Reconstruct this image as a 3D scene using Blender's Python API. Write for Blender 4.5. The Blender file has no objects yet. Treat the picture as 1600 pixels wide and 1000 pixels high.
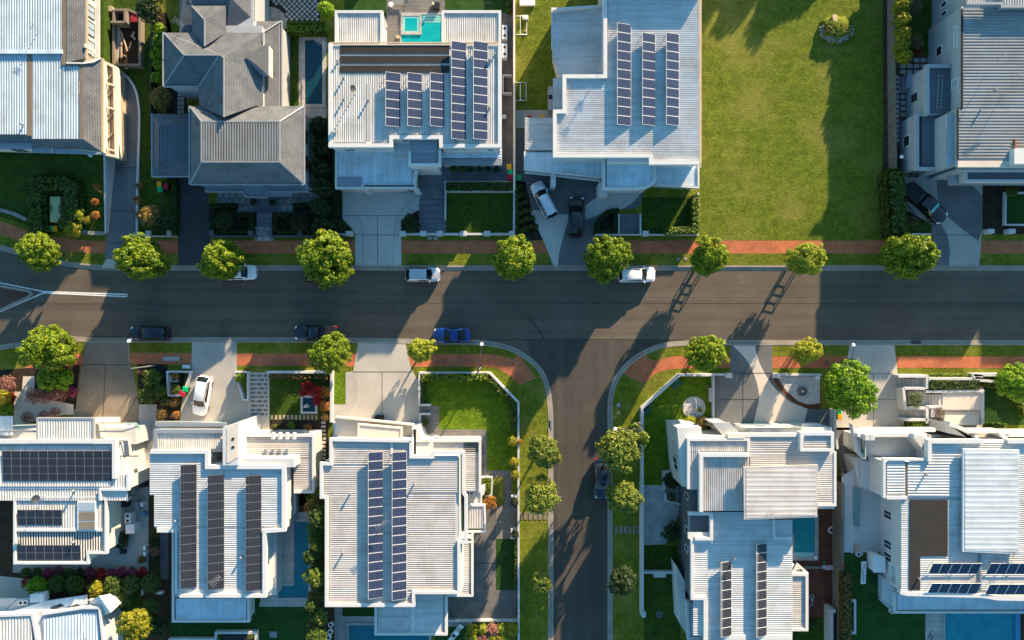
import bpy, bmesh, math, random
from mathutils import Vector, Matrix, noise
random.seed(7)
R = math.radians
CAM_H = 90.0            # camera height (m)
PXM = 12.5              # photo pixels per metre on the ground
scene = bpy.context.scene
COL = scene.collection

def P(u, v, z=0.0):
    """world point seen at photo pixel u,v when it lies at height z"""
    k = (CAM_H - z) / CAM_H / PXM
    return Vector(((u - 800) * k, (500 - v) * k, z))

# ---------------------------------------------------------------- object helpers
_LOC = {}
def wloc(o):
    t = Vector((0, 0, 0))
    while o is not None:
        t += o.location
        o = o.parent
    return t

def tag(o, label=None, cat=None, group=None, kind=None):
    if label: o['label'] = label
    if cat: o['category'] = cat
    if group: o['group'] = group
    if kind: o['kind'] = kind
    return o

def thing(name, label, cat, loc, rz=0.0, group=None):
    o = bpy.data.objects.new(name, None)
    o.empty_display_size = 0.2
    COL.objects.link(o)
    o.location = loc
    o.rotation_euler = (0, 0, rz)
    return tag(o, label, cat, group)

class MB:
    def __init__(s):
        s.v = []; s.f = []; s.m = []; s.uv = None
    def face(s, pts, mi=0):
        i = len(s.v)
        s.v.extend(tuple(p) for p in pts)
        s.f.append(tuple(range(i, i + len(pts)))); s.m.append(mi)
    def grid(s, rows, mi=0, close=False):
        """rows: list of equal-length point lists"""
        i = len(s.v); n = len(rows[0])
        for r in rows: s.v.extend(tuple(p) for p in r)
        for a in range(len(rows) - 1):
            for b in range(n if close else n - 1):
                c = (b + 1) % n
                s.f.append((i + a*n + b, i + a*n + c, i + (a+1)*n + c, i + (a+1)*n + b)); s.m.append(mi)
    def box(s, x0, y0, z0, x1, y1, z1, mi=0):
        p = [Vector((x, y, z)) for z in (z0, z1) for x, y in ((x0, y0), (x1, y0), (x1, y1), (x0, y1))]
        s.hexa(p, mi)
    def hexa(s, p, mi=0):
        for f in ((3, 2, 1, 0), (4, 5, 6, 7), (0, 1, 5, 4), (1, 2, 6, 5), (2, 3, 7, 6), (3, 0, 4, 7)):
            s.face([p[k] for k in f], mi)
    def bar(s, a, b, w, h, mi=0, up=Vector((0, 0, 1))):
        a = Vector(a); b = Vector(b); d = (b - a).normalized()
        if abs(d.dot(up)) > .98: up = Vector((1, 0, 0))
        x = d.cross(up).normalized() * (w / 2); y = x.cross(d).normalized() * (h / 2)
        s.hexa([a - x - y, a + x - y, b + x - y, b - x - y, a - x + y, a + x + y, b + x + y, b - x + y], mi)
    def tube(s, pts, r, n=6, mi=0):
        pts = [Vector(p) for p in pts]
        rs = r if isinstance(r, (list, tuple)) else [r] * len(pts)
        rows = []
        for k, p in enumerate(pts):
            d = (pts[min(k + 1, len(pts) - 1)] - pts[max(k - 1, 0)]).normalized()
            a = d.cross(Vector((0, 0, 1)))
            if a.length < .05: a = d.cross(Vector((1, 0, 0)))
            a.normalize(); b = d.cross(a)
            rows.append([p + (a * math.cos(2*math.pi*q/n) + b * math.sin(2*math.pi*q/n)) * rs[k] for q in range(n)])
        s.grid(rows, mi, True)
        s.face(rows[0], mi); s.face(list(reversed(rows[-1])), mi)
    def disc(s, c, r, z0, z1, n=20, mi=0, r2=None, sy=1.0):
        r2 = r if r2 is None else r2
        a = [Vector((c[0] + r*math.cos(2*math.pi*q/n), c[1] + sy*r*math.sin(2*math.pi*q/n), z0)) for q in range(n)]
        b = [Vector((c[0] + r2*math.cos(2*math.pi*q/n), c[1] + sy*r2*math.sin(2*math.pi*q/n), z1)) for q in range(n)]
        s.grid([a, b], mi, True); s.face(b, mi)
    def ring(s, c, ro, ri, z0, z1, n=24, mi=0):
        cs = [(math.cos(2*math.pi*q/n), math.sin(2*math.pi*q/n)) for q in range(n)]
        L = lambda r, z: [Vector((c[0] + r*a, c[1] + r*b, z)) for a, b in cs]
        s.grid([L(ro, z0), L(ro, z1), L(ri, z1), L(ri, z0)], mi, True)
    def prism(s, W, z0, mi=0, top=True, mt=None):
        """W: world polygon (each point with its own top z); walls straight down to z0"""
        n = len(W)
        A = sum(W[i].x*W[(i+1) % n].y - W[(i+1) % n].x*W[i].y for i in range(n))
        if A < 0: W = list(reversed(W))
        for i in range(n):
            a, b = W[i], W[(i+1) % n]
            s.face([(a.x, a.y, z0), (b.x, b.y, z0), b, a], mi)
        if top: s.face(W, mi if mt is None else mt)
    def ribbon(s, W, w, z0, closed=False, mi=0, off=0.0):
        """W: world polyline (z = top); mitred strip of width w, walls down to z0"""
        n = len(W); L = []; Rr = []
        for i in range(n):
            p = W[i]
            a = W[i-1] if (i > 0 or closed) else None
            b = W[(i+1) % n] if (i < n-1 or closed) else None
            ds = []
            if a is not None: ds.append((p - a).to_2d().normalized())
            if b is not None: ds.append((b - p).to_2d().normalized())
            ns = [Vector((-d.y, d.x)) for d in ds]
            m = sum(ns, Vector((0, 0))).normalized()
            k = 1.0 / max(.35, m.dot(ns[0]))
            L.append(Vector((p.x + m.x*k*(w/2+off), p.y + m.y*k*(w/2+off), p.z)))
            Rr.append(Vector((p.x - m.x*k*(w/2-off), p.y - m.y*k*(w/2-off), p.z)))
        D = lambda q: Vector((q.x, q.y, z0))
        m = n if closed else n - 1
        for i in range(m):
            j = (i + 1) % n
            s.face([Rr[i], Rr[j], L[j], L[i]], mi)
            s.face([L[i], L[j], D(L[j]), D(L[i])], mi)
            s.face([Rr[j], Rr[i], D(Rr[i]), D(Rr[j])], mi)
        if not closed:
            s.face([L[0], D(L[0]), D(Rr[0]), Rr[0]], mi)
            s.face([Rr[-1], D(Rr[-1]), D(L[-1]), L[-1]], mi)
    def build(s, name, mats, parent=None, smooth=False, weld=True, origin=None, local=False):
        if not isinstance(mats, (list, tuple)): mats = [mats]
        me = bpy.data.meshes.new(name)
        o = bpy.data.objects.new(name, me)
        COL.objects.link(o)
        if parent is not None:
            o.parent = parent
            off = Vector((0, 0, 0)) if local else wloc(parent)
        else:
            off = Vector(origin) if origin is not None else (Vector((0, 0, 0)) if local else s.base())
            o.location = off
        me.from_pydata([(p[0]-off.x, p[1]-off.y, p[2]-off.z) for p in s.v], [], s.f)
        for m in mats: me.materials.append(M[m] if isinstance(m, str) else m)
        if len(mats) > 1: me.polygons.foreach_set('material_index', s.m)
        if s.uv:
            l = me.uv_layers.new(name='UVMap')
            for poly, q in zip(me.polygons, s.uv):
                for li, c in zip(poly.loop_indices, q or [(0, 0)]*8): l.data[li].uv = c
        if weld:
            bm = bmesh.new(); bm.from_mesh(me)
            bmesh.ops.remove_doubles(bm, verts=bm.verts, dist=.0008)
            bm.to_mesh(me); bm.free()
        if smooth: me.polygons.foreach_set('use_smooth', [True] * len(me.polygons))
        me.update()
        return o
    def base(s):
        n = len(s.v)
        return Vector((sum(p[0] for p in s.v)/n, sum(p[1] for p in s.v)/n, min(p[2] for p in s.v)))

def copy_thing(root, loc, rz=None, scale=None, label=None, group=None):
    r = root.copy(); COL.objects.link(r)
    r.location = loc
    if rz is not None: r.rotation_euler = (0, 0, rz)
    if scale is not None: r.scale = scale if isinstance(scale, (tuple, list, Vector)) else (scale,)*3
    if label: r['label'] = label
    if group: r['group'] = group
    for ch in list(root.children):
        c = ch.copy(); COL.objects.link(c); c.parent = r
        for g in list(ch.children):
            d = g.copy(); COL.objects.link(d); d.parent = c
    return r

# ---------------------------------------------------------------- materials
M = {}
class NT:
    def __init__(s, name):
        s.m = bpy.data.materials.new(name); s.m.use_nodes = True
        s.t = s.m.node_tree; s.b = s.t.nodes['Principled BSDF']; s.out = s.t.nodes['Material Output']
        M[name] = s.m
    def n(s, ty, **kw):
        o = s.t.nodes.new(ty)
        for k, v in kw.items():
            if k in o.inputs: o.inputs[k].default_value = v
            else: setattr(o, k, v)
        return o
    def l(s, a, b): s.t.links.new(a, b)
    def pos(s):
        return s.n('ShaderNodeNewGeometry').outputs['Position']
    def mapped(s, scale=(1, 1, 1), rot=(0, 0, 0), loc=(0, 0, 0)):
        g = s.n('ShaderNodeMapping'); g.inputs['Scale'].default_value = scale
        g.inputs['Rotation'].default_value = rot; g.inputs['Location'].default_value = loc
        s.l(s.pos(), g.inputs['Vector']); return g.outputs[0]
    def noise(s, vec, scale, detail=4, rough=.55):
        o = s.n('ShaderNodeTexNoise'); o.inputs['Scale'].default_value = scale
        o.inputs['Detail'].default_value = detail; o.inputs['Roughness'].default_value = rough
        s.l(vec, o.inputs['Vector']); return o.outputs['Fac']
    def ramp(s, fac, stops):
        o = s.n('ShaderNodeValToRGB'); e = o.color_ramp.elements
        while len(e) < len(stops): e.new(.5)
        for el, (p, c) in zip(e, stops):
            el.position = p; el.color = tuple(c) + (1,) if len(c) == 3 else c
        s.l(fac, o.inputs[0]); return o.outputs[0]
    def mix(s, a, b, fac, mode='MIX'):
        o = s.n('ShaderNodeMix', data_type='RGBA', blend_type=mode)
        for sock, val in ((o.inputs[0], fac), (o.inputs[6], a), (o.inputs[7], b)):
            if hasattr(val, 'node'): s.l(val, sock)
            else: sock.default_value = val if not isinstance(val, tuple) else (tuple(val)+(1,))[:4]
        return o.outputs[2]
    def bump(s, h, dist, strength=1.0):
        o = s.n('ShaderNodeBump'); o.inputs['Distance'].default_value = dist; o.inputs['Strength'].default_value = strength
        s.l(h, o.inputs['Height']); s.l(o.outputs[0], s.b.inputs['Normal'])
    def col(s, c):
        if hasattr(c, 'node'): s.l(c, s.b.inputs['Base Color'])
        else: s.b.inputs['Base Color'].default_value = tuple(c) + (1,)
    def set(s, **kw):
        for k, v in kw.items(): s.b.inputs[k.replace('_', ' ')].default_value = v

def sc(c, k): return tuple(min(1, x*k) for x in c)

def paint(name, c, rough=.6, var=.12, scale=.6, spec=.3, metal=0.0, fine=0.0):
    t = NT(name); p = t.pos()
    f = t.noise(p, scale, 5)
    cc = t.ramp(f, [(.3, sc(c, 1-var)), (.7, sc(c, 1+var*.5))])
    if fine:
        g = t.noise(p, 14, 2)
        cc = t.mix(cc, t.ramp(g, [(.3, (1-fine,)*3), (.7, (1, 1, 1))]), 1.0, 'MULTIPLY')
    t.col(cc); t.set(Roughness=rough, Metallic=metal); t.b.inputs['Specular IOR Level'].default_value = spec
    return t

def sheetmetal(name, c, streak='y', rough=.42):
    """painted corrugated steel: faint run-off streaks and lap joints"""
    t = NT(name)
    sx = (2.6, .12, 1) if streak == 'y' else (.12, 2.6, 1)
    f = t.noise(t.mapped(sx), 1.2, 4)
    g = t.noise(t.pos(), .5, 5)
    a = t.ramp(f, [(.28, sc(c, .78)), (.62, c)])
    b = t.mix(a, t.ramp(g, [(.25, (.78, .76, .72)), (.58, (1, 1, 1))]), 1.0, 'MULTIPLY')
    t.col(b); t.set(Roughness=rough); t.b.inputs['Specular IOR Level'].default_value = .35
    return t

def grassmat(name, dark, mid, light, dry=None, bump=.05, patch=.12):
    t = NT(name); p = t.pos()
    fine = t.noise(t.mapped((1, 1.5, 1), (0, 0, .5)), 4.2, 8, .78)
    mid_n = t.noise(p, .9, 6, .65)
    big = t.noise(p, patch, 5, .65)
    mow = t.noise(t.mapped((.05, 1.3, 1), (0, 0, .06)), 1.0, 3)
    a = t.ramp(fine, [(.34, dark), (.5, mid), (.64, light)])
    b = t.mix(a, t.ramp(mid_n, [(.3, (.55, .62, .5)), (.7, (1.18, 1.12, 1))]), .85, 'MULTIPLY')
    b = t.mix(b, t.ramp(mow, [(.35, (.86, .88, .85)), (.65, (1.1, 1.08, 1.05))]), .7, 'MULTIPLY')
    if dry:
        b = t.mix(b, t.mix(a, dry, .65), t.ramp(big, [(.48, (0, 0, 0)), (.68, (.7, .7, .7))]))
    t.col(b); t.set(Roughness=.9); t.b.inputs['Specular IOR Level'].default_value = .1
    t.bump(fine, bump*1.5)
    return t

def brickmat(name, c1, c2, mortar, sx, sy, rot=0.0, msize=.04, rough=.85, bump=.01, use='pos'):
    t = NT(name)
    br = t.n('ShaderNodeTexBrick'); br.inputs['Color1'].default_value = c1+(1,); br.inputs['Color2'].default_value = c2+(1,)
    br.inputs['Mortar'].default_value = mortar+(1,); br.inputs['Scale'].default_value = 1
    br.inputs['Mortar Size'].default_value = msize; br.inputs['Brick Width'].default_value = sx; br.inputs['Row Height'].default_value = sy
    t.l(t.mapped((1, 1, 1), (0, 0, rot)), br.inputs['Vector'])
    g = t.noise(t.pos(), .7, 5)
    cc = t.mix(br.outputs['Color'], t.ramp(g, [(.3, (.66, .66, .68)), (.65, (1.06, 1.03, 1))]), .9, 'MULTIPLY')
    t.col(cc); t.set(Roughness=rough); t.b.inputs['Specular IOR Level'].default_value = .2
    t.bump(br.outputs['Fac'], -bump)
    return t

def leafmat(name, stops, trans=.3):
    t = NT(name)
    g = t.n('ShaderNodeNewGeometry')
    cc = t.ramp(g.outputs['Random Per Island'], stops)
    oi = t.n('ShaderNodeObjectInfo')
    cc = t.mix(cc, t.ramp(oi.outputs['Random'], [(0, (.82, .86, .8)), (1, (1.12, 1.08, 1.0))]), 1.0, 'MULTIPLY')
    t.col(cc); t.set(Roughness=.5); t.b.inputs['Specular IOR Level'].default_value = .25
    tr = t.n('ShaderNodeBsdfTranslucent'); t.l(cc, tr.inputs['Color'])
    ms = t.n('ShaderNodeMixShader'); ms.inputs[0].default_value = trans
    t.l(t.b.outputs[0], ms.inputs[1]); t.l(tr.outputs[0], ms.inputs[2]); t.l(ms.outputs[0], t.out.inputs['Surface'])
    return t

def glassy(name, c, rough=.05, spec=.6):
    t = NT(name); t.col(c); t.set(Roughness=rough); t.b.inputs['Specular IOR Level'].default_value = spec
    return t

def watermat(name, c, c2):
    t = NT(name); p = t.pos()
    f = t.noise(p, .9, 3)
    t.col(t.ramp(f, [(.3, c), (.7, c2)])); t.set(Roughness=.06); t.b.inputs['Specular IOR Level'].default_value = .5
    t.bump(t.noise(p, 3.0, 3), .02, .6)
    return t

def solarmat(name, cell, line, nx, ny, lw=.07, rough=.25):
    t = NT(name)
    uv = t.n('ShaderNodeUVMap')
    sp = t.n('ShaderNodeSeparateXYZ'); t.l(uv.outputs[0], sp.inputs[0])
    ms = []
    for k, cnt in ((0, nx), (1, ny)):
        a = t.n('ShaderNodeMath', operation='MULTIPLY'); t.l(sp.outputs[k], a.inputs[0]); a.inputs[1].default_value = cnt
        b = t.n('ShaderNodeMath', operation='FRACT'); t.l(a.outputs[0], b.inputs[0])
        c = t.n('ShaderNodeMath', operation='PINGPONG'); t.l(b.outputs[0], c.inputs[0]); c.inputs[1].default_value = .5
        d = t.n('ShaderNodeMath', operation='LESS_THAN'); t.l(c.outputs[0], d.inputs[0]); d.inputs[1].default_value = lw
        ms.append(d.outputs[0])
    mx = t.n('ShaderNodeMath', operation='MAXIMUM'); t.l(ms[0], mx.inputs[0]); t.l(ms[1], mx.inputs[1])
    g = t.noise(t.pos(), .9, 3)
    base = t.mix(cell, sc(cell, 1.5), g)
    t.col(t.mix(base, line, mx.outputs[0])); t.set(Roughness=rough); t.b.inputs['Specular IOR Level'].default_value = .5
    return t

WHITE = (.52, .52, .515)
paint('render_white', WHITE, .65, .08, .5)
paint('render_cream', (.66, .60, .50), .7, .1, .5)
paint('render_grey', (.36, .38, .40), .7, .1, .5)
paint('render_dark', (.10, .105, .115), .7, .1, .5)
paint('capping_white', (.59, .585, .575), .5, .05, .8)
paint('capping_grey', (.28, .29, .31), .5, .05, .8)
paint('metal_slate', (.22, .25, .30), .5, .06, .5)
paint('gutter_brown', (.20, .15, .11), .5, .1, .8)
paint('gutter_tan', (.50, .38, .25), .5, .1, .8)
sheetmetal('steel_white_v', (.62, .61, .59), 'y')
sheetmetal('steel_slate_v', (.47, .555, .62), 'y')
sheetmetal('steel_white_h', (.61, .62, .625), 'x')
sheetmetal('steel_cream_h', (.57, .535, .51), 'x')
sheetmetal('steel_cream_v', (.56, .535, .515), 'y')
sheetmetal('steel_blue_v', (.62, .72, .80), 'y')
sheetmetal('steel_pale_h', (.56, .62, .66), 'x')
sheetmetal('steel_grey_h', (.285, .295, .30), 'x')
sheetmetal('steel_grey_v', (.20, .205, .21), 'y')
paint('seam', (.035, .032, .03), .8, .2, 2)
paint('asphalt_patch', (.15, .125, .098), .85, .15, 1, .2, 0, .2)
paint('mat_black', (.032, .03, .029), .7, .12, 1)
paint('tyre', (.062, .055, .048), .85, .2, 2)
paint('mat_brown', (.031, .028, .026), .8, .12, 1)
sheetmetal('steel_dark_h', (.12, .14, .17), 'x')
sheetmetal('steel_dark_v', (.12, .14, .17), 'y')
brickmat('tile_grey', (.142, .155, .172), (.126, .138, .154), (.10, .11, .125), .34, .24, 0, .025, .75, .018)
brickmat('tile_grey_turned', (.142, .155, .172), (.126, .138, .154), (.10, .11, .125), .34, .24, math.pi/2, .025, .75, .018)
brickmat('shingle_turned', (.165, .17, .185), (.14, .146, .16), (.10, .105, .115), .5, .22, math.pi/2, .03, .8, .02)
brickmat('shingle', (.165, .17, .185), (.14, .146, .16), (.10, .105, .115), .5, .22, 0, .03, .8, .02)
paint('frame_white', (.75, .75, .74), .5, .04)
paint('frame_dark', (.05, .05, .055), .5, .04)
glassy('glass_dark', (.02, .025, .03))
glassy('glass_green', (.14, .24, .22), .05, .6)
glassy('glass_pale', (.30, .38, .44), .08, .6)
paint('timber_deck', (.14, .055, .035), .7, .3, 1.2)
paint('timber_fence', (.20, .185, .16), .85, .2, 1.5)
paint('timber_pale', (.42, .32, .22), .8, .2, 1.2)
paint('concrete', (.40, .385, .355), .85, .16, .35, .2, 0, .1)
paint('concrete_light', (.46, .435, .39), .85, .14, .35, .2, 0, .1)
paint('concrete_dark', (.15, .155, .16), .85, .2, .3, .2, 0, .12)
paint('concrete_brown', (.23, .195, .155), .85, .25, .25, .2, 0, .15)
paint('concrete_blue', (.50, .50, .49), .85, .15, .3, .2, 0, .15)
paint('concrete_cream', (.60, .53, .46), .8, .1, .4, .2, 0, .06)
paint('drive_dark', (.060, .062, .07), .85, .2, .3, .2, 0, .15)
paint('soil', (.09, .055, .035), .95, .3, 1.0, .1, 0, .3)
paint('soil_orange', (.42, .25, .13), .95, .25, 1.0, .1, 0, .3)
paint('mulch', (.055, .04, .03), .95, .4, 1.5, .1, 0, .5)
paint('bark_red', (.16, .075, .045), .95, .4, 2.5, .1, 0, .5)
paint('pebble_white', (.66, .65, .63), .9, .35, 4.0, .2, 0, .55)
paint('stone_wall', (.38, .36, .33), .9, .4, 1.5, .2, 0, .4)
paint('kerb_concrete', (.33, .295, .25), .85, .22, .6, .2, 0, .15)
paint('line_white', (.72, .72, .70), .7, .12, 2.0)
paint('plastic_black', (.015, .015, .017), .5, .1)
paint('rubber', (.02, .02, .02), .8, .1)
paint('plastic_white', (.72, .72, .72), .45, .06)
paint('plastic_grey', (.22, .23, .24), .5, .1)
paint('bin_body', (.02, .045, .03), .55, .1)
paint('lid_green', (.0, .38, .13), .45, .08)
paint('lid_yellow', (.72, .36, .01), .45, .08)
paint('lid_red', (.42, .01, .03), .45, .08)
paint('metal_grey', (.35, .36, .37), .35, .08, 1, .5, .6)
paint('metal_dark', (.06, .06, .065), .4, .08, 1, .5, .3)
paint('bark', (.10, .075, .05), .9, .25, 4)
paint('box_green', (.34, .38, .20), .6, .06)
paint('shade_sail_green', (.02, .10, .06), .7, .1)
paint('red_paint', (.30, .02, .03), .5, .1)
paint('pink_plastic', (.55, .42, .48), .5, .05)
paint('blue_plastic', (.05, .22, .42), .4, .05)
paint('cyan_film', (.10, .42, .55), .4, .05)
paint('rust', (.22, .10, .06), .8, .2)
paint('lamp_head', (.85, .85, .85), .4, .02)
brickmat('brick_path', (.58, .19, .085), (.47, .14, .065), (.30, .12, .07), .23, .115, 0, .012, .9, .006)
brickmat('brick_pave', (.13, .075, .055), (.11, .065, .05), (.08, .05, .04), .23, .115, 0, .012, .9, .006)
brickmat('tile_patio', (.19, .18, .175), (.17, .165, .16), (.11, .105, .10), .9, .45, 0, .02, .7, .004)
brickmat('tile_slate', (.16, .175, .20), (.15, .165, .185), (.10, .11, .12), .6, .6, 0, .02, .7, .004)
brickmat('tile_pale', (.45, .44, .42), (.40, .39, .375), (.30, .29, .28), .6, .6, 0, .02, .7, .004)
brickmat('deck_grey', (.20, .185, .17), (.165, .155, .145), (.09, .085, .08), 3.0, .14, 0, .012, .75, .006)
brickmat('deck_red', (.17, .062, .036), (.13, .048, .03), (.05, .02, .015), 3.0, .14, math.pi/2, .012, .7, .006)
brickmat('paver_grid', (.30, .31, .30), (.26, .27, .27), (.16, .17, .17), .8, .8, 0, .09, .8, .006)
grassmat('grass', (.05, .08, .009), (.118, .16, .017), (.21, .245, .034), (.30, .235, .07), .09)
grassmat('grass_shaded', (.018, .042, .007), (.042, .08, .012), (.085, .13, .02), None, .07)  # lawn grass for shaded yards, shade painted into a darker colour
grassmat('grass_verge', (.055, .08, .010), (.13, .16, .016), (.22, .24, .03), (.30, .23, .06), .06, .3)
grassmat('grass_sunlit', (.045, .09, .008), (.10, .175, .011), (.19, .27, .02), None, .08)  # same lawn grass for sunny yards, sunlight painted into a brighter colour
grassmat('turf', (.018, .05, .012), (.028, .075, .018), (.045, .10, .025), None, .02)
watermat('water_turquoise', (.0, .28, .31), (.01, .36, .38))
watermat('water_pale', (.22, .50, .46), (.28, .56, .52))
watermat('water_dark', (.004, .035, .06), (.008, .05, .08))
watermat('water_blue', (.0, .12, .18), (.006, .16, .22))
watermat('water_teal', (.0, .19, .22), (.006, .25, .28))
watermat('water_sky', (.0, .19, .26), (.01, .25, .33))
leafmat('leaf_street', [(0, (.04, .10, .006)), (.5, (.12, .205, .010)), (.84, (.23, .295, .012)), (1, (.46, .43, .02))], .3)
leafmat('leaf_lime', [(0, (.10, .16, .010)), (.5, (.26, .31, .02)), (1, (.44, .44, .05))], .3)
leafmat('leaf_side', [(0, (.04, .08, .010)), (.5, (.11, .165, .018)), (.85, (.21, .25, .035)), (1, (.36, .31, .08))], .28)
leafmat('leaf_bright', [(0, (.05, .13, .005)), (.5, (.15, .29, .010)), (1, (.30, .45, .02))], .3)
leafmat('leaf_hedge', [(0, (.03, .06, .010)), (.5, (.06, .10, .014)), (1, (.12, .16, .022))], .2)
leafmat('leaf_lime_hedge', [(0, (.08, .14, .01)), (.5, (.14, .22, .012)), (1, (.22, .30, .02))], .2)
leafmat('leaf_dark', [(0, (.012, .026, .010)), (.5, (.025, .045, .014)), (1, (.05, .08, .02))], .2)
leafmat('leaf_yellow', [(0, (.12, .14, .01)), (.5, (.26, .25, .015)), (1, (.45, .38, .02))], .25)
leafmat('leaf_orange', [(0, (.22, .07, .02)), (.5, (.40, .15, .03)), (1, (.50, .26, .05))], .25)
leafmat('leaf_red', [(0, (.16, .004, .008)), (.5, (.36, .01, .015)), (1, (.48, .03, .02))], .2)
leafmat('leaf_magenta', [(0, (.14, .01, .04)), (.5, (.30, .02, .08)), (1, (.40, .12, .20))], .2)
leafmat('leaf_pink', [(0, (.20, .07, .07)), (.5, (.34, .14, .12)), (1, (.46, .25, .19))], .25)
leafmat('leaf_bronze', [(0, (.08, .07, .02)), (.5, (.20, .14, .035)), (1, (.34, .20, .05))], .25)
leafmat('twig_brown', [(0, (.09, .06, .04)), (.5, (.15, .09, .06)), (1, (.22, .13, .09))], .1)
paint('leaf_core', (.012, .022, .006), .95, .3, 3)
paint('leaf_core_warm', (.04, .02, .012), .95, .3, 3)
solarmat('cell_blue', (.015, .024, .056), (.075, .09, .14), 6, 10, .05)
solarmat('cell_black', (.010, .011, .016), (.09, .09, .10), 6, 10, .05)
solarmat('cell_stripe', (.012, .012, .016), (.12, .12, .12), .5, 6, .09)
solarmat('cell_navy', (.006, .014, .045), (.012, .03, .07), 6, 10, .03, .12)
solarmat('cell_mono', (.012, .014, .022), (.05, .055, .065), 6, 12, .05)

# asphalt: patches, wheel tracks and speckle
def asphalt(name, base, along):
    t = NT(name); p = t.pos()
    g1 = t.noise(p, .22, 5, .6); g2 = t.noise(p, 22, 2)
    st = t.noise(t.mapped((.02, .9, 1) if along == 'x' else (.9, .02, 1)), 1.0, 4, .6)
    a = t.ramp(g1, [(.3, sc(base, .82)), (.7, sc(base, 1.12))])
    a = t.mix(a, t.ramp(st, [(.35, (.78, .79, .80)), (.62, (1.12, 1.1, 1.08))]), .8, 'MULTIPLY')
    a = t.mix(a, t.ramp(g2, [(.3, (.8, .8, .8)), (.7, (1.15, 1.15, 1.15))]), .6, 'MULTIPLY')
    g3 = t.noise(p, .6, 6, .7)
    a = t.mix(a, t.ramp(g3, [(.30, (.62, .62, .63)), (.42, (1, 1, 1)), (.66, (1, 1, 1)), (.74, (1.18, 1.16, 1.12))]), .8, 'MULTIPLY')
    t.col(a); t.set(Roughness=.85); t.b.inputs['Specular IOR Level'].default_value = .25
    t.bump(g2, .006)
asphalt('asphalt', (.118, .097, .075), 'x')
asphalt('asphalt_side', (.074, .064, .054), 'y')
asphalt('asphalt_drive', (.15, .155, .165), 'y')

# slatted fence boards
def boards(name, c, pitch=.16):
    t = NT(name)
    w = t.n('ShaderNodeTexWave', wave_type='BANDS', bands_direction='Y'); w.inputs['Scale'].default_value = .314/pitch
    t.l(t.pos(), w.inputs['Vector'])
    f = t.noise(t.mapped((1, 6, 1)), .8, 3)
    a = t.ramp(f, [(.3, sc(c, .75)), (.7, sc(c, 1.2))])
    t.col(t.mix(a, t.ramp(w.outputs['Fac'], [(.08, (.35, .35, .35)), (.2, (1, 1, 1))]), .9, 'MULTIPLY')); t.set(Roughness=.9)
boards('fence_boards', (.19, .175, .15))

def carpaint(name, c, metal=.35):
    t = NT(name); t.col(c); t.set(Roughness=.28, Metallic=metal, Coat_Weight=.8, Coat_Roughness=.04)
carpaint('car_white', (.78, .78, .78), 0)
carpaint('car_silver', (.50, .52, .55), .5)
carpaint('car_navy', (.006, .012, .03), .3)
carpaint('car_black', (.006, .006, .008), .2)
carpaint('car_blue', (.006, .04, .22), .45)
carpaint('car_pale', (.66, .70, .74), .3)
glassy('car_glass', (.008, .012, .014), .04, .35)
glassy('tail_red', (.45, .01, .01), .2)
glassy('head_clear', (.75, .75, .75), .15)
LOT = 0.12
def sheet(name, pts, mat, lvl=1, label=None, kind='structure', z=None):
    b = MB(); zz = LOT + .004*lvl if z is None else z
    W = [P(u, v, zz) for u, v in pts]
    A = sum(W[i].x*W[(i+1) % len(W)].y - W[(i+1) % len(W)].x*W[i].y for i in range(len(W)))
    b.face(W if A > 0 else W[::-1])
    o = b.build(name, mat, origin=(0, 0, 0), weld=False)
    return tag(o, label, None, None, kind)
def box4(u0, v0, u1, v1): return [(u0, v0), (u1, v0), (u1, v1), (u0, v1)]
def curve(pts, n=5):
    """Catmull-Rom through the photo points"""
    out = []
    for i in range(len(pts) - 1):
        p0 = Vector(pts[max(i-1, 0)]); p1 = Vector(pts[i]); p2 = Vector(pts[i+1]); p3 = Vector(pts[min(i+2, len(pts)-1)])
        for k in range(n):
            t = k / n
            q = .5*((2*p1) + (p2-p0)*t + (2*p0-5*p1+4*p2-p3)*t*t + (3*p1-p0-3*p2+p3)*t**3)
            out.append((q[0], q[1]))
    out.append(tuple(pts[-1]))
    return out
def slab(name, pts, mat, z0, z1, label=None, kind='structure', parent=None):
    b = MB(); b.prism([P(u, v, z1) for u, v in pts], z0)
    o = b.build(name, mat, parent)
    if parent is None: tag(o, label, None, None, kind)
    return o

# far ground and the road base
b = MB(); b.face([(-700, -700, -.14), (700, -700, -.14), (700, 700, -.14), (-700, 700, -.14)])
tag(b.build('ground', 'grass', origin=(0, 0, 0)), 'green ground stretching beyond the houses', None, None, 'structure')
sheet('road', [(-2600, 120), (4200, 120), (4200, 572), (-2600, 1100)], 'asphalt', z=0.0, label='wide dark asphalt street between the two rows of houses')
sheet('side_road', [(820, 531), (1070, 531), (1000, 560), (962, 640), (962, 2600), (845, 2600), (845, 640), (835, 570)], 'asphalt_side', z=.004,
      label='dark side street meeting the wide street at the junction')

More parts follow.
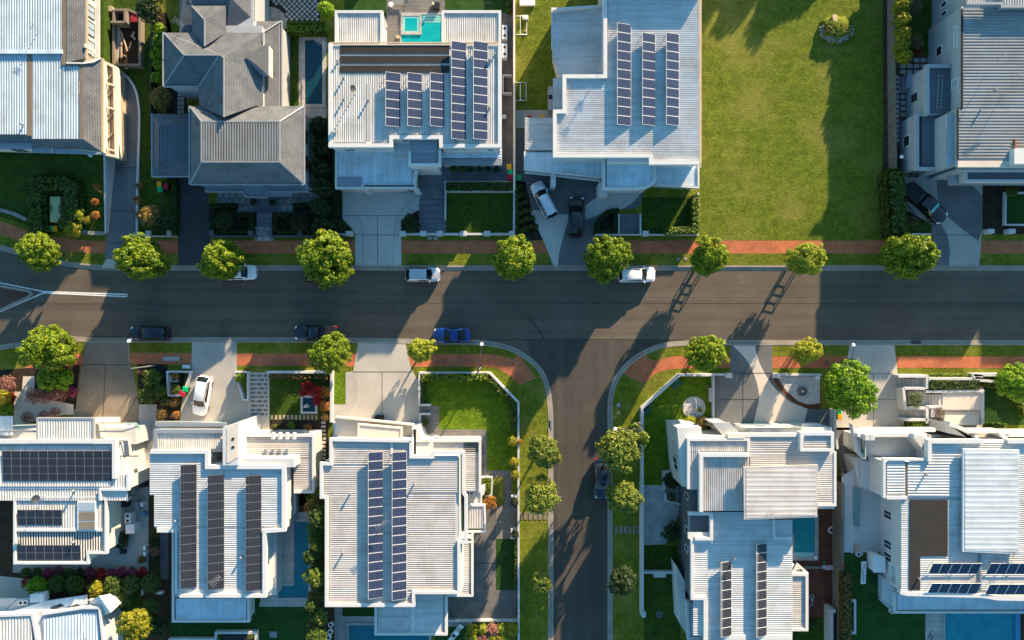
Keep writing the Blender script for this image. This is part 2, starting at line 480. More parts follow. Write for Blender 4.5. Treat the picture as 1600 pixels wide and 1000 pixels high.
NK = curve([(-300, 318), (-120, 352), (0, 384), (45, 396), (90, 407), (140, 414), (180, 416)]) + [(4200, 416)]
north = [(-3000, -2800), (4200, -2800)] + NK[::-1] + [(-300, 318), (-3000, -300)]
slab('verge', north, 'grass_verge', -.15, LOT, 'grass land of the houses above the street')
SWK = [(-3000, 1250)] + curve([(-300, 625), (-120, 575), (0, 546), (50, 540), (100, 532), (150, 534), (250, 534), (500, 534), (690, 537), (750, 538), (790, 545), (820, 560), (843, 582), (854, 612), (858, 650)]) + [(858, 2800)]
slab('verge', SWK + [(-3000, 2800)], 'grass_verge', -.15, LOT, 'grass land of the houses below the street, west of the side street')
SEK = [(956, 2800), (956, 650)] + curve([(956, 650), (957, 622), (965, 595), (982, 572), (1005, 555), (1035, 543), (1070, 539), (1120, 538)])[1:] + [(4200, 538)]
slab('verge', SEK + [(4200, 2800)], 'grass_verge', -.15, LOT, 'grass land of the houses below the street, east of the side street')

def kerb(pts, side, label):
    b = MB(); W = [P(u, v, .15) for u, v in pts]
    b.ribbon(W, .22, -.12, off=side*.0)
    tag(b.build('kerb', 'kerb_concrete', origin=(0, 0, 0)), label, None, None, 'structure')
    b = MB(); W = [P(u, v, .022) for u, v in pts]
    b.ribbon(W, .42, -.1, off=side*.33)
    tag(b.build('gutter', 'kerb_concrete', origin=(0, 0, 0)), label.replace('kerb', 'gutter strip'), None, None, 'structure')
kerb(NK, -1, 'pale concrete kerb along the upper houses')
kerb(SWK[1:], 1, 'pale concrete kerb curving round the west corner of the junction')
kerb(SEK, 1, 'pale concrete kerb curving round the east corner of the junction')

# median nose, line marking
b = MB(); b.prism([P(u, v, .14) for u, v in [(-160, 418), (0, 447), (44, 455), (49, 459), (44, 464), (0, 484), (-160, 560)]], -.05, 0)
o = b.build('traffic_island', ['brick_pave'])
tag(o, 'brick paved traffic island with pale kerb in the street', 'traffic island')
b = MB(); b.ribbon([P(u, v, .18) for u, v in [(-160, 418), (0, 447), (44, 455), (49, 459), (44, 464), (0, 484), (-160, 560)]], .28, -.05)
b.build('kerb_edge', 'kerb_concrete', o)
b = MB()
for pl, w in (([(-160, 402), (0, 442), (68, 455.5), (198, 460)], .16), ([(-160, 585), (0, 487), (68, 457.5), (198, 463.5)], .16), ([(198, 459.4), (198, 464.2)], .16)):
    b.ribbon([P(u, v, .012) for u, v in pl], w, .004)
tag(b.build('road_marking', 'line_white', origin=(0, 0, 0)), 'double white lines splitting around the traffic island', None, None, 'structure')

# brick footpaths
def path(pts, label, mat='brick_path', lvl=1): return sheet('footpath', pts, mat, lvl, label)
path([(-300, 290)] + curve([(-120, 320), (0, 346), (40, 360), (90, 371), (140, 376), (180, 376)]) + [(4200, 376), (4200, 396), (180, 396)] +
     curve([(180, 396), (130, 395), (80, 389), (40, 380), (0, 366), (-120, 338)]) + [(-300, 308)], 'red brick footpath in front of the upper houses')
path([(-300, 668), (-120, 620), (0, 588)] + [(60, 566), (120, 553), (200, 551), (370, 552), (640, 553), (760, 553)] + curve([(760, 553), (785, 556), (810, 566), (826, 580), (838, 590)])[1:] +
     [(812, 602)] + curve([(812, 602), (795, 586), (775, 575), (750, 573)])[1:] + [(640, 573), (370, 571), (200, 569), (120, 572), (60, 590), (0, 610), (-120, 648), (-300, 690)],
     'red brick footpath in front of the lower houses west of the junction')
path([(838, 590), (812, 602), (800, 565), (809, 552)], 'red brick pram ramp at the west corner of the junction', lvl=2)
path(curve([(1008, 600), (1022, 586), (1040, 578), (1080, 575)]) + [(4200, 575), (4200, 557), (1080, 557)] + curve([(1080, 557), (1050, 557), (1020, 563), (1003, 552), (975, 582), (1008, 600)]), 'red brick footpath in front of the lower houses east of the junction')

# ---------------- upper row lots, left to right
# lot of the first house stands higher: a sloping bank held by a white wall
b = MB()
bank = [(-400, -300, 2.3), (162, -300, 2.3), (162, 245, 2.3), (163, 362, .55), (120, 362, .5), (45, 352, .4), (0, 338, .35), (-400, 260, .35)]
b.prism([P(u, v, z) for u, v, z in bank], -.1)
tag(b.build('lawn', 'grass_shaded'), 'raised lawn in front of the first house of the upper row', None, None, 'structure')
sheet('driveway', [(182, 108)] + curve([(182, 108), (198, 118), (210, 138), (216, 165), (217, 200), (215, 250), (213, 300), (212, 345), (212, 416)])[1:] + [(164, 416), (166, 365), (176, 250), (184, 246)], 'asphalt_drive', 2, 'curved grey asphalt driveway beside the raised lawn')
sheet('driveway', [(166, 405), (212, 405), (214, 419), (158, 419)], 'concrete_light', 8, 'pale concrete apron of the curved driveway')
sheet('lawn', [(177, -40), (236, -40), (236, 365), (218, 365), (219, 200), (217, 160), (208, 130), (190, 110), (177, 108)], 'grass_shaded', 1, 'narrow grass strip beside the curved driveway')
sheet('soil', [(154, 28), (168, 28), (172, 60), (177, 98), (160, 98)], 'soil_orange', 3, 'orange bare soil beside the unfinished pool')
# tiled-roof house
sheet('driveway', [(275, 270), (327, 290), (326, 318), (328, 345), (328, 416), (279, 416)], 'drive_dark', 2, 'very dark driveway in front of the tiled roof house')
sheet('garden_bed', [(236, 20), (260, 20), (260, 180), (292, 180), (292, 130), (236, 130)], 'mulch', 2, 'mulched garden bed along the west side of the tiled roof house')
sheet('garden_bed', [(219, 280), (278, 280), (278, 368), (219, 368)], 'grass_shaded', 2, 'planted strip between the two dark driveways')
sheet('garden_bed', [(327, 318), (520, 318), (520, 368), (327, 368)], 'mulch', 2, 'front garden bed of the tiled roof house')
sheet('patio', [(339, 300), (500, 300), (500, 317), (457, 317), (457, 332), (371, 332), (371, 317), (339, 317)], 'paver_grid', 4, 'blue grey paved porch of the tiled roof house')
sheet('patio', [(394, 308), (436, 308), (436, 332), (394, 332)], 'tile_slate', 5, 'slate tiled landing at the top of the porch steps')
sheet('path', [(399, 354), (426, 354), (428, 376), (396, 376)], 'stone_wall', 5, 'small stone path below the porch steps')
sheet('patio', [(418, -60), (500, -60), (500, 33), (448, 33), (442, 20), (430, 12), (418, 10)], 'mulch', 3, 'dark ground below the lattice of pavers')
sheet('patio', [(398, -20), (418, -20)] + curve([(418, 10), (435, 14), (446, 26), (448, 45)]) + [(398, 45)], 'stone_wall', 4, 'curved stone terrace behind the tiled roof house')
sheet('lawn', [(441, 34), (508, 34), (508, 60), (470, 60), (470, 168), (443, 168)], 'grass_shaded', 2, 'shaded lawn around the long dark pool')
sheet('patio', [(467, 52), (510, 52), (510, 184), (467, 184)], 'tile_pale', 3, 'stone paving around the long dark pool')
sheet('garden_bed', [(487, 185), (520, 185), (520, 372), (487, 372)], 'mulch', 3, 'dark garden bed between the tiled roof house and the white house')
# white house with pool
sheet('driveway', [(535, 290), (655, 300), (655, 328)] + curve([(648, 331), (635, 342), (627, 357), (627, 368)]) + [(627, 416), (555, 416), (555, 368)] + curve([(555, 368), (552, 360), (543, 350), (535, 342)]), 'concrete_blue', 3, 'grey concrete driveway with curved borders at the white house')
for q, s_ in (([(536, 320), (550, 330), (562, 345), (567, 368), (567, 416)], 'left'), ([(655, 305), (635, 320), (622, 340), (616, 368), (615, 416)], 'right')):
    b = MB(); b.ribbon([P(u, v, LOT+.0165) for u, v in curve(q)], .05, LOT)
    tag(b.build('expansion_joint', 'concrete_dark', origin=(0, 0, 0)), 'curved joint on the %s border of the grey concrete driveway' % ('west' if s_ == 'left' else 'east'), None, None, 'structure')
sheet('patio', [(655, 260), (800, 260), (800, 284), (697, 284), (697, 364), (655, 364)], 'tile_slate', 4, 'slate tiled entry path of the white house')
sheet('lawn', [(697, 300), (802, 300), (802, 365), (697, 365)], 'grass_shaded', 2, 'square shaded lawn of the white house')
sheet('garden_bed', [(626, 330), (656, 326), (656, 366), (626, 366)], 'mulch', 2, 'rounded bed beside the grey concrete driveway')
sheet('garden_bed', [(515, 290), (536, 290), (536, 345), (556, 366), (515, 366)], 'mulch', 2, 'narrow bed at the west edge of the grey concrete driveway')
sheet('patio', [(600, -80), (696, -80), (696, 70), (600, 70)], 'tile_patio', 2, 'grey tiled pool terrace of the white house')
sheet('lawn', [(538, -60), (604, -60), (604, 26), (538, 26)], 'turf', 3, 'flat green turf square west of the pool terrace')
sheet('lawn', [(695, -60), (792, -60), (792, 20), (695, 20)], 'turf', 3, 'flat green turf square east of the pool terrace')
sheet('patio', [(783, -20), (803, -20), (803, 262), (783, 262)], 'deck_grey', 2, 'grey timber side deck of the white house')
# house with blue panels and two cars
sheet('lawn', [(806, -200), (868, -200), (868, 172), (806, 172)], 'grass', 2, 'backyard lawn with two goals')
sheet('patio', [(806, 172), (866, 172), (866, 200), (806, 200)], 'concrete', 3, 'concrete strip behind the carport')
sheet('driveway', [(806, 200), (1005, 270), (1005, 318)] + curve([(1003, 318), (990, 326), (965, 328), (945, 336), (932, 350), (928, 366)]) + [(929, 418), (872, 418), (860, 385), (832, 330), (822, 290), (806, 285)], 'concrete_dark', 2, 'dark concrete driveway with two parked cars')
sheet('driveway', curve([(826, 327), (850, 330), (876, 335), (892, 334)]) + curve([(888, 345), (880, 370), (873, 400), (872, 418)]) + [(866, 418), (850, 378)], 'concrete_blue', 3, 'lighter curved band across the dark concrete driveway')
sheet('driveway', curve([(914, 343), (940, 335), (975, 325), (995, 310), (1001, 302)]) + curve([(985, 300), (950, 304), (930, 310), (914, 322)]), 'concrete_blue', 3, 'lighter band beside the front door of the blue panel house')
sheet('garden_bed', [(806, 284), (821, 284), (832, 332), (853, 375), (806, 375)], 'mulch', 2, 'garden bed with zigzag hedges')
sheet('garden_bed', [(930, 366), (932, 348), (942, 334), (955, 328), (966, 327), (966, 366)], 'mulch', 4, 'small curved front bed beside the black car')
sheet('patio', [(968, 334), (1001, 334), (1001, 364), (968, 364)], 'tile_slate', 4, 'slate tiled square in front of the blue panel house')
sheet('lawn', [(1003, 308), (1090, 308), (1090, 365), (1003, 365)], 'grass_shaded', 3, 'shaded front lawn of the blue panel house')
# vacant lot
sheet('lawn', [(1095, -500), (1386, -500), (1386, 375), (1095, 375)], 'grass', 1, 'large empty lot of mown grass')
sheet('soil', [(1378, -300), (1388, -300), (1388, 372), (1376, 372), (1380, 200)], 'soil', 2, 'bare soil strip along the timber fence')
# right house
sheet('lawn', [(1398, -200), (1460, -200), (1460, 88), (1398, 88)], 'grass_shaded', 2, 'narrow shaded back lawn behind the timber fence')
sheet('patio', [(1398, 86), (1465, 86), (1465, 118), (1420, 118), (1420, 245), (1412, 275), (1398, 275)], 'brick_pave', 3, 'red brown paved side yard')
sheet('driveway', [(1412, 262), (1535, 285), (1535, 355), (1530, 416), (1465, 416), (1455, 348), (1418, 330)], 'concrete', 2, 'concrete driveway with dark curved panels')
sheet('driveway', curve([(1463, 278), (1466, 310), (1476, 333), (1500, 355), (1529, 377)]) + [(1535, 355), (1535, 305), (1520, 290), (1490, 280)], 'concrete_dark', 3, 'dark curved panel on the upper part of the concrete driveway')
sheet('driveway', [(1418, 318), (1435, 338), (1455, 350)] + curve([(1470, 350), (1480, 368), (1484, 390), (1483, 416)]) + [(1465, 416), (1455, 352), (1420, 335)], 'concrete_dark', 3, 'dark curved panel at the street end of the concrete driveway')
sheet('garden_bed', [(1535, 289), (1600, 289), (1700, 289), (1700, 366), (1535, 366)], 'mulch', 2, 'dark garden bed with sleepers at the far house')
sheet('lawn', [(1571, 302), (1720, 302), (1720, 350), (1571, 350)], 'turf', 3, 'boxed patch of dark lawn at the far house')
sheet('lawn', [(1418, 330), (1456, 352), (1456, 364), (1420, 364)], 'grass_shaded', 3, 'small triangle of lawn below the black pickup')

# ---------------- lower row lots, left to right
sheet('driveway', [(135, 528), (201, 528), (203, 560), (216, 620), (218, 665), (112, 665), (124, 590), (130, 560)], 'concrete_brown', 2, 'brown concrete driveway with tyre stains')
sheet('garden_bed', [(-200, 590), (125, 570), (118, 640), (-200, 640)], 'mulch', 2, 'planted front garden at the left end of the lower row')
sheet('path', [(36, 588), (54, 588), (53, 620), (115, 632), (115, 648), (100, 648), (22, 665), (22, 612), (34, 612)], 'concrete_cream', 3, 'pale path winding through the planted front garden')
sheet('garden_bed', [(214, 569), (262, 569), (262, 580), (290, 580), (282, 640), (280, 660), (244, 660), (244, 632), (217, 632)], 'mulch', 2, 'green bed between the brown and the grey driveways')
sheet('path', [(217, 632), (245, 632), (245, 760), (217, 760)], 'tile_pale', 3, 'pale side path between the two houses at the left')
sheet('driveway', [(300, 532), (370, 532), (370, 582), (376, 600), (388, 628), (388, 668), (280, 668), (284, 630), (299, 585)], 'concrete', 2, 'grey stone driveway with a parked white car')
sheet('path', [(388, 582), (421, 582), (421, 680), (388, 680)], 'concrete_light', 4, 'pale entry path inlaid with grey pavers')
sheet('lawn', [(421, 583), (518, 583), (518, 665), (421, 665)], 'grass_shaded', 2, 'square front lawn with a small pond')
sheet('garden_bed', [(421, 657), (500, 657), (500, 690), (421, 690)], 'mulch', 3, 'flower bed behind the square front lawn')
sheet('lawn', [(518, 580), (542, 580), (542, 630), (518, 630)], 'grass_sunlit', 2, 'little strip of lawn beside the hourglass driveway')
sheet('driveway', [(560, 533), (633, 533), (642, 575), (655, 598), (655, 670), (520, 670), (520, 632), (540, 632), (540, 582), (552, 580)], 'concrete_light', 3, 'pale concrete driveway narrowing towards the street')
sheet('driveway', curve([(540, 583), (556, 590), (560, 610), (556, 630), (542, 652), (536, 668)]) + [(520, 668), (520, 632), (540, 632)], 'concrete', 4, 'darker curved border of the pale concrete driveway')
sheet('lawn', [(655, 584), (760, 584), (808, 628), (808, 738), (655, 738)], 'grass_sunlit', 2, 'corner lawn inside the white boundary wall')
sheet('path', [(655, 634), (686, 634), (686, 671), (761, 671), (761, 735), (799, 735), (799, 795), (788, 795), (788, 745), (752, 745), (752, 690), (655, 690)], 'tile_patio', 4, 'grey paved path around the corner lawn')
sheet('patio', [(735, 790), (810, 790), (810, 970), (700, 970), (700, 932), (735, 932)], 'deck_grey', 3, 'grey timber deck beside the corner house')
sheet('patio', [(775, 793), (810, 793), (810, 842), (775, 842)], 'concrete_brown', 5, 'weathered boards at the top of the grey timber deck')
sheet('lawn', [(775, 842), (803, 842), (803, 922), (775, 922)], 'turf', 5, 'rectangle of turf set in the grey timber deck')
sheet('path', [(700, 969), (735, 969), (735, 979), (700, 979)], 'stone_wall', 4, 'row of flagstones below the grey timber deck')
sheet('lawn', [(680, 976), (735, 976), (735, 1060), (680, 1060)], 'turf', 3, 'turf with two white loungers')
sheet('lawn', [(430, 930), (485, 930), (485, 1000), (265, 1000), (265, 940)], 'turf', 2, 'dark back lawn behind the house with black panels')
sheet('patio', [(428, 800), (490, 800), (490, 948), (405, 948)], 'tile_pale', 3, 'pale paving around the dark corner pool')
sheet('patio', [(20, 790), (232, 760), (232, 895), (20, 895)], 'concrete', 2, 'grey paved courtyard behind the left house')
sheet('patio', [(-100, 890), (50, 905), (50, 940), (-100, 950)], 'concrete_cream', 3, 'pale paved strip between the two left houses')
sheet('garden_bed', [(20, 890), (262, 890), (262, 1040), (20, 1040)], 'soil', 1, 'garden bed across the back of the left house')
sheet('lawn', [(186, 925), (222, 925), (222, 1040), (186, 1040)], 'grass_shaded', 3, 'small patch of lawn beside the yellow tree')
sheet('path', [(250, 830), (267, 830), (267, 905), (250, 905)], 'concrete_dark', 4, 'dark gravel side passage')
sheet('garden_bed', [(488, 770), (512, 770), (512, 1040), (484, 1040)], 'mulch', 2, 'bed of bamboo between two houses')
sheet('path', [(500, 655), (513, 655), (513, 725), (500, 725)], 'mulch', 4, 'mulch under the stepping stones between two houses')
sheet('patio', [(508, 945), (590, 945), (590, 1060), (508, 1060)], 'tile_pale', 2, 'mottled stone terrace by the blue pool')
sheet('lawn', [(535, 945), (588, 945), (588, 963), (535, 963)], 'turf', 4, 'small turf rectangle by the blue pool')
# east of the side street
sheet('lawn', [(1005, 638), (1062, 586), (1113, 586), (1113, 675), (1070, 760), (1005, 760)], 'grass_sunlit', 2, 'walled corner lawn with a round pebble bed')
sheet('driveway', [(1142, 536), (1206, 536), (1207, 583), (1216, 600), (1240, 625), (1280, 640), (1305, 640), (1305, 672), (1115, 672), (1115, 586), (1142, 586)], 'concrete_dark', 2, 'dark aggregate driveway with a pale sweeping band')
sheet('driveway', [(1145, 540), (1180, 540)] + curve([(1180, 540), (1184, 560), (1196, 585), (1212, 608), (1235, 628), (1262, 638)])[1:] + [(1254, 672), (1176, 672)] + curve([(1180, 650), (1186, 620), (1180, 590), (1166, 562), (1145, 540)]), 'concrete_cream', 3, 'pale sweeping band across the dark aggregate driveway')
sheet('garden_bed', [(1206, 586), (1282, 586), (1282, 640), (1258, 638), (1236, 626), (1214, 604)], 'bark_red', 4, 'bark edged bed around the white pebbles')
sheet('garden_bed', [(1214, 588), (1281, 588), (1281, 630), (1262, 632), (1246, 626), (1228, 610)], 'pebble_white', 5, 'white pebble bed with a round planter')
sheet('patio', [(1003, 758), (1062, 758), (1062, 800), (1040, 850), (1005, 852)], 'tile_pale', 3, 'pale concrete entry court beside the long wall')
sheet('lawn', [(1006, 852), (1058, 852), (1058, 893), (1006, 893)], 'grass_shaded', 3, 'small enclosed lawn below the entry court')
sheet('lawn', [(1006, 897), (1058, 897), (1066, 1060), (1006, 1060)], 'grass_shaded', 3, 'enclosed back lawn with a drain cover')
sheet('patio', [(1235, 795), (1306, 795), (1306, 970), (1235, 970)], 'deck_red', 3, 'dark red timber deck beside the teal pool')
sheet('lawn', [(1235, 965), (1300, 965), (1300, 1060), (1235, 1060)], 'grass_shaded', 4, 'scrap of lawn below the dark red deck')
sheet('driveway', [(1328, 536), (1397, 536), (1403, 585), (1411, 640), (1411, 672), (1305, 672), (1308, 600), (1322, 575)], 'concrete_light', 3, 'smooth pale driveway beside the terraced entry')
sheet('patio', [(1403, 585), (1536, 585), (1536, 672), (1411, 672)], 'concrete_cream', 4, 'cream terraced entry court with steps')
sheet('lawn', [(1536, 590), (1720, 590), (1720, 664), (1536, 664)], 'turf', 3, 'smooth green lawn at the terraced entry')
sheet('path', [(1305, 668), (1340, 668), (1340, 760), (1315, 745)], 'tile_patio', 3, 'narrow stepped side passage')
sheet('patio', [(1315, 745), (1382, 700), (1382, 865), (1315, 865)], 'concrete_blue', 4, 'shaded service yard beside the last house')
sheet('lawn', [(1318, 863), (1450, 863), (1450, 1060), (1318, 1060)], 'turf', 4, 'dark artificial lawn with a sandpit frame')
sheet('patio', [(1446, 955), (1478, 955), (1478, 1060), (1446, 1060)], 'tile_pale', 5, 'pale pool surround beside the last house')

for pts, w_, m_, l in (([(-400, 474), (300, 475), (800, 474.5), (1400, 474), (2600, 474)], .05, 'seam', 'thin dark seam along the middle of the wide street'), ([(760, 531), (860, 530), (960, 530.5), (1068, 531)], .10, 'seam', 'dark seam across the mouth of the side street'),
        ([(868, 2000), (873, 700), (872, 600)], .05, 'asphalt_patch', 'faint pale line along the west side of the side street'), ([(-400, 455), (500, 462), (1000, 468), (1700, 469)], .16, 'asphalt_patch', 'faint pale paving lap along the wide street'),
        ([(200, 477), (330, 490), (480, 494), (640, 496)], .2, 'asphalt_patch', 'faint curved tyre line on the wide street')):
    b = MB(); b.ribbon([P(u, v, .0075) for u, v in curve(pts)], w_, .005)
    tag(b.build('road_seam', m_, origin=(0, 0, 0)), l, None, None, 'structure')
sheet('road_patch', [(1152, 428), (1160, 429), (1163, 443), (1155, 444)], 'asphalt_patch', z=.0065, label='small pale patch in the asphalt before the vacant lot')

for segs, l in (([[(536, 337), (655, 337)], [(555, 367), (627, 367)], [(590, 337), (590, 414)]], 'the grey concrete driveway'), ([[(126, 570), (205, 570)], [(165, 570), (160, 664)], [(214, 620), (190, 660)]], 'the brown concrete driveway'), ([[(551, 581), (644, 581)], [(597, 581), (597, 664)]], 'the pale concrete driveway'),
        ([[(1142, 583), (1206, 583)], [(1116, 624), (1184, 624)], [(1161, 585), (1161, 670)]], 'the dark aggregate driveway'), ([[(1322, 584), (1403, 584)], [(1365, 584), (1365, 670)], [(1366, 624), (1410, 624)]], 'the smooth pale driveway'), ([[(1466, 367), (1530, 367)]], 'the concrete driveway of the far house'),
        ([[(168, 330), (213, 330)], [(180, 262), (215, 262)], [(166, 380), (212, 380)]], 'the curved asphalt driveway'), ([[(655, 311), (697, 311)], [(655, 321), (697, 321)], [(655, 332), (697, 332)], [(655, 342), (697, 342)]], 'the slate entry path'), ([[(735, 880), (775, 880)]], 'the grey timber deck')):
    b = MB()
    for q in segs: b.ribbon([P(u, v, LOT+.031) for u, v in q], .05, LOT+.005)
    tag(b.build('expansion_joint', 'seam', origin=(0, 0, 0)), 'thin dark joints across ' + l, None, None, 'structure')

for pts, l in (([(795, 472), (830, 500), (868, 560), (884, 640)], 'longest'), ([(800, 480), (845, 520), (872, 585)], 'shorter'), ([(1040, 536), (985, 560), (938, 620), (925, 700)], 'eastern')):
    b = MB(); b.ribbon([P(u, v, .0095) for u, v in curve(pts, 8)], .09, .006)
    tag(b.build('tyre_mark', 'tyre', origin=(0, 0, 0)), l + ' faint dark tyre mark curving into the side street', None, None, 'structure')
WALLS = {}
def house(label, u, v, cat='house', name='house'):
    return thing(name, label, cat, P(u, v, LOT))
def block(h, pts, z1, mat='render_white', z0=LOT-.05, name='wall', label=None):
    b = MB(); W = [P(p[0], p[1], p[2] if len(p) > 2 else z1) for p in pts]
    b.prism(W, z0)
    o = b.build(name, mat, h)
    if label: o['label'] = label
    return o
def plate(h, pts, z, mat, name='roof', th=.14):
    b = MB(); W = [P(p[0], p[1], p[2] if len(p) > 2 else z) for p in pts]
    A = sum(W[i].x*W[(i+1) % len(W)].y - W[(i+1) % len(W)].x*W[i].y for i in range(len(W)))
    if A < 0: W = W[::-1]
    b.face(W); L = [w - Vector((0, 0, th)) for w in W]; b.face(L[::-1])
    for i in range(len(W)):
        j = (i+1) % len(W); b.face([L[i], L[j], W[j], W[i]])
    return b.build(name, mat, h)
def corr(h, pts, z, d, mat, pitch=.27, amp=None, name='roof'):
    """ribbed steel sheet over a convex photo polygon; ribs run along d ('x' or 'y'); points may carry their own z"""
    if amp is None: amp = .043 if d == 'x' else .06
    W = [P(p[0], p[1], p[2] if len(p) > 2 else z) for p in pts]
    n = (W[1]-W[0]).cross(W[2]-W[0]).normalized()
    if n.z < 0: n = -n
    zf = lambda x, y: W[0].z - (n.x*(x-W[0].x) + n.y*(y-W[0].y)) / n.z
    x0, x1 = min(w.x for w in W), max(w.x for w in W); y0, y1 = min(w.y for w in W), max(w.y for w in W)
    prof = [(0, 0), (.50, 0), (.58, 1), (.92, 1)]
    if d == 'x': a0, a1, c0, c1 = y0, y1, x0, x1
    else: a0, a1, c0, c1 = x0, x1, y0, y1
    st = []; k = 0
    while a0 + k*pitch < a1:
        for f, hgt in prof: st.append((a0 + (k+f)*pitch, hgt*amp))
        k += 1
    st.append((a0 + k*pitch, 0))
    bm = bmesh.new()
    prev = None
    for a, hh in st:
        q = []
        for c in (c0 - .05, c1 + .05):
            x, y = (c, a) if d == 'x' else (a, c)
            q.append(bm.verts.new((x, y, zf(x, y) + hh)))
        if prev: bm.faces.new((prev[0], prev[1], q[1], q[0]))
        prev = q
    m = len(W); cx = sum((w for w in W), Vector((0, 0, 0))) / m
    for i in range(m):
        p, q = W[i], W[(i+1) % m]; e = q - p
        nn = Vector((e.y, -e.x, 0)).normalized()
        if nn.dot(cx - p) > 0: nn = -nn
        bmesh.ops.bisect_plane(bm, geom=bm.verts[:] + bm.edges[:] + bm.faces[:], plane_co=p, plane_no=nn, clear_outer=True)
    bmesh.ops.recalc_face_normals(bm, faces=bm.faces[:])
    off = wloc(h)
    for v in bm.verts: v.co -= off
    me = bpy.data.meshes.new(name); bm.to_mesh(me); bm.free()
    if me.polygons and sum(p.normal.z for p in me.polygons) < 0: me.flip_normals()
    me.materials.append(M[mat])
    o = bpy.data.objects.new(name, me); COL.objects.link(o); o.parent = h
    return o
def par(h, pts, z, w=.42, drop=.55, mat='capping_white', closed=False, name='parapet'):
    b = MB(); b.ribbon([P(p[0], p[1], p[2] if len(p) > 2 else z) for p in pts], w*.86, z - drop, closed)
    return b.build(name, mat, h)
def facets(h, fs, mat, name='roof', th=0):
    for f in fs:
        b = MB(); W = [P(*p) for p in f]
        n = (W[1]-W[0]).cross(W[2]-W[0])
        b.face(W if n.z > 0 else W[::-1])
        o = b.build(name, mat, h)
    return o
def edges(h, segs, mat='capping_grey', w=.14, hh=.08, name='ridge_cap'):
    for s in segs:
        b = MB(); b.bar(P(*s[0]) + Vector((0, 0, .03)), P(*s[1]) + Vector((0, 0, .03)), w, hh)
        o = b.build(name, mat, h)
    return o
def win(h, a, c, zt, t0, t1, z0, z1, out=1, frame='frame_white', glass='glass_dark', mull=1, name='window'):
    A = P(a[0], a[1], zt); B = P(c[0], c[1], zt); A.z = B.z = 0
    d = B - A; n = Vector((d.y, -d.x, 0)).normalized() * out
    p = lambda t, z, o_=0.0: A + d*t + n*o_ + Vector((0, 0, z))
    b = MB(); wd = .07
    L = d.length; dt = wd / L
    for (s0, s1, q0, q1) in ((t0, t1, z0, z0+wd), (t0, t1, z1-wd, z1), (t0, t0+dt, z0+wd, z1-wd), (t1-dt, t1, z0+wd, z1-wd)):
        b.hexa([p(s0, q0, -.02), p(s1, q0, -.02), p(s1, q0, .07), p(s0, q0, .07), p(s0, q1, -.02), p(s1, q1, -.02), p(s1, q1, .07), p(s0, q1, .07)])
    for k in range(1, mull+1):
        tm = t0 + (t1-t0)*k/(mull+1)
        b.hexa([p(tm-dt*.4, z0+wd, -.02), p(tm+dt*.4, z0+wd, -.02), p(tm+dt*.4, z0+wd, .06), p(tm-dt*.4, z0+wd, .06),
                p(tm-dt*.4, z1-wd, -.02), p(tm+dt*.4, z1-wd, -.02), p(tm+dt*.4, z1-wd, .06), p(tm-dt*.4, z1-wd, .06)])
    f = b.build(name, frame, h)
    b = MB(); b.face([p(t0+dt, z0+wd, .03), p(t1-dt, z0+wd, .03), p(t1-dt, z1-wd, .03), p(t0+dt, z1-wd, .03)])
    b.build('pane', glass, f)
    return f
def ubox(h, name, u0, v0, u1, v1, z0, z1, mat, th=0):
    """box with its top face on photo rectangle u0..v1 at height z1"""
    b = MB(); b.prism([P(u, v, z1) for u, v in box4(u0, v0, u1, v1)], z0)
    b.face([P(u, v, z1) - Vector((0, 0, z1-z0)) for u, v in box4(u0, v0, u1, v1)])
    return b.build(name, mat, h)
def rail(h, pts, z0, z1, glass='glass_green', name='balustrade'):
    b = MB()
    b.ribbon([P(u, v, z1) for u, v in pts], .05, z0)
    f = b.build(name, glass, h)
    b = MB()
    for i in range(len(pts)-1):
        A, B = P(*pts[i], z1), P(*pts[i+1], z1); b.bar(A + Vector((0, 0, .03)), B + Vector((0, 0, .03)), .07, .06)
    b.build('handrail', 'capping_white', f)
    return f
def downpipe(h, pts, r=.06, mat='frame_white'):
    b = MB(); b.tube(pts, r, 6); return b.build('downpipe', mat, h)

# =============================================================== A  ribbed roof house, top left
h = house('large house with blue grey ribbed roof and shingled skirts above the raised lawn', 60, 150)
Z = 6.4
block(h, [(-80, -80), (134, -80), (134, 92), (152, 92), (152, 234), (50, 231), (-80, 227)], 5.0, 'render_cream', 2.2)
corr(h, box4(-80, -80, 97, 79), Z, 'y', 'steel_slate_v', .30)
corr(h, box4(-80, 84, 42, 210), Z-.2, 'y', 'steel_slate_v', .30)
corr(h, box4(50, 84, 97, 217), Z-.2, 'y', 'steel_slate_v', .30)
corr(h, box4(97, 102, 124, 217), Z-.2, 'y', 'steel_slate_v', .30)
edges(h, [((-80, 81, Z), (98, 81, Z))], 'steel_blue_v', .45, .12)
ubox(h, 'box_gutter', 42, 83, 50, 212, Z-.5, Z-.16, 'gutter_brown')
ubox(h, 'box_gutter', 96, -80, 104, 101, Z-.5, Z-.05, 'gutter_brown')
ubox(h, 'box_gutter', 97, 97, 124, 103, Z-.5, Z-.08, 'gutter_brown')
ubox(h, 'box_gutter', 124, 100, 130, 217, Z-.5, Z-.1, 'gutter_brown')
facets(h, [[(104, -80, Z), (134, -80, 5.7), (134, 90, 5.7), (104, 98, Z)], [(130, 100, Z-.1), (158, 91, 5.6), (158, 237, 5.2), (130, 217, Z-.1)]], 'shingle_turned')
facets(h, [[(-80, 210, Z-.2), (50, 210, Z-.2), (50, 222, 5.8), (-80, 222, 5.8)], [(50, 217, Z-.2), (130, 217, Z-.1), (158, 237, 5.2), (50, 228, 5.6)]], 'shingle')
edges(h, [((104, 98.5, Z), (131, 99, Z-.05)), ((131, 99, Z-.05), (148, 96, 6.0)), ((148, 96, 6.0), (158, 91, 5.65))], 'capping_white', .16, .12, 'flashing')
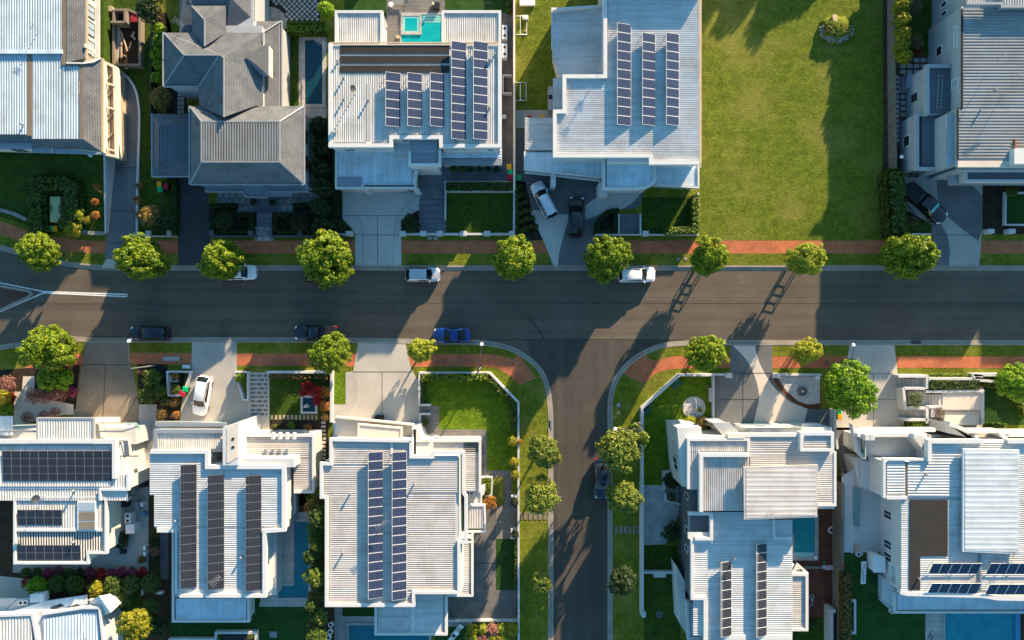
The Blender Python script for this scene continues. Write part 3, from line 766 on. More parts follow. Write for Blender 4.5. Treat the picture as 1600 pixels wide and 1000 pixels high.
plate(h, [(-80, 222), (50, 222), (50, 232), (-80, 232)], 5.6, 'metal_slate', 'fascia', .3)
plate(h, [(50, 228), (157, 238), (157, 241), (50, 238)], 5.3, 'metal_slate', 'fascia', .3)
plate(h, [(133, -80), (136, -80), (136, 92), (133, 92)], 5.75, 'gutter_tan', 'gutter', .2)
plate(h, [(158, 91), (161, 91), (161, 237), (158, 237)], 5.3, 'gutter_tan', 'gutter', .2)
for v0, v1 in ((-32, -8), (2, 24), (28, 52), (58, 84)):
    win(h, (134.3, v0), (134.3, v1), 5.0, .04, .96, 3.3, 5.2, -1, 'frame_dark', 'glass_pale', 1)
ubox(h, 'sill', 137, -60, 155, 90, 2.9, 3.1, 'render_white')
for a, c in ((4, 34), (52, 84), (92, 122)):
    win(h, (a, 230 + a*.026), (c, 230 + c*.026), 5.0, .1, .9, 2.7, 4.6, 1, 'frame_white', 'glass_dark', 1)
# terrace on the east side, with cream frame
b = MB(); b.prism([P(u, v, 2.6) for u, v in [(161, 96), (178, 102), (182, 245), (161, 243)]], 0, 0)
o = b.build('terrace', 'timber_pale', h)
b = MB()
b.ribbon([P(u, v, 3.1) for u, v in [(161, 96), (178, 104), (181, 244), (160, 240)]], .3, 2.0)
for v in (134, 171, 236): b.bar(P(161, v-6, 3.1), P(180, v, 3.1), .2, .2)
b.build('terrace_frame', 'render_cream', o)
b = MB()
b.ribbon([P(u, v, 2.75) for u, v in [(171, 106), (171, 240)]], .12, 2.5)
for v in (112, 138, 175, 205): b.bar(P(163, v+20, 2.8), P(179, v, 2.8), .1, .3)
b.build('terrace_rail', 'timber_pale', o)
for u, v in ((163, 107), (165, 165), (141, 242)):
    b = MB(); b.disc(P(u, v, 2.7), .28, 2.6, 3.0, 10, 0, .2); b.build('planter_pot', 'plastic_white', h)
ubox(h, 'chimney_pipe', 131, 68, 134, 74, 4, 6.0, 'render_white')

# retaining wall of the raised lot
b = MB(); b.ribbon([P(*p) for p in [(163, 244, 2.45), (163.5, 300, 1.6), (164.5, 364, .7)]], .2, -.05)
tag(b.build('retaining_wall', 'render_white'), 'long white retaining wall between the raised lawn and the curved driveway', 'wall')
b = MB(); b.ribbon([P(u, v, .55) for u, v in [(122, 361), (142, 364), (164, 364)]], .45, -.05)
tag(b.build('rock_wall', 'stone_wall'), 'short low stone wall at the end of the white retaining wall', 'wall')
b = MB(); b.ribbon([P(u, v, .6) for u, v in [(-60, 318), (0, 328), (22, 334), (40, 343)]], .45, -.05)
tag(b.build('rock_wall', 'stone_wall'), 'low stone wall along the raised lawn left of the square hedge', 'wall')

# unfinished pool
t = thing('pool_shell', 'unfinished concrete pool pit full of planks and rubble', 'pool', P(198, 60, LOT))
b = MB(); b.ribbon([P(u, v, 1.1) for u, v in [(177, 15), (200, 15), (218, 22), (218, 101), (177, 101)]], .28, LOT, True)
b.bar(P(178, 38, .95), P(200, 38, .95), .25, 1.5); b.bar(P(200, 38, .95), P(200, 20, .95), .25, 1.5)
b.build('wall', 'concrete_brown', t)
b = MB(); b.face([P(u, v, LOT+.03) for u, v in [(178, 100), (217, 100), (217, 16), (178, 16)]]); b.build('floor', 'mulch', t)
b = MB(); random.seed(3)
for a, c in (((190, 50), (199, 80)), ((188, 56), (190, 70)), ((189, 48), (190, 90)), ((207, 55), (211, 62)), ((205, 58), (210, 50)), ((193, 86), (197, 88)), ((202, 76), (205, 66))):
    b.bar(P(*a, .3), P(*c, .45), random.uniform(.12, .28), .1)
b.build('timber_scrap', 'timber_pale', t)
ubox(t, 'red_tarp', 204, 20, 217, 34, .9, 1.0, 'red_paint')
b = MB(); b.face([P(u, v, .45) for u, v in [(179, 40), (188, 40), (186, 90), (179, 98)]]); b.build('formwork', 'concrete', t)
b = MB(); b.disc(P(172, 13, 1.3), .35, LOT, 1.3, 12); tag(b.build('tank', 'timber_pale'), 'small round tan tank at the corner of the unfinished pool', 'tank')
b = MB(); b.disc(P(197, 104, .5), .3, LOT, .5, 12); tag(b.build('pool_filter', 'metal_grey'), 'small round filter pot below the unfinished pool', 'filter')
b = MB(); b.ribbon([P(u, v, .35) for u, v in curve([(182, 112), (198, 120), (211, 140), (216.5, 168), (217, 200), (215.5, 250), (214, 300), (213.5, 364)])], .26, LOT-.05)
tag(b.build('low_wall', 'render_white'), 'thin white curved edging wall along the curved asphalt driveway', 'wall')

# =============================================================== B  tiled roof house
h = house('big grey tiled hip roof house with many gables beside a very dark driveway', 370, 170)
block(h, [(301, 172), (471, 172), (471, 284), (301, 284)], 5.8, 'render_grey')
block(h, [(242, 182), (297, 182), (297, 272), (242, 272)], 3.1, 'render_grey')
block(h, [(260, 55), (345, 55), (345, 132), (260, 132)], 5.8, 'render_grey')
block(h, [(312, 40), (409, 40), (409, 185), (312, 185)], 5.8, 'render_grey')
block(h, [(409, 38), (437, 38), (437, 166), (409, 166)], 4.2, 'render_grey')
block(h, [(283, -60), (396, -60), (396, 45), (283, 45)], 5.6, 'render_grey')
E, T = 6.2, 8.2
# front hip: south and north slopes, then east and west
facets(h, [[(297, 288, E), (475, 288, E), (437, 253, T), (315, 253, T)], [(297, 166, E), (475, 166, E), (437, 190, T), (315, 190, T)]], 'tile_grey')
facets(h, [[(475, 166, E), (475, 288, E), (437, 253, T), (437, 190, T)], [(297, 166, E), (297, 288, E), (315, 253, T), (315, 190, T)]], 'tile_grey_turned')
corr(h, box4(315, 190, 437, 253), T+.02, 'y', 'steel_grey_v', .30)
edges(h, [((297, 288, E), (315, 253, T)), ((475, 288, E), (437, 253, T)), ((475, 166, E), (437, 190, T)), ((297, 166, E), (315, 190, T)), ((315, 253, T), (437, 253, T)), ((437, 190, T), (437, 253, T)), ((315, 190, T), (315, 253, T)), ((315, 190, T), (437, 190, T))])
edges(h, [((297, 288.5, E), (475, 288.5, E)), ((475.5, 166, E), (475.5, 288, E)), ((296.5, 166, E), (296.5, 288, E))], 'capping_grey', .16, .2, 'gutter')
# garage
corr(h, box4(250, 196, 297, 253), 3.9, 'y', 'steel_dark_v', .30)
facets(h, [[(238, 276, 3.2), (297, 276, 3.2), (297, 253, 3.9), (249, 253, 3.9)], [(238, 178, 3.2), (297, 178, 3.2), (297, 196, 3.9), (249, 196, 3.9)]], 'tile_grey')
facets(h, [[(238, 178, 3.2), (238, 276, 3.2), (249, 253, 3.9), (249, 196, 3.9)]], 'tile_grey_turned')
edges(h, [((238, 276, 3.2), (297, 276, 3.2)), ((238, 178, 3.2), (238, 276, 3.2))], 'capping_grey', .16, .2, 'gutter')
# north-south ridge block
r0, r1 = (350, 90, 8.0), (350, 183, 8.0)
facets(h, [[(350, 90, 8.7), (411, 50, E), (411, 165, E), (397, 166, E+.3), (350, 183, 8.7)], [(343, 86, 8.2), (350, 92, 8.7), (350, 183, 8.7), (311, 166, E), (311, 135, E)]], 'tile_grey_turned')
edges(h, [((350, 90, 8.7), (350, 183, 8.7)), ((311, 135, E), (343, 86, 8.2))])
# west wing hip
facets(h, [[(256, 51, E), (256, 135, E), (288, 86, 7.7)]], 'tile_grey_turned')
facets(h, [[(256, 135, E), (311, 135, E), (343, 86, 7.8), (288, 86, 7.7)], [(256, 51, E), (300, 51, E), (320, 72, 6.9), (353, 51, E), (411, 51, E), (350, 92, 8.7), (343, 86, 7.8), (288, 86, 7.7)]], 'tile_grey')
edges(h, [((288, 86, 7.7), (343, 86, 7.8)), ((256, 51, E), (288, 86, 7.7)), ((256, 135, E), (288, 86, 7.7))])
edges(h, [((256, 135.5, E), (311, 135.5, E)), ((255.5, 51, E), (255.5, 135, E)), ((411, 51, E), (411, 66, E))], 'capping_grey', .16, .2, 'gutter')
# small gable north
facets(h, [[(300, 9, E+.2), (300, 51, E), (320, 72, 7.4), (320, 31, 7.4)], [(353, 9, E+.2), (353, 51, E), (320, 72, 7.4), (320, 31, 7.4)]], 'tile_grey_turned')
facets(h, [[(300, 9, E+.2), (353, 9, E+.2), (320, 31, 7.4)]], 'tile_grey')
edges(h, [((320, 31, 7.4), (320, 72, 7.4)), ((300, 9, E+.2), (320, 31, 7.4))])
# far north hip and lower roofs
facets(h, [[(280, -80, 5.7), (280, 51, 5.7), (300, 51, 5.7), (300, 9, 6.1), (289, -40, 6.4)], [(353, 4, 6.4), (353, 51, 5.6), (375, 51, 5.6), (398, 33, 5.4), (398, -60, 5.4), (360, -4, 6.6)]], 'tile_grey_turned')
facets(h, [[(293, 0, 6.2), (300, 9, 6.1), (353, 9, 6.2), (361, 0, 6.5), (330, -40, 7.3), (300, -40, 6.6)]], 'tile_grey')
facets(h, [[(375, 51, 4.9), (398, 33, 4.5), (440, 33, 4.1), (411, 51, 4.9)]], 'tile_grey')
facets(h, [[(411, 51, 4.9), (440, 33, 4.1), (440, 166, 4.1), (411, 166, 4.9)]], 'tile_grey_turned')
edges(h, [((411, 51, 4.9), (440, 33, 4.1)), ((440.5, 33, 4.1), (440.5, 166, 4.1))], 'capping_grey', .14, .15, 'gutter')
# dormer
b = MB(); b.prism([P(419, 70, 6.6), P(419, 116, 6.6), P(392, 99, 6.8), P(386, 88, 7.0)], 5.0); b.build('dormer', 'render_cream', h)
facets(h, [[(383, 87, 7.5), (420, 66, 6.8), (420, 118, 6.8)]], 'tile_grey', 'dormer_roof')
facets(h, [[(383, 88, 7.5), (420, 119, 6.75), (412, 120, 6.3), (386, 96, 6.9)]], 'metal_slate', 'dormer_roof')
# porch roofs and balcony edge
plate(h, [(320, 288), (482, 288), (482, 301), (456, 301), (456, 306), (379, 306), (379, 298), (320, 298)], 3.3, 'metal_slate', 'porch_roof', .25)
par(h, [(320, 299), (379, 299), (382, 307), (415, 308), (417, 299), (482, 299)], 3.5, .2, .5, 'capping_grey', False, 'porch_edge')
win(h, (471, 190), (471, 270), 5.8, .1, .35, 3.5, 5.2, -1, 'frame_dark'); win(h, (471, 190), (471, 270), 5.8, .6, .9, 3.5, 5.2, -1, 'frame_dark')
for a in (305, 345, 395, 440): win(h, (a, 284), (a+24, 284), 5.8, .05, .95, 3.7, 5.3, 1, 'frame_dark')
win(h, (245, 272), (292, 272), 3.1, .08, .92, .2, 2.5, 1, 'frame_dark', 'metal_dark', 0, 'garage_door')
b = MB()
for s in range(4): b.prism([P(u, v, LOT+.5-.12*s) for u, v in box4(401, 332+s*5.6, 425, 337.6+s*5.6)], LOT)
b.build('steps', 'tile_slate', h)

# =============================================================== C  white house, pool and five solar rows
h = house('white flat roofed house with black heating mats and turquoise pool', 650, 160)
Z = 7.0
block(h, [(516, 69), (781, 69), (781, 228), (690, 228), (690, 214), (612, 214), (612, 228), (516, 228)], Z, 'render_white')
corr(h, box4(520, 71, 612, 222), Z+.05, 'y', 'steel_white_v', .25)
corr(h, box4(612, 71, 690, 210), Z+.05, 'y', 'steel_white_v', .25)
corr(h, box4(690, 71, 778, 224), Z+.05, 'y', 'steel_white_v', .25)
par(h, [(516, 67), (516, 227), (611, 227), (611, 214), (689, 214), (689, 227.5), (781, 227.5), (781, 67)], Z+.3, .5)
edges(h, [((516, 67, Z+.2), (781, 67, Z+.2))], 'gutter_tan', .15, .1, 'gutter')
ubox(h, 'ridge_cap', 572, 130, 580, 224, Z+.04, Z+.11, 'capping_white')
# rear pavilions
for u0, u1 in ((523, 598), (690, 783)):
    block(h, [(u0+3, 20), (u1-6, 20), (u1-6, 68), (u0+3, 68)], 5.6, 'render_white')
    corr(h, box4(u0+3, 19, u1-4, 66), 5.75, 'y', 'steel_white_v', .25)
    par(h, [(u0+2, 66), (u0+2, 18), (u1-2, 18), (u1-2, 66)], 5.95, .35, .5)
plate(h, [(598, 20), (606, 42), (599, 42)], 5.0, 'render_white', 'awning', .15)
# black heating mats
for v0, v1 in ((70.5, 83.5), (87, 98.5), (102, 113.5)):
    b = MB()
    A = P(531, v1, Z+.16); B = P(702, v0, Z+.16); n = 8
    for k in range(n):
        y0 = A.y + (B.y-A.y)*k/n
        b.box(A.x, y0, Z+.1, B.x, y0 + (B.y-A.y)/n*.86, Z+.16)
    tag(b.build('heating_mat', 'mat_black'), {70.5: 'topmost of three long black pool heating mats on the white roof', 87: 'middle one of three long black pool heating mats on the white roof', 102: 'lowest of three long black pool heating mats on the white roof'}[v0], 'heating mat', 'black heating mats on the white roof')
# garage and front boxes
block(h, [(526, 232), (648, 232), (648, 292), (566, 294), (526, 292)], 3.3, 'render_white')
corr(h, box4(526, 238, 645, 291), 3.5, 'x', 'steel_blue_v', .30, .035)
plate(h, box4(526, 276, 565, 293), 3.66, 'metal_slate', 'roof', .3)
par(h, [(525, 236), (525, 293.5), (566, 293.5), (566, 290), (647, 290)], 3.75, .28, .6)
par(h, [(568, 292), (647, 292), (650, 262), (640, 235)], 3.75, .5, .6)
for u in (574, 652): ubox(h, 'pier', u-6, 293, u+2, 298, LOT, 3.4, 'render_white')
win(h, (572, 292), (646, 292), 3.3, .04, .96, .15, 2.6, 1, 'frame_dark', 'plastic_grey', 0, 'garage_door')
block(h, [(616, 214), (690, 214), (690, 246), (616, 246)], 3.9, 'render_white')
plate(h, box4(617, 222, 640, 240), 4.05, 'steel_blue_v', 'roof', .1)
block(h, [(639, 219), (683, 219), (683, 258), (639, 258)], 6.0, 'render_white')
plate(h, box4(640, 218, 683, 235), 6.4, 'metal_slate', 'roof', .5)
plate(h, box4(640, 239, 683, 254), 6.05, 'metal_slate', 'roof', .2)
par(h, [(640, 236), (640, 257), (687, 257), (687, 232)], 6.3, .35, .9)
block(h, [(690, 228), (784, 228), (784, 252), (690, 252)], 3.5, 'render_white')
corr(h, box4(690, 236, 784, 247), 3.7, 'x', 'steel_blue_v', .3, .03)
plate(h, box4(690, 248, 784, 258), 3.75, 'metal_slate', 'roof', .25)
for a, c, l, r in ((532, 550, 4.6, 5.6), (568, 603, 5.2, 5.7), (701, 731, 5.2, 5.8), (760, 771, 4.8, 5.7), (624, 636, 5, 6)):
    win(h, (a, 228 if a != 624 else 214), (c, 228 if a != 624 else 214), Z, .0, 1, l, r, 1, 'frame_white', 'glass_dark', 0)
for u in (548, 553, 558, 739, 743, 747):
    b = MB(); b.bar(P(u, 231, 6.5), P(u, 231, 4.2), .1, .25); b.build('sun_blade', 'metal_dark', h)
for v in (88, 128, 150, 200): win(h, (781, v), (781, v+14), Z, 0, 1, 4.6, 6, -1, 'frame_white')
# meter box and small roof pieces
b = MB(); b.ribbon([P(u, v, 1.2) for u, v in [(800, 117), (786, 117), (786, 145), (800, 145)]], .1, LOT); b.build('bin_screen', 'render_white', h)

# =============================================================== D  white house with three solar rows
h = house('white stepped roof house with three blue solar rows beside the vacant lot', 970, 150)
Z = 7.0
block(h, [(945, -60), (1092, -60), (1092, 253), (950, 253), (950, 243), (869, 243), (869, 175), (886, 175), (886, 120), (945, 120)], Z, 'render_white')
corr(h, box4(950, -60, 1092, 243), Z+.06, 'x', 'steel_white_h', .215)
corr(h, box4(884, 124, 950, 243), Z+.06, 'x', 'steel_white_h', .215)
corr(h, box4(870, 177, 884, 243), Z+.06, 'x', 'steel_white_h', .215)
corr(h, box4(1018, 239, 1092, 252), Z+.05, 'x', 'steel_white_h', .215)
par(h, [(946, -60), (946, 119), (882, 119), (882, 174), (867, 174), (867, 243), (1017, 243), (1017, 254), (1093, 254)], Z+.45, .5, .7)
edges(h, [((1094, -60, Z), (1094, 254, Z))], 'gutter_tan', .3, .12, 'gutter')
# taller end storey beyond the frame
block(h, [(955, -150), (1096, -150), (1100, -16), (955, -16)], Z+1.3, 'render_white')
# west wing
block(h, [(866, 14), (943, 12), (943, 122), (876, 122), (866, 80)], 3.9, 'render_white')
corr(h, [(863, 12), (945, 12), (945, 124), (875, 124), (863, 80)], 4.1, 'x', 'steel_white_h', .215)
par(h, [(864, 14, 5.0), (940, 9, 4.5)], 4.7, .3, .9)
edges(h, [((862.5, 12, 4.1), (862.5, 78, 4.1))], 'capping_white', .15, .15, 'gutter')
corr(h, box4(864, 122, 886, 180), 4.1, 'x', 'steel_white_h', .215)
block(h, [(866, 122), (884, 122), (884, 178), (872, 178)], 3.9, 'render_white')
ubox(h, 'roof', 863, 78, 876, 97, 2.8, 3.1, 'render_white')
# carport
block(h, [(822, 186), (866, 186), (866, 234), (822, 234)], 3.2, 'render_white')
corr(h, box4(820, 184, 863, 235), 3.5, 'x', 'steel_white_h', .215)
# front: blue grey low roofs
block(h, [(822, 236), (945, 236), (945, 262), (940, 274), (822, 262)], 3.1, 'render_white')
corr(h, [(820, 238), (944, 238), (941, 276), (820, 264)], 3.35, 'y', 'steel_blue_v', .25, .03)
par(h, [(820, 236), (820, 264.5), (940, 277)], 3.5, .22, .4)
b = MB(); b.ribbon([P(u, v, 2.9) for u, v in [(820, 269), (860, 273), (938, 282)]], .2, 2.5); b.build('beam', 'render_white', h)
ubox(h, 'pier', 861, 271, 868.5, 291, LOT, 3.1, 'render_white')
block(h, [(945, 246), (1021, 246), (1024, 262), (1024, 280), (1015, 290), (945, 292)], 5.2, 'render_white')
corr(h, [(948, 246), (1020, 246), (1022, 280), (1012, 291), (948, 292)], 5.4, 'x', 'steel_blue_v', .25, .03)
par(h, [(943.5, 246), (943.5, 294.5)] + curve([(943.5, 294.5), (980, 294.5), (1004, 293), (1016, 289), (1023.5, 282)])[1:] + [(1023.5, 257)], 5.7, .4, .7)
ubox(h, 'pier', 936, 285, 950, 306, LOT, 3.3, 'render_white')
block(h, [(1025, 257), (1090, 257), (1090, 288), (1025, 284)], 3.6, 'render_white')
corr(h, [(1026, 258), (1091, 258), (1091, 291), (1026, 287)], 3.85, 'y', 'steel_blue_v', .25, .03)
par(h, [(1026, 288), (1091.5, 293), (1091.5, 256)], 4.05, .22, .5)
win(h, (950, 292), (1005, 291), 5.2, .1, .9, 3.0, 4.6, 1, 'frame_dark')
win(h, (830, 263), (930, 273), 3.1, .05, .95, .2, 2.5, 1, 'frame_dark', 'plastic_grey', 0, 'garage_door')

# =============================================================== E  grey roofed house, top right
h = house('tall pale grey house with ribbed grey roof right of the timber fence', 1550, 150)
Z = 6.7
block(h, [(1502, 10), (1508, 10), (1508, -200), (1737, -200), (1737, 257), (1496, 257), (1496, 168), (1502, 168)], Z, 'render_grey')
corr(h, [(1504, 14), (1735, 14), (1735, 170), (1504, 170)], Z+.1, 'x', 'steel_grey_h', .36, .05)
corr(h, [(1497, 170), (1735, 170), (1735, 250), (1497, 250)], Z+.1, 'x', 'steel_grey_h', .36, .05)
edges(h, [((1503, 14, Z+.1), (1503, 170, Z+.1)), ((1496, 170, Z+.1), (1496, 250, Z+.1))], 'plastic_black', .18, .15, 'gutter')
plate(h, box4(1497, 251, 1735, 261), Z+.1, 'concrete_cream', 'roof', .4)
block(h, [(1487, -200), (1509, -200), (1509, 4), (1487, 20)], 4.2, 'render_grey')
corr(h, [(1488, -120), (1510, -120), (1510, 2), (1488, 19)], 4.35, 'y', 'steel_cream_v', .3)
corr(h, box4(1510, -120, 1566, 4), Z+.14, 'y', 'steel_cream_v', .3)
block(h, [(1566, -200), (1737, -200), (1737, 8), (1566, 8)], Z+.85, 'render_grey')
corr(h, box4(1567, -120, 1735, 9), Z+1.0, 'y', 'steel_cream_v', .3)
par(h, [(1488, 20), (1510, 4.5)], 4.6, .3, .5, 'capping_grey')
par(h, [(1510, 5), (1566, 5), (1566, 10), (1735, 10)], Z+1.05, .3, .5, 'capping_grey')
# west wing lower roofs, dark
block(h, [(1448, 104), (1500, 104), (1500, 178), (1448, 178)], 4.6, 'render_grey')
corr(h, box4(1454, 106, 1495, 178), 4.7, 'x', 'steel_dark_h', .22, .025)
par(h, [(1486, 103), (1450, 103), (1450, 179)], 4.95, .45, .6, 'render_grey')
block(h, [(1432, 178), (1500, 178), (1500, 262), (1432, 262)], 3.8, 'render_grey')
corr(h, box4(1438, 182, 1477, 260), 3.9, 'x', 'steel_dark_h', .25, .025)
par(h, [(1450, 179), (1434, 179), (1434, 263), (1476, 263)], 4.15, .4, .6, 'render_grey')
ubox(h, 'box_gutter', 1436, 181, 1440, 260, 3.7, 4.0, 'plastic_black')
block(h, [(1478, 178), (1497, 178), (1497, 257), (1478, 262)], 6.2, 'render_grey')
# front balcony
plate(h, [(1483, 273), (1700, 273), (1700, 289), (1483, 289)], 3.4, 'render_grey', 'balcony_floor', .3)
block(h, [(1497, 262), (1700, 262), (1700, 266), (1497, 266)], 6.0, 'render_grey')
corr(h, box4(1512, 263, 1700, 281), 4.7, 'x', 'steel_dark_h', .25, .03)
par(h, [(1510, 262), (1510, 282), (1700, 282)], 5.0, .3, 1.2, 'render_white')
ubox(h, 'chimney', 1585, 232, 1640, 256, Z, Z+1.0, 'capping_white')
ubox(h, 'chimney_flue', 1586, 217, 1588.5, 256, Z+.1, Z+.35, 'rust')
downpipe(h, [P(1469, 247, 4.6), P(1469, 258, 4.6), P(1479, 258, 4.6)], .09)
for v0, v1, z0, z1 in ((13, 22, 3.6, 5.2), (26, 36, 3.6, 5.2), (-2, 8, 3.6, 5.2)):
    win(h, (1487, v0-4), (1487, v1-6), 4.2, 0, 1, z0-1.5, z1-1.9, 1, 'frame_white', 'glass_dark', 0)
for v0, v1, z0, z1 in ((35, 70, 5.4, 6.0), (118, 132, 4.9, 6.2)):
    win(h, (1502, v0), (1502, v1), Z, 0, 1, z0, z1, 1, 'frame_white', 'glass_pale', 0)
for v0, v1 in ((50, 66), (86, 100)):
    win(h, (1502, v0), (1502, v1), Z, 0, 1, 1.8, 3.0, 1, 'frame_white', 'glass_dark', 0)
win(h, (1448, 136), (1448, 148), 4.6, 0, 1, 1.4, 2.6, 1, 'frame_dark'); win(h, (1432, 205), (1432, 240), 3.8, 0, .5, 1, 2.4, 1, 'frame_white', 'glass_dark', 0)
win(h, (1438, 262), (1474, 262), 3.8, .1, .9, .2, 2.4, 1, 'frame_dark', 'plastic_grey', 0, 'garage_door')
for k in range(7):
    b = MB(); b.disc(P(1507+k*13, 286, 3.5), .09, 3.4, 3.55, 8); b.build('downlight', 'plastic_black', h)

# =============================================================== F  bottom-left house, black panels
h = house('white two part house with a long black panel bank at the left edge', 90, 760)
Z = 7.0
block(h, [(-100, 694), (180, 694), (180, 752), (200, 744), (200, 764), (-100, 764)], Z, 'render_white')
corr(h, box4(-100, 697, 174, 760), Z+.05, 'y', 'steel_white_v', .30)
par(h, [(-100, 690), (64, 690), (134, 690), (178, 690), (178, 748)], Z+.35, .5, .6)
corr(h, box4(-100, 750, 200, 782), Z-.1, 'y', 'steel_white_v', .30)
corr(h, [(178, 741), (198, 741), (198, 766), (178, 766)], Z+.02, 'y', 'steel_white_v', .3)
par(h, [(199, 739), (199, 765), (156, 765), (156, 782)], Z+.2, .3, .5)
corr(h, box4(57, 655, 145, 691), Z+.15, 'y', 'steel_white_v', .30)
par(h, [(58, 690), (58, 654), (145, 654), (145, 690)], Z+.25, .25, .4, 'capping_grey')
block(h, [(64, 664), (138, 664), (138, 690), (64, 690)], Z-.1, 'render_cream')
block(h, [(-100, 672), (212, 668), (212, 694), (-100, 694)], 3.6, 'render_white')
rail(h, [(20, 665), (56, 664)], 5.0, 6.0); rail(h, [(146, 662), (206, 662), (214, 672)], 4.9, 5.9)
b = MB(); b.bar(P(-60, 674, 6.3), P(57, 674, 6.3), .2, .2); b.bar(P(146, 674, 6.3), P(192, 674, 6.3), .2, .2); b.bar(P(192, 674, 6.3), P(216, 666, 6.2), .2, .2); b.build('balcony_beam', 'metal_grey', h)
corr(h, [(-60, 650), (21, 650), (21, 680), (-60, 680)], 4.2, 'y', 'steel_blue_v', .3)
# rear part
block(h, [(24, 786), (163, 786), (163, 862), (136, 862), (136, 878), (24, 878)], 6.6, 'render_cream')
corr(h, box4(27, 780, 160, 826), 6.75, 'y', 'steel_white_v', .3)
corr(h, box4(27, 830, 160, 862), 6.6, 'y', 'steel_white_v', .3)
corr(h, box4(27, 862, 134, 876), 6.6, 'y', 'steel_white_v', .3)
edges(h, [((27, 828, 6.75), (160, 828, 6.75))], 'capping_white', .3, .15)
par(h, [(22.5, 880), (22.5, 777), (165, 777), (165, 864), (137, 864), (137, 880)], 6.95, .3, .5, 'capping_white', True)
t = plate(h, box4(121, 783, 150, 828), 7.0, 'frame_white', 'skylight', .25)
for v0, v1, m in ((785, 798, 'glass_pale'), (800, 813, 'concrete_brown'), (815, 827, 'concrete_brown')):
    plate(t, box4(123, v0, 148, v1), 7.04, m, 'pane', .02)
win(h, (180, 700), (180, 748), Z, .1, .5, 2.8, 3.1, -1); 
for z0, z1, v in ((5.9, 6.0, 712), (2.9, 3.0, 735)):
    ubox(h, 'ledge', 186, v, 216, v+1.5, z0, z1, 'metal_dark')
ubox(h, 'wall_light', 186, 691, 188, 694, 6.2, 6.4, 'metal_dark')

# =============================================================== G  house with three black rows
h = house('white house with three long black solar rows and a corner pool', 350, 800)
Z = 7.0
block(h, [(236, 706), (322, 706), (322, 728), (445, 728), (445, 828), (414, 828), (414, 932), (276, 932), (276, 828), (244, 828), (244, 772), (236, 772)], Z, 'render_white')
corr(h, box4(234, 709, 318, 774), Z+.05, 'x', 'steel_white_h', .245)
corr(h, box4(241, 774, 318, 824), Z+.05, 'x', 'steel_white_h', .245)
corr(h, box4(279, 824, 318, 920), Z+.05, 'x', 'steel_white_h', .245)
corr(h, box4(318, 733, 440, 824), Z+.05, 'x', 'steel_white_h', .245)
corr(h, box4(318, 824, 410, 920), Z+.05, 'x', 'steel_white_h', .245)
plate(h, box4(279, 920, 412, 927), Z+.12, 'capping_white', 'roof_edge', .2)
par(h, [(235, 706), (323, 706), (323, 730), (443, 730), (443, 828), (413, 830), (413, 931), (280, 931)], Z+.4, .5, .6)
par(h, [(275, 928), (275, 830)], Z+.2, .3, .5); ubox(h, 'capping', 245, 824, 279, 832, Z-.2, Z+.15, 'capping_white')
# front low roofs
block(h, [(243, 672), (346, 672), (346, 706), (243, 706)], 5.6, 'render_white')
corr(h, [(245, 676), (347, 676), (347, 701), (245, 701)], 5.75, 'y', 'steel_white_v', .245)
par(h, [(243, 702), (243, 674), (348, 674)], 6.0, .5, .6, 'metal_slate')
ubox(h, 'beam', 242, 661, 352, 666, 5.2, 5.5, 'metal_slate')
plate(h, [(245, 665), (350, 665), (350, 671), (245, 671)], 4.0, 'render_cream', 'balcony_floor', .2)
rail(h, [(243, 659), (330, 659), (352, 662)], 3.9, 4.6)
block(h, [(348, 668), (372, 660), (372, 727), (348, 727)], 7.6, 'render_white')
plate(h, [(354, 669), (372, 660), (372, 714), (360, 722), (354, 724)], 7.65, 'concrete_cream', 'roof', .1)
for v in (684, 697): ubox(h, 'vent_slot', 362, v, 366, v+3, 7.5, 7.72, 'plastic_black')
block(h, [(372, 680), (488, 680), (488, 769), (460, 769), (460, 715), (372, 715)], 4.6, 'render_white')
corr(h, box4(372, 684, 486, 716), 4.8, 'x', 'steel_cream_h', .245)
corr(h, box4(459, 716, 486, 767), 4.8, 'x', 'steel_cream_h', .245)
par(h, [(372, 681), (489, 681), (489, 769), (459, 769)], 5.05, .32, .6)
block(h, [(360, 716), (460, 716), (460, 730), (360, 730)], Z+.1, 'render_white')
for u in (427, 438, 449, 460):
    b = MB(); b.bar(P(u, 676, 5.8), P(u, 686, 5.8), .28, .7); b.build('pergola_beam', 'render_white', h)
ubox(h, 'pergola_beam', 437, 672, 479, 677, 3.0, 3.1, 'metal_grey')
# rear low roof
block(h, [(272, 826), (278, 826), (278, 968), (388, 968), (388, 934), (272, 934)], 4.4, 'render_white')
corr(h, box4(275, 935, 385, 970), 4.6, 'x', 'steel_blue_v', .30, .035)
par(h, [(270, 832), (270, 971), (388, 971), (388, 934)], 4.8, .3, .6)
block(h, [(414, 832), (432, 832), (432, 930), (414, 930)], 4.2, 'render_white')
for v in (832, 876): win(h, (431, v), (431, v+13), 4.2, 0, 1, 2.2, 3.6, -1, 'frame_white')
block(h, [(444, 732), (462, 772), (462, 800), (444, 828)], 3.6, 'render_white')
win(h, (462, 774), (462, 798), 3.6, .1, .9, .6, 2.4, -1, 'frame_dark')

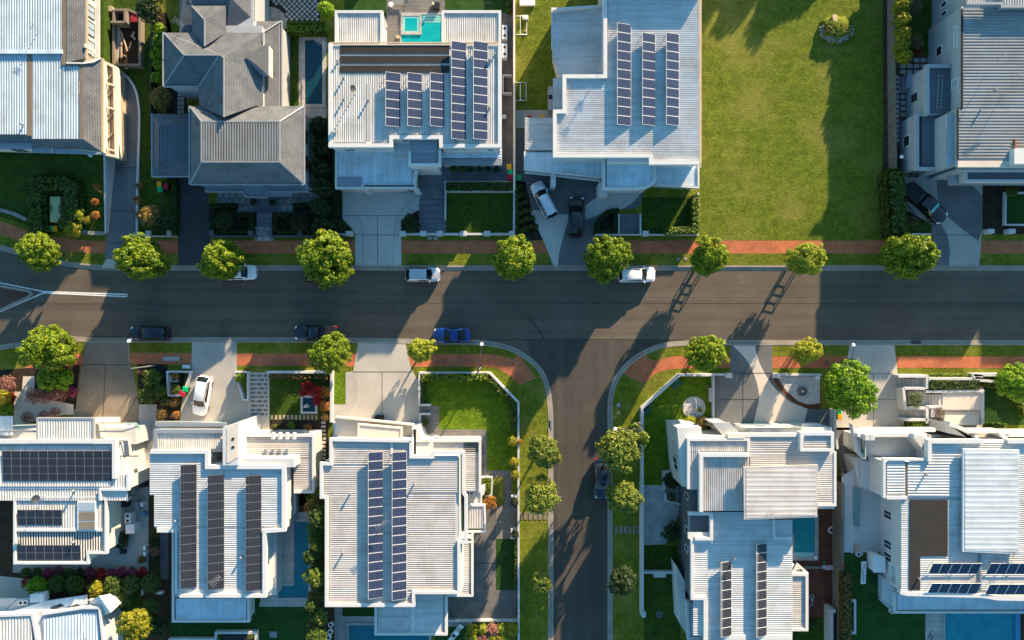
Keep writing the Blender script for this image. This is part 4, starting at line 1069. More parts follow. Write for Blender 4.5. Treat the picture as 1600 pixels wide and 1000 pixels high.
# =============================================================== H  corner house with two blue rows
h = house('white corner house with two long blue solar rows at the junction', 620, 800)
Z = 7.0
block(h, [(519, 688), (643, 688), (643, 715), (717, 715), (717, 846), (722, 846), (722, 925), (645, 925), (645, 946), (512, 946), (512, 776), (503, 776), (503, 724), (519, 724)], Z, 'render_white')
corr(h, box4(519, 692, 638, 727), Z+.05, 'x', 'steel_cream_h', .245)
corr(h, box4(507, 727, 638, 772), Z+.05, 'x', 'steel_cream_h', .245)
corr(h, box4(515, 772, 638, 942), Z+.05, 'x', 'steel_cream_h', .245)
corr(h, box4(638, 712, 716, 771), Z+.05, 'x', 'steel_cream_h', .245)
corr(h, box4(638, 771, 712, 923), Z+.05, 'x', 'steel_cream_h', .245)
corr(h, box4(638, 923, 642, 942), Z+.05, 'x', 'steel_cream_h', .245)
ubox(h, 'ridge_cap', 610, 690, 614, 710, Z+.05, Z+.14, 'capping_white')
par(h, [(642, 689), (517, 687), (517, 725), (502, 725), (502, 777), (510, 777), (510, 946), (646, 946), (646, 926), (717, 926), (717, 847), (728, 847), (728, 776), (724, 770), (724, 707), (676, 707), (676, 714), (642, 714), (642, 689)], Z+.35, .42, .6)
block(h, [(700, 690), (750, 690), (750, 768), (700, 768)], 3.6, 'render_white')
corr(h, box4(672, 690, 748, 707), 4.5, 'x', 'steel_cream_h', .245)
corr(h, box4(724, 690, 748, 768), 4.5, 'x', 'steel_cream_h', .245)
block(h, [(672, 690), (748, 690), (748, 768), (724, 768), (724, 708), (672, 708)], 4.3, 'render_white')
par(h, [(671, 689), (750, 689), (750, 770)], 4.75, .32, .5)
plate(h, [(676, 683), (749, 683), (749, 688), (682, 688)], 3.7, 'render_white', 'awning', .3)
# front balconies
block(h, [(520, 660), (645, 668), (645, 690), (520, 690)], 3.8, 'render_white')
plate(h, [(524, 651), (645, 663), (645, 688), (522, 688)], 4.3, 'concrete_cream', 'balcony_floor', .25)
par(h, [(524, 652), (645, 664), (645, 686)], 5.0, .22, .8, 'render_cream')
plate(h, [(560, 663), (626, 669), (624, 684), (560, 684)], 5.8, 'concrete_cream', 'roof', .2)
par(h, [(560, 684), (560, 663), (627, 669), (627, 684)], 5.9, .22, .4, 'render_cream')
block(h, [(642, 671), (650, 671), (650, 713), (676, 713), (676, 690), (660, 690), (652, 668)], 5.2, 'render_white')
rail(h, [(650, 690), (672, 690)], 4.4, 5.3)
# east side bits
block(h, [(728, 776), (757, 762), (757, 772), (752, 776), (752, 800), (728, 800)], 3.0, 'render_white')
b = MB(); b.ribbon([P(u, v, 3.2) for u, v in [(727, 768), (752, 768), (752, 788), (727, 788)]], .18, 2.9)
for u in (734, 742): b.bar(P(u, 768, 3.2), P(u, 788, 3.2), .14, .2)
b.build('pergola', 'capping_white', h)
plate(h, box4(729, 790, 757, 826), 3.4, 'render_cream', 'roof', .2)
corr(h, box4(731, 792, 756, 825), 3.5, 'y', 'steel_cream_v', .3)
par(h, [(729, 790), (757, 790), (758.5, 831), (730, 831)], 3.65, .26, .5)
corr(h, [(719, 849), (734, 849), (734, 929), (719, 929)], 4.3, 'x', 'steel_cream_h', .245)
block(h, [(719, 849), (736, 849), (736, 929), (719, 929)], 4.1, 'render_white')
par(h, [(738, 834), (738, 931), (698, 931)], 4.5, .28, .5)
# rear roof
block(h, [(588, 930), (695, 930), (695, 990), (588, 990)], 4.6, 'render_white')
corr(h, box4(590, 947, 645, 989), 4.8, 'x', 'steel_white_h', .245)
corr(h, box4(645, 929, 693, 989), 4.8, 'x', 'steel_white_h', .245)
ubox(h, 'ridge_cap', 642, 948, 648, 989, 4.75, 4.92, 'capping_white')
par(h, [(587, 946), (587, 991), (697, 991), (697, 932)], 5.05, .35, .6)
b = MB(); b.ribbon([P(u, v, 2.2) for u, v in [(509, 945), (509, 1040)]], .4, LOT)
tag(b.build('boundary_wall', 'render_white'), 'white wall beside the blue pool, behind the bamboo', 'wall')

# =============================================================== I  house right of the side street
h = house('cream roofed white house with teal pool and red timber deck', 1190, 820)
Z = 7.0
# two tone west walls
block(h, [(1074, 684), (1302, 684), (1302, 790), (1166, 790), (1166, 764), (1074, 764)], Z-.1, 'render_white')
block(h, [(1080, 766), (1166, 766), (1166, 806), (1237, 806), (1237, 1060), (1102, 1060), (1102, 936), (1080, 936)], 6.2, 'render_dark')
block(h, [(1058, 668), (1096, 668), (1096, 760), (1066, 760)], 6.6, 'render_white')
corr(h, [(1076, 690), (1168, 690), (1168, 705), (1076, 705)], Z, 'y', 'steel_cream_v', .245)
corr(h, box4(1076, 704, 1094, 765), Z-.02, 'y', 'steel_cream_v', .245)
par(h, [(1076, 764), (1076, 687), (1170, 687), (1170, 706)], Z+.25, .36, .6)
corr(h, box4(1099, 713, 1170, 798), Z+.2, 'y', 'steel_cream_v', .245)
par(h, [(1096, 800), (1096, 711), (1172, 711)], Z+.65, .5, .8)
corr(h, box4(1172, 682, 1248, 707), Z, 'x', 'steel_cream_h', .245)
corr(h, box4(1172, 707, 1304, 795), Z, 'x', 'steel_cream_h', .245)
par(h, [(1148, 680), (1252, 680)], Z+.2, .45, .6)
corr(h, box4(1256, 680, 1298, 699), Z+.5, 'x', 'steel_cream_h', .245)
par(h, [(1253, 678), (1301, 678), (1301, 703), (1253, 703)], Z+.75, .42, 1.0, 'capping_white', True)
par(h, [(1305, 706), (1305, 789), (1278, 789)], Z+.1, .35, .6)
# raised roof slab
block(h, [(1168, 735), (1276, 731), (1276, 806), (1168, 808)], Z+.9, 'render_white', Z-.2)
plate(h, [(1162, 730), (1278, 726), (1277, 808), (1163, 812)], Z+1.3, 'steel_cream_h', 'upper_roof', .25)
corr(h, [(1166, 731), (1275, 727), (1275, 806), (1166, 810)], Z+1.33, 'x', 'steel_cream_h', .55, .014, 'upper_roof')
# long back roof
corr(h, box4(1083, 846, 1200, 994), Z-.6, 'x', 'steel_white_h', .245)
corr(h, box4(1113, 800, 1200, 846), Z-.6, 'x', 'steel_white_h', .245)
corr(h, box4(1200, 812, 1238, 994), Z-.6, 'x', 'steel_white_h', .245)
corr(h, box4(1104, 994, 1238, 1060), Z-.6, 'x', 'steel_white_h', .245)
par(h, [(1113, 846), (1082, 846), (1082, 935), (1102, 935), (1102, 1060)], Z-.25, .42, .6)
par(h, [(1076, 803), (1112, 803), (1112, 842), (1086, 842)], Z-.1, .42, .6)
corr(h, box4(1075, 805, 1106, 830), Z-1.2, 'x', 'steel_cream_h', .245)
plate(h, box4(1075, 832, 1108, 842), Z-.5, 'capping_white', 'roof_edge', .3)
corr(h, [(1074, 942), (1098, 942), (1098, 996), (1078, 996)], Z-2.4, 'x', 'steel_blue_v', .3)
block(h, [(1074, 942), (1098, 942), (1098, 1000), (1078, 1000)], Z-2.6, 'render_white')
par(h, [(1074, 940), (1076, 998), (1097, 998)], Z-2.1, .35, .5)
plate(h, box4(1128, 993, 1165, 1000), Z-.3, 'capping_white', 'roof_edge', .2); plate(h, box4(1184, 993, 1238, 1000), Z-.3, 'capping_white', 'roof_edge', .2)
par(h, [(1210, 812), (1210, 841), (1238, 841)], Z-.2, .3, .5)
# east lean-to
block(h, [(1238, 898), (1260, 898), (1260, 982), (1238, 982)], 4.6, 'render_white')
corr(h, box4(1238, 901, 1257, 980), 4.8, 'x', 'steel_cream_h', .245)
par(h, [(1238, 898), (1261, 898), (1261, 984), (1238, 984)], 5.05, .4, .5)
b = MB(); b.ribbon([P(u, v, 4.0) for u, v in [(1240, 893), (1246, 882), (1262, 896)]], .3, 3.6); b.build('awning', 'capping_white', h)
# front boxes
block(h, [(1114, 661), (1136, 661), (1152, 676), (1152, 684), (1132, 684)], 5.0, 'render_grey')
plate(h, [(1114, 660), (1140, 660), (1156, 676), (1136, 677)], 6.5, 'render_grey', 'roof', .2)
ubox(h, 'entry_light_well', 1137, 678, 1163, 685, 6.4, 7.3, 'render_cream')
block(h, [(1165, 670), (1300, 668), (1300, 684), (1165, 684)], 4.6, 'render_white')
rail(h, [(1150, 664), (1200, 664), (1214, 666), (1256, 668)], 4.2, 5.0)
plate(h, [(1254, 662), (1278, 662), (1297, 668), (1297, 673), (1254, 673)], 3.7, 'render_white', 'roof', .3)
for u in (1091, 1111): win(h, (u, 668), (u+10, 668), 6.6, 0, 1, 3.9, 4.8, -1, 'frame_dark', 'glass_dark', 0)
for u in (1168, 1191, 1216): win(h, (u, 684), (u+14, 684), Z-.1, 0, 1, 4.9, 5.8, -1, 'frame_dark', 'glass_dark', 0)
for v in (690, 718): win(h, (1060.5, v), (1064.5, v+24), 6.6, 0, 1, 3.4, 5.6, 1, 'frame_white', 'glass_dark', 1)
for v in (776, 830, 860): win(h, (1080, v), (1080, v+11), 6.2, 0, 1, 3.4, 4.8, 1, 'frame_white', 'glass_dark', 0)
block(h, [(1057, 884), (1070, 908), (1072, 990), (1062, 974)], 3.2, 'render_white')
win(h, (1061, 905), (1066, 955), 3.2, .1, .95, .4, 2.6, 1, 'frame_white', 'glass_dark', 1)

# =============================================================== J  bottom-right house
h = house('large white terraced house with big raised roof at the lower right corner', 1480, 800)
Z = 7.2
block(h, [(1384, 722), (1413, 722), (1413, 778), (1384, 778)], Z, 'render_white', 3.0)
block(h, [(1412, 722), (1454, 722), (1454, 690), (1600, 690), (1720, 690), (1720, 930), (1426, 930), (1408, 925), (1408, 778), (1412, 778)], Z, 'render_white')
corr(h, box4(1386, 719, 1414, 774), Z+.1, 'x', 'steel_white_h', .33, .05)
corr(h, box4(1418, 721, 1454, 777), Z+.1, 'x', 'steel_white_h', .33, .05)
corr(h, box4(1454, 693, 1505, 777), Z+.1, 'x', 'steel_white_h', .33, .05)
corr(h, box4(1408, 781, 1505, 924), Z+.08, 'x', 'steel_white_h', .245)
corr(h, box4(1505, 690, 1590, 924), Z+.08, 'x', 'steel_white_h', .245)
corr(h, box4(1590, 693, 1720, 924), Z+.08, 'x', 'steel_white_h', .245)
ubox(h, 'box_gutter', 1414.5, 722, 1418, 776, Z-.1, Z+.08, 'gutter_brown')
par(h, [(1453, 721), (1453, 690), (1537, 690)], Z+.5, .5, .8)
par(h, [(1382, 778), (1382, 718), (1453, 718)], Z+.3, .3, .5)
par(h, [(1386, 778), (1418, 778)], Z+.3, .4, .5)
par(h, [(1575, 690), (1720, 690)], Z+.5, .5, .8)
par(h, [(1407, 925), (1418, 928), (1535, 931), (1560, 935), (1720, 938)], Z+.3, .55, .7)
block(h, [(1510, 706), (1586, 706), (1586, 862), (1510, 860)], Z+1.0-.5, 'render_white', Z-.2)
plate(h, [(1505, 701), (1593, 703), (1592, 866), (1504, 862)], Z+.75, 'steel_pale_h', 'upper_roof', .3)
corr(h, [(1508, 703), (1590, 705), (1589, 863), (1508, 860)], Z+.78, 'x', 'steel_pale_h', .6, .014, 'upper_roof')
edges(h, [((1531, 866, Z+.2), (1532, 924, Z+.2))], 'plastic_grey', .2, .12, 'box_gutter')
# heating mat on the roof
b = MB(); b.prism([P(u, v, Z+.2) for u, v in [(1422, 781), (1481, 781), (1481, 869), (1438, 869), (1438, 922), (1421, 922)]], Z+.12)
tag(b.build('heating_mat', 'mat_brown'), 'large black brown pool heating mat on the white terraced house roof', 'heating mat')
# front terrace storey
block(h, [(1340, 680), (1455, 680), (1455, 722), (1386, 722), (1350, 712), (1340, 704)], 3.9, 'render_white')
plate(h, [(1352, 682), (1450, 684), (1450, 716), (1382, 716), (1352, 706)], 4.1, 'concrete_blue', 'balcony_floor', .1)
par(h, [(1336, 672), (1462, 672)], 4.6, .5, 1.0)
par(h, [(1340, 680), (1352, 680), (1448, 680)], 5.4, .5, 1.2)
par(h, [(1345, 680), (1334, 668), (1342, 706), (1352, 716)], 4.8, .35, .9)
rail(h, [(1352, 682), (1352, 716)], 4.2, 5.2)
for u in (1355, 1363): ubox(h, 'column_cap', u-3, 679, u+4, 688, 4.2, 6.2, 'render_white')
block(h, [(1428, 678), (1456, 684), (1468, 690), (1468, 722), (1456, 722), (1428, 684)], 6.2, 'render_white')
win(h, (1428, 684), (1445, 704), 6.2, .05, .9, 4.3, 5.8, 1, 'frame_white', 'glass_pale', 1)
for u in (1466, 1484): win(h, (u, 690), (u+18, 690), Z, 0, 1, 4.2, 5.2, -1, 'frame_dark', 'glass_dark', 0)
block(h, [(1478, 660), (1514, 672), (1514, 686), (1524, 686), (1478, 676)], 5.0, 'render_white')
par(h, [(1484, 662), (1514, 674), (1562, 674)], 5.6, .5, 1.4)
par(h, [(1562, 676), (1720, 676)], 5.6, .5, 1.6)
block(h, [(1528, 676), (1562, 676), (1562, 690), (1528, 690)], 3.8, 'render_cream')
par(h, [(1526, 680), (1526, 690)], 5.6, .4, 1.6); par(h, [(1564, 677), (1576, 690)], 5.8, .5, 2)
# west side wing walls
block(h, [(1336, 716), (1350, 716), (1382, 722), (1384, 778), (1345, 762)], 3.2, 'render_white')
plate(h, [(1346, 720), (1382, 724), (1382, 778), (1346, 760)], 3.5, 'render_white', 'roof', .2)
block(h, [(1329, 745), (1334, 745), (1334, 864), (1329, 864)], 2.6, 'render_white')
plate(h, [(1334, 760), (1343, 764), (1343, 825), (1338, 822), (1334, 822)], 2.9, 'glass_green', 'awning', .08)
block(h, [(1342, 780), (1380, 780), (1380, 860), (1342, 860)], .5, 'concrete_blue')
for v, z0 in ((808, 4.6), (856, 4.6), (876, 4.6)):
    win(h, (1408, v), (1408, v+14), Z, 0, 1, 3.4, 5.2, 1, 'frame_white', 'glass_dark', 1)
win(h, (1408, 890), (1408, 924), Z, 0, .9, 5.0, 6.2, 1, 'frame_white', 'glass_pale', 1)
# south low roof
block(h, [(1378, 900), (1404, 925), (1720, 940), (1720, 956), (1402, 956), (1378, 936)], 3.5, 'render_white')
corr(h, [(1402, 928), (1720, 934), (1720, 953), (1402, 953)], 3.75, 'y', 'steel_blue_v', .3, .03)
par(h, [(1399, 926), (1399, 957), (1720, 957)], 3.95, .32, .5)
b = MB(); b.ribbon([P(u, v, 3.0) for u, v in [(1375, 936), (1398, 957)]], .25, 2.7); b.bar(P(1377, 900, 2.9), P(1377, 936, 2.9), .2, .25); b.build('pergola_beam', 'render_white', h)
win(h, (1379, 902), (1379, 936), 3.5, .1, .9, .3, 2.6, 1, 'frame_white', 'glass_pale', 0)

# =============================================================== K  bottom-left corner house
h = house('pale metal roofed house with folded white gable in the bottom left corner', 80, 980)
Z = 5.6
block(h, [(-80, 962), (60, 955), (150, 950), (165, 975), (168, 1080), (-80, 1080)], Z, 'render_white')
corr(h, [(-80, 968), (49, 963), (52, 1060), (-80, 1060)], Z+.3, 'y', 'steel_white_v', .36)
par(h, [(-80, 965), (50, 960), (68, 1060)], Z+.45, .4, .5)
corr(h, [(66, 967), (128, 958), (140, 1060), (72, 1060)], Z+.2, 'y', 'steel_blue_v', .36)
corr(h, [(128, 958), (152, 956), (162, 1060), (140, 1060)], Z+.15, 'y', 'steel_blue_v', .36)
par(h, [(66, 960), (130, 950), (155, 950), (166, 1060)], Z+.4, .3, .5)
plate(h, [(-80, 950), (0, 962), (66, 940), (135, 930), (135, 945), (66, 958), (0, 970), (-80, 968)], Z-.4, 'steel_blue_v', 'roof', .2)
plate(h, [(-80, 935), (28, 935), (-2, 962), (-80, 966)], Z-1.2, 'capping_white', 'roof', .2)
plate(h, [(28, 936), (74, 930), (66, 952), (0, 962)], Z-1.0, 'capping_white', 'roof', .2)
facets(h, [[(138, 941, 5.2), (155, 931, 6.3), (173, 957, 6.3), (161, 963, 5.2)], [(155, 931, 6.3), (167, 929, 5.4), (185, 946, 5.4), (173, 957, 6.3)]], 'capping_white', 'gable_roof')
block(h, [(140, 942), (166, 931), (183, 947), (161, 962)], 5.15, 'render_white')
for a in (78, 104, 120): 
    o = plate(h, [(a, 950), (a+16, 944), (a+21, 947), (a+5, 953)], Z-.3, 'glass_dark', 'roof_window', .1)
win(h, (50, 985), (56, 1000), Z, 0, 1, 3.4, 4.8, -1, 'frame_white')

h = house('white house just beyond the right edge of the picture', 1850, 150)
block(h, [(1794, -60), (1990, -60), (1990, 240), (1794, 240)], 7.5, 'render_white')
corr(h, box4(1798, -56, 1986, 236), 7.6, 'x', 'steel_white_h')

h = house('unseen shade casting house added beyond the top edge behind the tiled roof house', 420, -280)  # added out of view so its shadow darkens the strip by the curved driveway
block(h, [(390, -420), (480, -420), (480, -190), (390, -190)], 6.8, 'render_white')
corr(h, box4(393, -416, 477, -194), 6.9, 'y', 'steel_grey_v')

h = house('unseen shade casting house added beyond the top edge behind the pool terrace', 560, -250)  # unseen block added to throw shade over the paver lattice
block(h, [(505, -357), (618, -357), (618, -165), (505, -165)], 6.0, 'render_white')
corr(h, box4(508, -354, 615, -168), 6.1, 'y', 'steel_white_v')
# ---------------------------------------------------------------- solar rows
PANEL_ME = {}
def panel_mesh(w, l, cell, frame='plastic_white', fr=.03):
    key = (round(w, 2), round(l, 2), cell)
    if key not in PANEL_ME:
        b = MB(); uv = []
        x, y = w/2 - .012, l/2 - .012
        if cell in ('cell_mono', 'cell_black'): fr = .022
        b.box(-x, -y, -.04, x, y, 0); uv += [None]*6
        b.face([(-x+fr, -y+fr, .004), (x-fr, -y+fr, .004), (x-fr, y-fr, .004), (-x+fr, y-fr, .004)], 1); uv.append([(0, 0), (1, 0), (1, 1), (0, 1)])
        b.uv = uv
        o = b.build('panel', [frame, cell], None, False, False, None, True)
        PANEL_ME[key] = o.data
        bpy.data.objects.remove(o)
    return PANEL_ME[key]
def solar(label, u0, v0, u1, v1, nx, ny, z, cell, tilt=0.0, axis='x', group='rows of solar panels on the roofs', frame='plastic_white', skew=0.0, lift=.10):
    """a row or bank of panels: nx by ny panels over a photo rectangle at height z; tilt raises the west ('x') or south ('y') edge by that many metres"""
    A = P(u0, v1, z); B = P(u1, v0, z)
    W, L = B.x - A.x, B.y - A.y
    c = (A + B) / 2
    t = thing('solar_array', label, 'solar panels', (c.x, c.y, z + lift), 0, group)
    pw, pl = W/nx, L/ny
    if axis == 'x':
        a = math.atan2(tilt, W); slope = Matrix.Rotation(a, 4, 'Y')
    else:
        a = math.atan2(tilt, L); slope = Matrix.Rotation(a, 4, 'X')
    lift0 = tilt/2
    me = panel_mesh(pw / (math.cos(a) if axis == 'x' else 1), pl / (math.cos(a) if axis == 'y' else 1), cell, frame)
    for i in range(nx):
        for j in range(ny):
            o = bpy.data.objects.new('panel', me); COL.objects.link(o); o.parent = t
            x, y = -W/2 + pw*(i+.5), -L/2 + pl*(j+.5)
            zz = lift0 - (x*math.tan(a) if axis == 'x' else -y*math.tan(a))
            o.location = (x + skew*y, y, zz)
            o.rotation_euler = (a if axis == 'y' else 0, a if axis == 'x' else 0, 0)
            if skew and me.name not in SKEWED:
                SKEWED.add(me.name)
                for v in me.vertices: v.co.x += skew*v.co.y
    b = MB()
    n = max(2, (ny if axis == 'x' else nx)//2 + 1)
    for k in range(n):
        if axis == 'x':
            y = -L/2 + .15 + (L-.3)*k/(n-1)
            if tilt > .15:
                b.bar((-W/2+.06, y, -lift), (-W/2+.06, y, tilt-.06), .04, .04); b.bar((W/2-.06, y, -lift), (-W/2+.06, y, -lift+.03), .04, .04)
            b.bar((-W/2+.04, y, tilt-.07), (W/2-.04, y, -.07), .05, .05)
        else:
            x = -W/2 + .2 + (W-.4)*k/(n-1)
            b.bar((x + skew*-L/2, -L/2, -lift), (x + skew*-L/2, -L/2, -.06 if tilt >= 0 else -tilt-.06), .05, .05)
            b.bar((x + skew*L/2, L/2, -lift), (x + skew*L/2, L/2, tilt-.06 if tilt >= 0 else -.06), .05, .05)
            b.bar((x + skew*-L/2, -L/2, -.07), (x + skew*L/2, L/2, tilt-.07), .05, .05)
    b.build('mounting_frame', 'metal_grey', t, local=True)
    return t
SKEWED = set()
Zr = 7.1
for u0, u1, v0, v1, n, w in ((604, 626.5, 115, 199, 6, 'short blue solar row westmost on the black mat roof, below the mats'), (638, 660, 116, 199, 6, 'short blue solar row, second from the satellite dish on the black mat roof'),
        (673, 695, 116, 199, 6, 'short blue solar row, third from the satellite dish on the black mat roof'), (706, 729, 67, 219, 11, 'long blue solar row directly east of the black heating mats'),
        (740, 762.5, 67, 219, 11, 'long blue solar row nearest the air conditioners of the black mat roof')):
    solar(w, u0, v0, u1, v1, 1, n, Zr, 'cell_blue', .62)
for u0, u1, v0, v1, n, w in ((963, 986, 39, 197, 11, 'longest blue solar row of the three beside the vacant lot, by the tall parapet'), (1002, 1024, 54, 197, 10, 'middle blue solar row of the three beside the vacant lot'),
        (1039, 1061, 54, 197, 10, 'blue solar row closest to the vacant lot')):
    solar(w, u0, v0, u1, v1, 1, n, Zr, 'cell_blue', .62)
solar('big bank of four by twelve black panels on the house at the left edge', 5, 704, 175.5, 751.5, 12, 4, 7.1, 'cell_mono', .12, 'y', lift=.06, frame='metal_grey')
solar('small black panel bank of ten beside the skylight', 28, 796, 98, 820.5, 5, 2, 6.8, 'cell_mono', .1, 'y', lift=.06, frame='metal_grey')
solar('small black panel bank of fourteen at the rear roof edge', 28, 851, 127, 875, 7, 2, 6.7, 'cell_mono', .1, 'y', lift=.06, frame='metal_grey')
for u0, u1, v0, v1, n, w in ((286, 308, 725, 917, 14, 'long black solar row with the most panels, near the dark side passage'), (328, 351, 741, 919, 13, 'middle black solar row crossed by the leaning aerial'), (387, 409, 742, 921, 13, 'black solar row closest to the corner pool')):
    solar(w, u0, v0, u1, v1, 1, n, Zr, 'cell_black', .55, frame='metal_grey')
solar('blue solar row on the corner house, nearest its bamboo side', 577, 705, 599, 933, 1, 16, Zr, 'cell_blue', .62)
solar('blue solar row on the corner house, nearest the side street', 614, 705, 636, 935, 1, 16, Zr, 'cell_blue', .62)
solar('shorter striped solar row of eight above the long dark wall', 1124, 876, 1143, 993, 1, 8, 6.5, 'cell_stripe', .5)
solar('longer striped solar row of ten near the teal pool', 1179, 848, 1198, 993, 1, 10, 6.5, 'cell_stripe', .5)
for u0, u1, v0, v1, w in ((1451.5, 1528, 877.5, 896, 'upper dark navy row of five panels beside the black brown mat'), (1450, 1527, 908.5, 927, 'lower dark navy row of five panels beside the black brown mat'),
        (1541, 1617, 877.5, 897, 'upper dark navy panel row running off the edge of the picture'), (1540, 1616, 910, 928.5, 'lower dark navy panel row running off the edge of the picture')):
    solar(w, u0, v0, u1, v1, 5, 1, 7.35, 'cell_navy', .5, 'y', skew=.18)

# ---------------------------------------------------------------- pools
def pool(label, pts, water, z=.16, coping='tile_pale', cw=.45, extra=None):
    c = P(sum(p[0] for p in pts)/len(pts), sum(p[1] for p in pts)/len(pts), LOT)
    t = thing('swimming_pool', label, 'swimming pool', c)
    b = MB(); W = [P(u, v, z) for u, v in pts]
    A = sum(W[i].x*W[(i+1) % len(W)].y - W[(i+1) % len(W)].x*W[i].y for i in range(len(W)))
    b.face(W if A > 0 else W[::-1]); b.build('water', water, t)
    if coping:
        b = MB(); b.ribbon([P(u, v, z+.07) for u, v in pts], cw, LOT-.02, True, off=0); b.build('coping', coping, t)
    return t
pool('long shaded dark pool between the tiled roof house and the white house', box4(474, 60, 506, 165), 'water_dark', cw=.4)
p = pool('turquoise pool with a square spa behind the black mat roof', box4(626, 21, 691, 67), 'water_turquoise', cw=.2)
b = MB()
b.ribbon([P(u, v, .30) for u, v in [(628, 23), (657, 23), (657, 52), (628, 52)]], .25, LOT, True); b.build('spa_rim', 'tile_pale', p)
b = MB(); b.face([P(u, v, .25) for u, v in [(629, 51), (656, 51), (656, 24), (629, 24)]]); b.build('spa_bench', 'water_pale', p)
b = MB(); b.face([P(u, v, .27) for u, v in [(633, 47.5), (652, 47.5), (652, 28), (633, 28)]]); b.build('spa_water', 'water_turquoise', p)
for v0, v1 in ((22, 27), (28, 31), (32, 35)):
    b = MB(); b.face([P(u, v, .175) for u, v in [(661, v1), (689, v1), (689, v0), (661, v0)]]); b.build('pool_step', 'water_pale', p)
pool('L shaped shaded blue pool beside the three black solar rows', [(457, 815), (483, 815), (483, 935), (434, 935), (434, 913), (457, 913)], 'water_blue', cw=.3)
pool('blue pool at the bottom edge behind the corner house', [(543, 975), (672, 975), (672, 1060), (543, 1060)], 'water_blue', cw=.3)
p = pool('teal pool beside the dark red timber deck', [(1222, 806), (1276, 806), (1276, 873), (1238, 873), (1238, 838), (1222, 826)], 'water_teal')
b = MB(); b.face([P(u, v, .18) for u, v in [(1239, 872), (1275, 872), (1275, 863), (1239, 863)]]); b.build('pool_step', 'water_pale', p)
pool('bright blue pool at the lower right corner', [(1477, 950), (1588, 950), (1588, 1060), (1477, 1060)], 'water_sky', cw=.25)
b = MB(); b.ribbon([P(u, v, .45) for u, v in [(1591, 950), (1591, 1060)]], .5, LOT)
tag(b.build('pool_wall', 'blue_plastic'), 'dark blue tiled edge wall of the bright blue pool', 'wall')

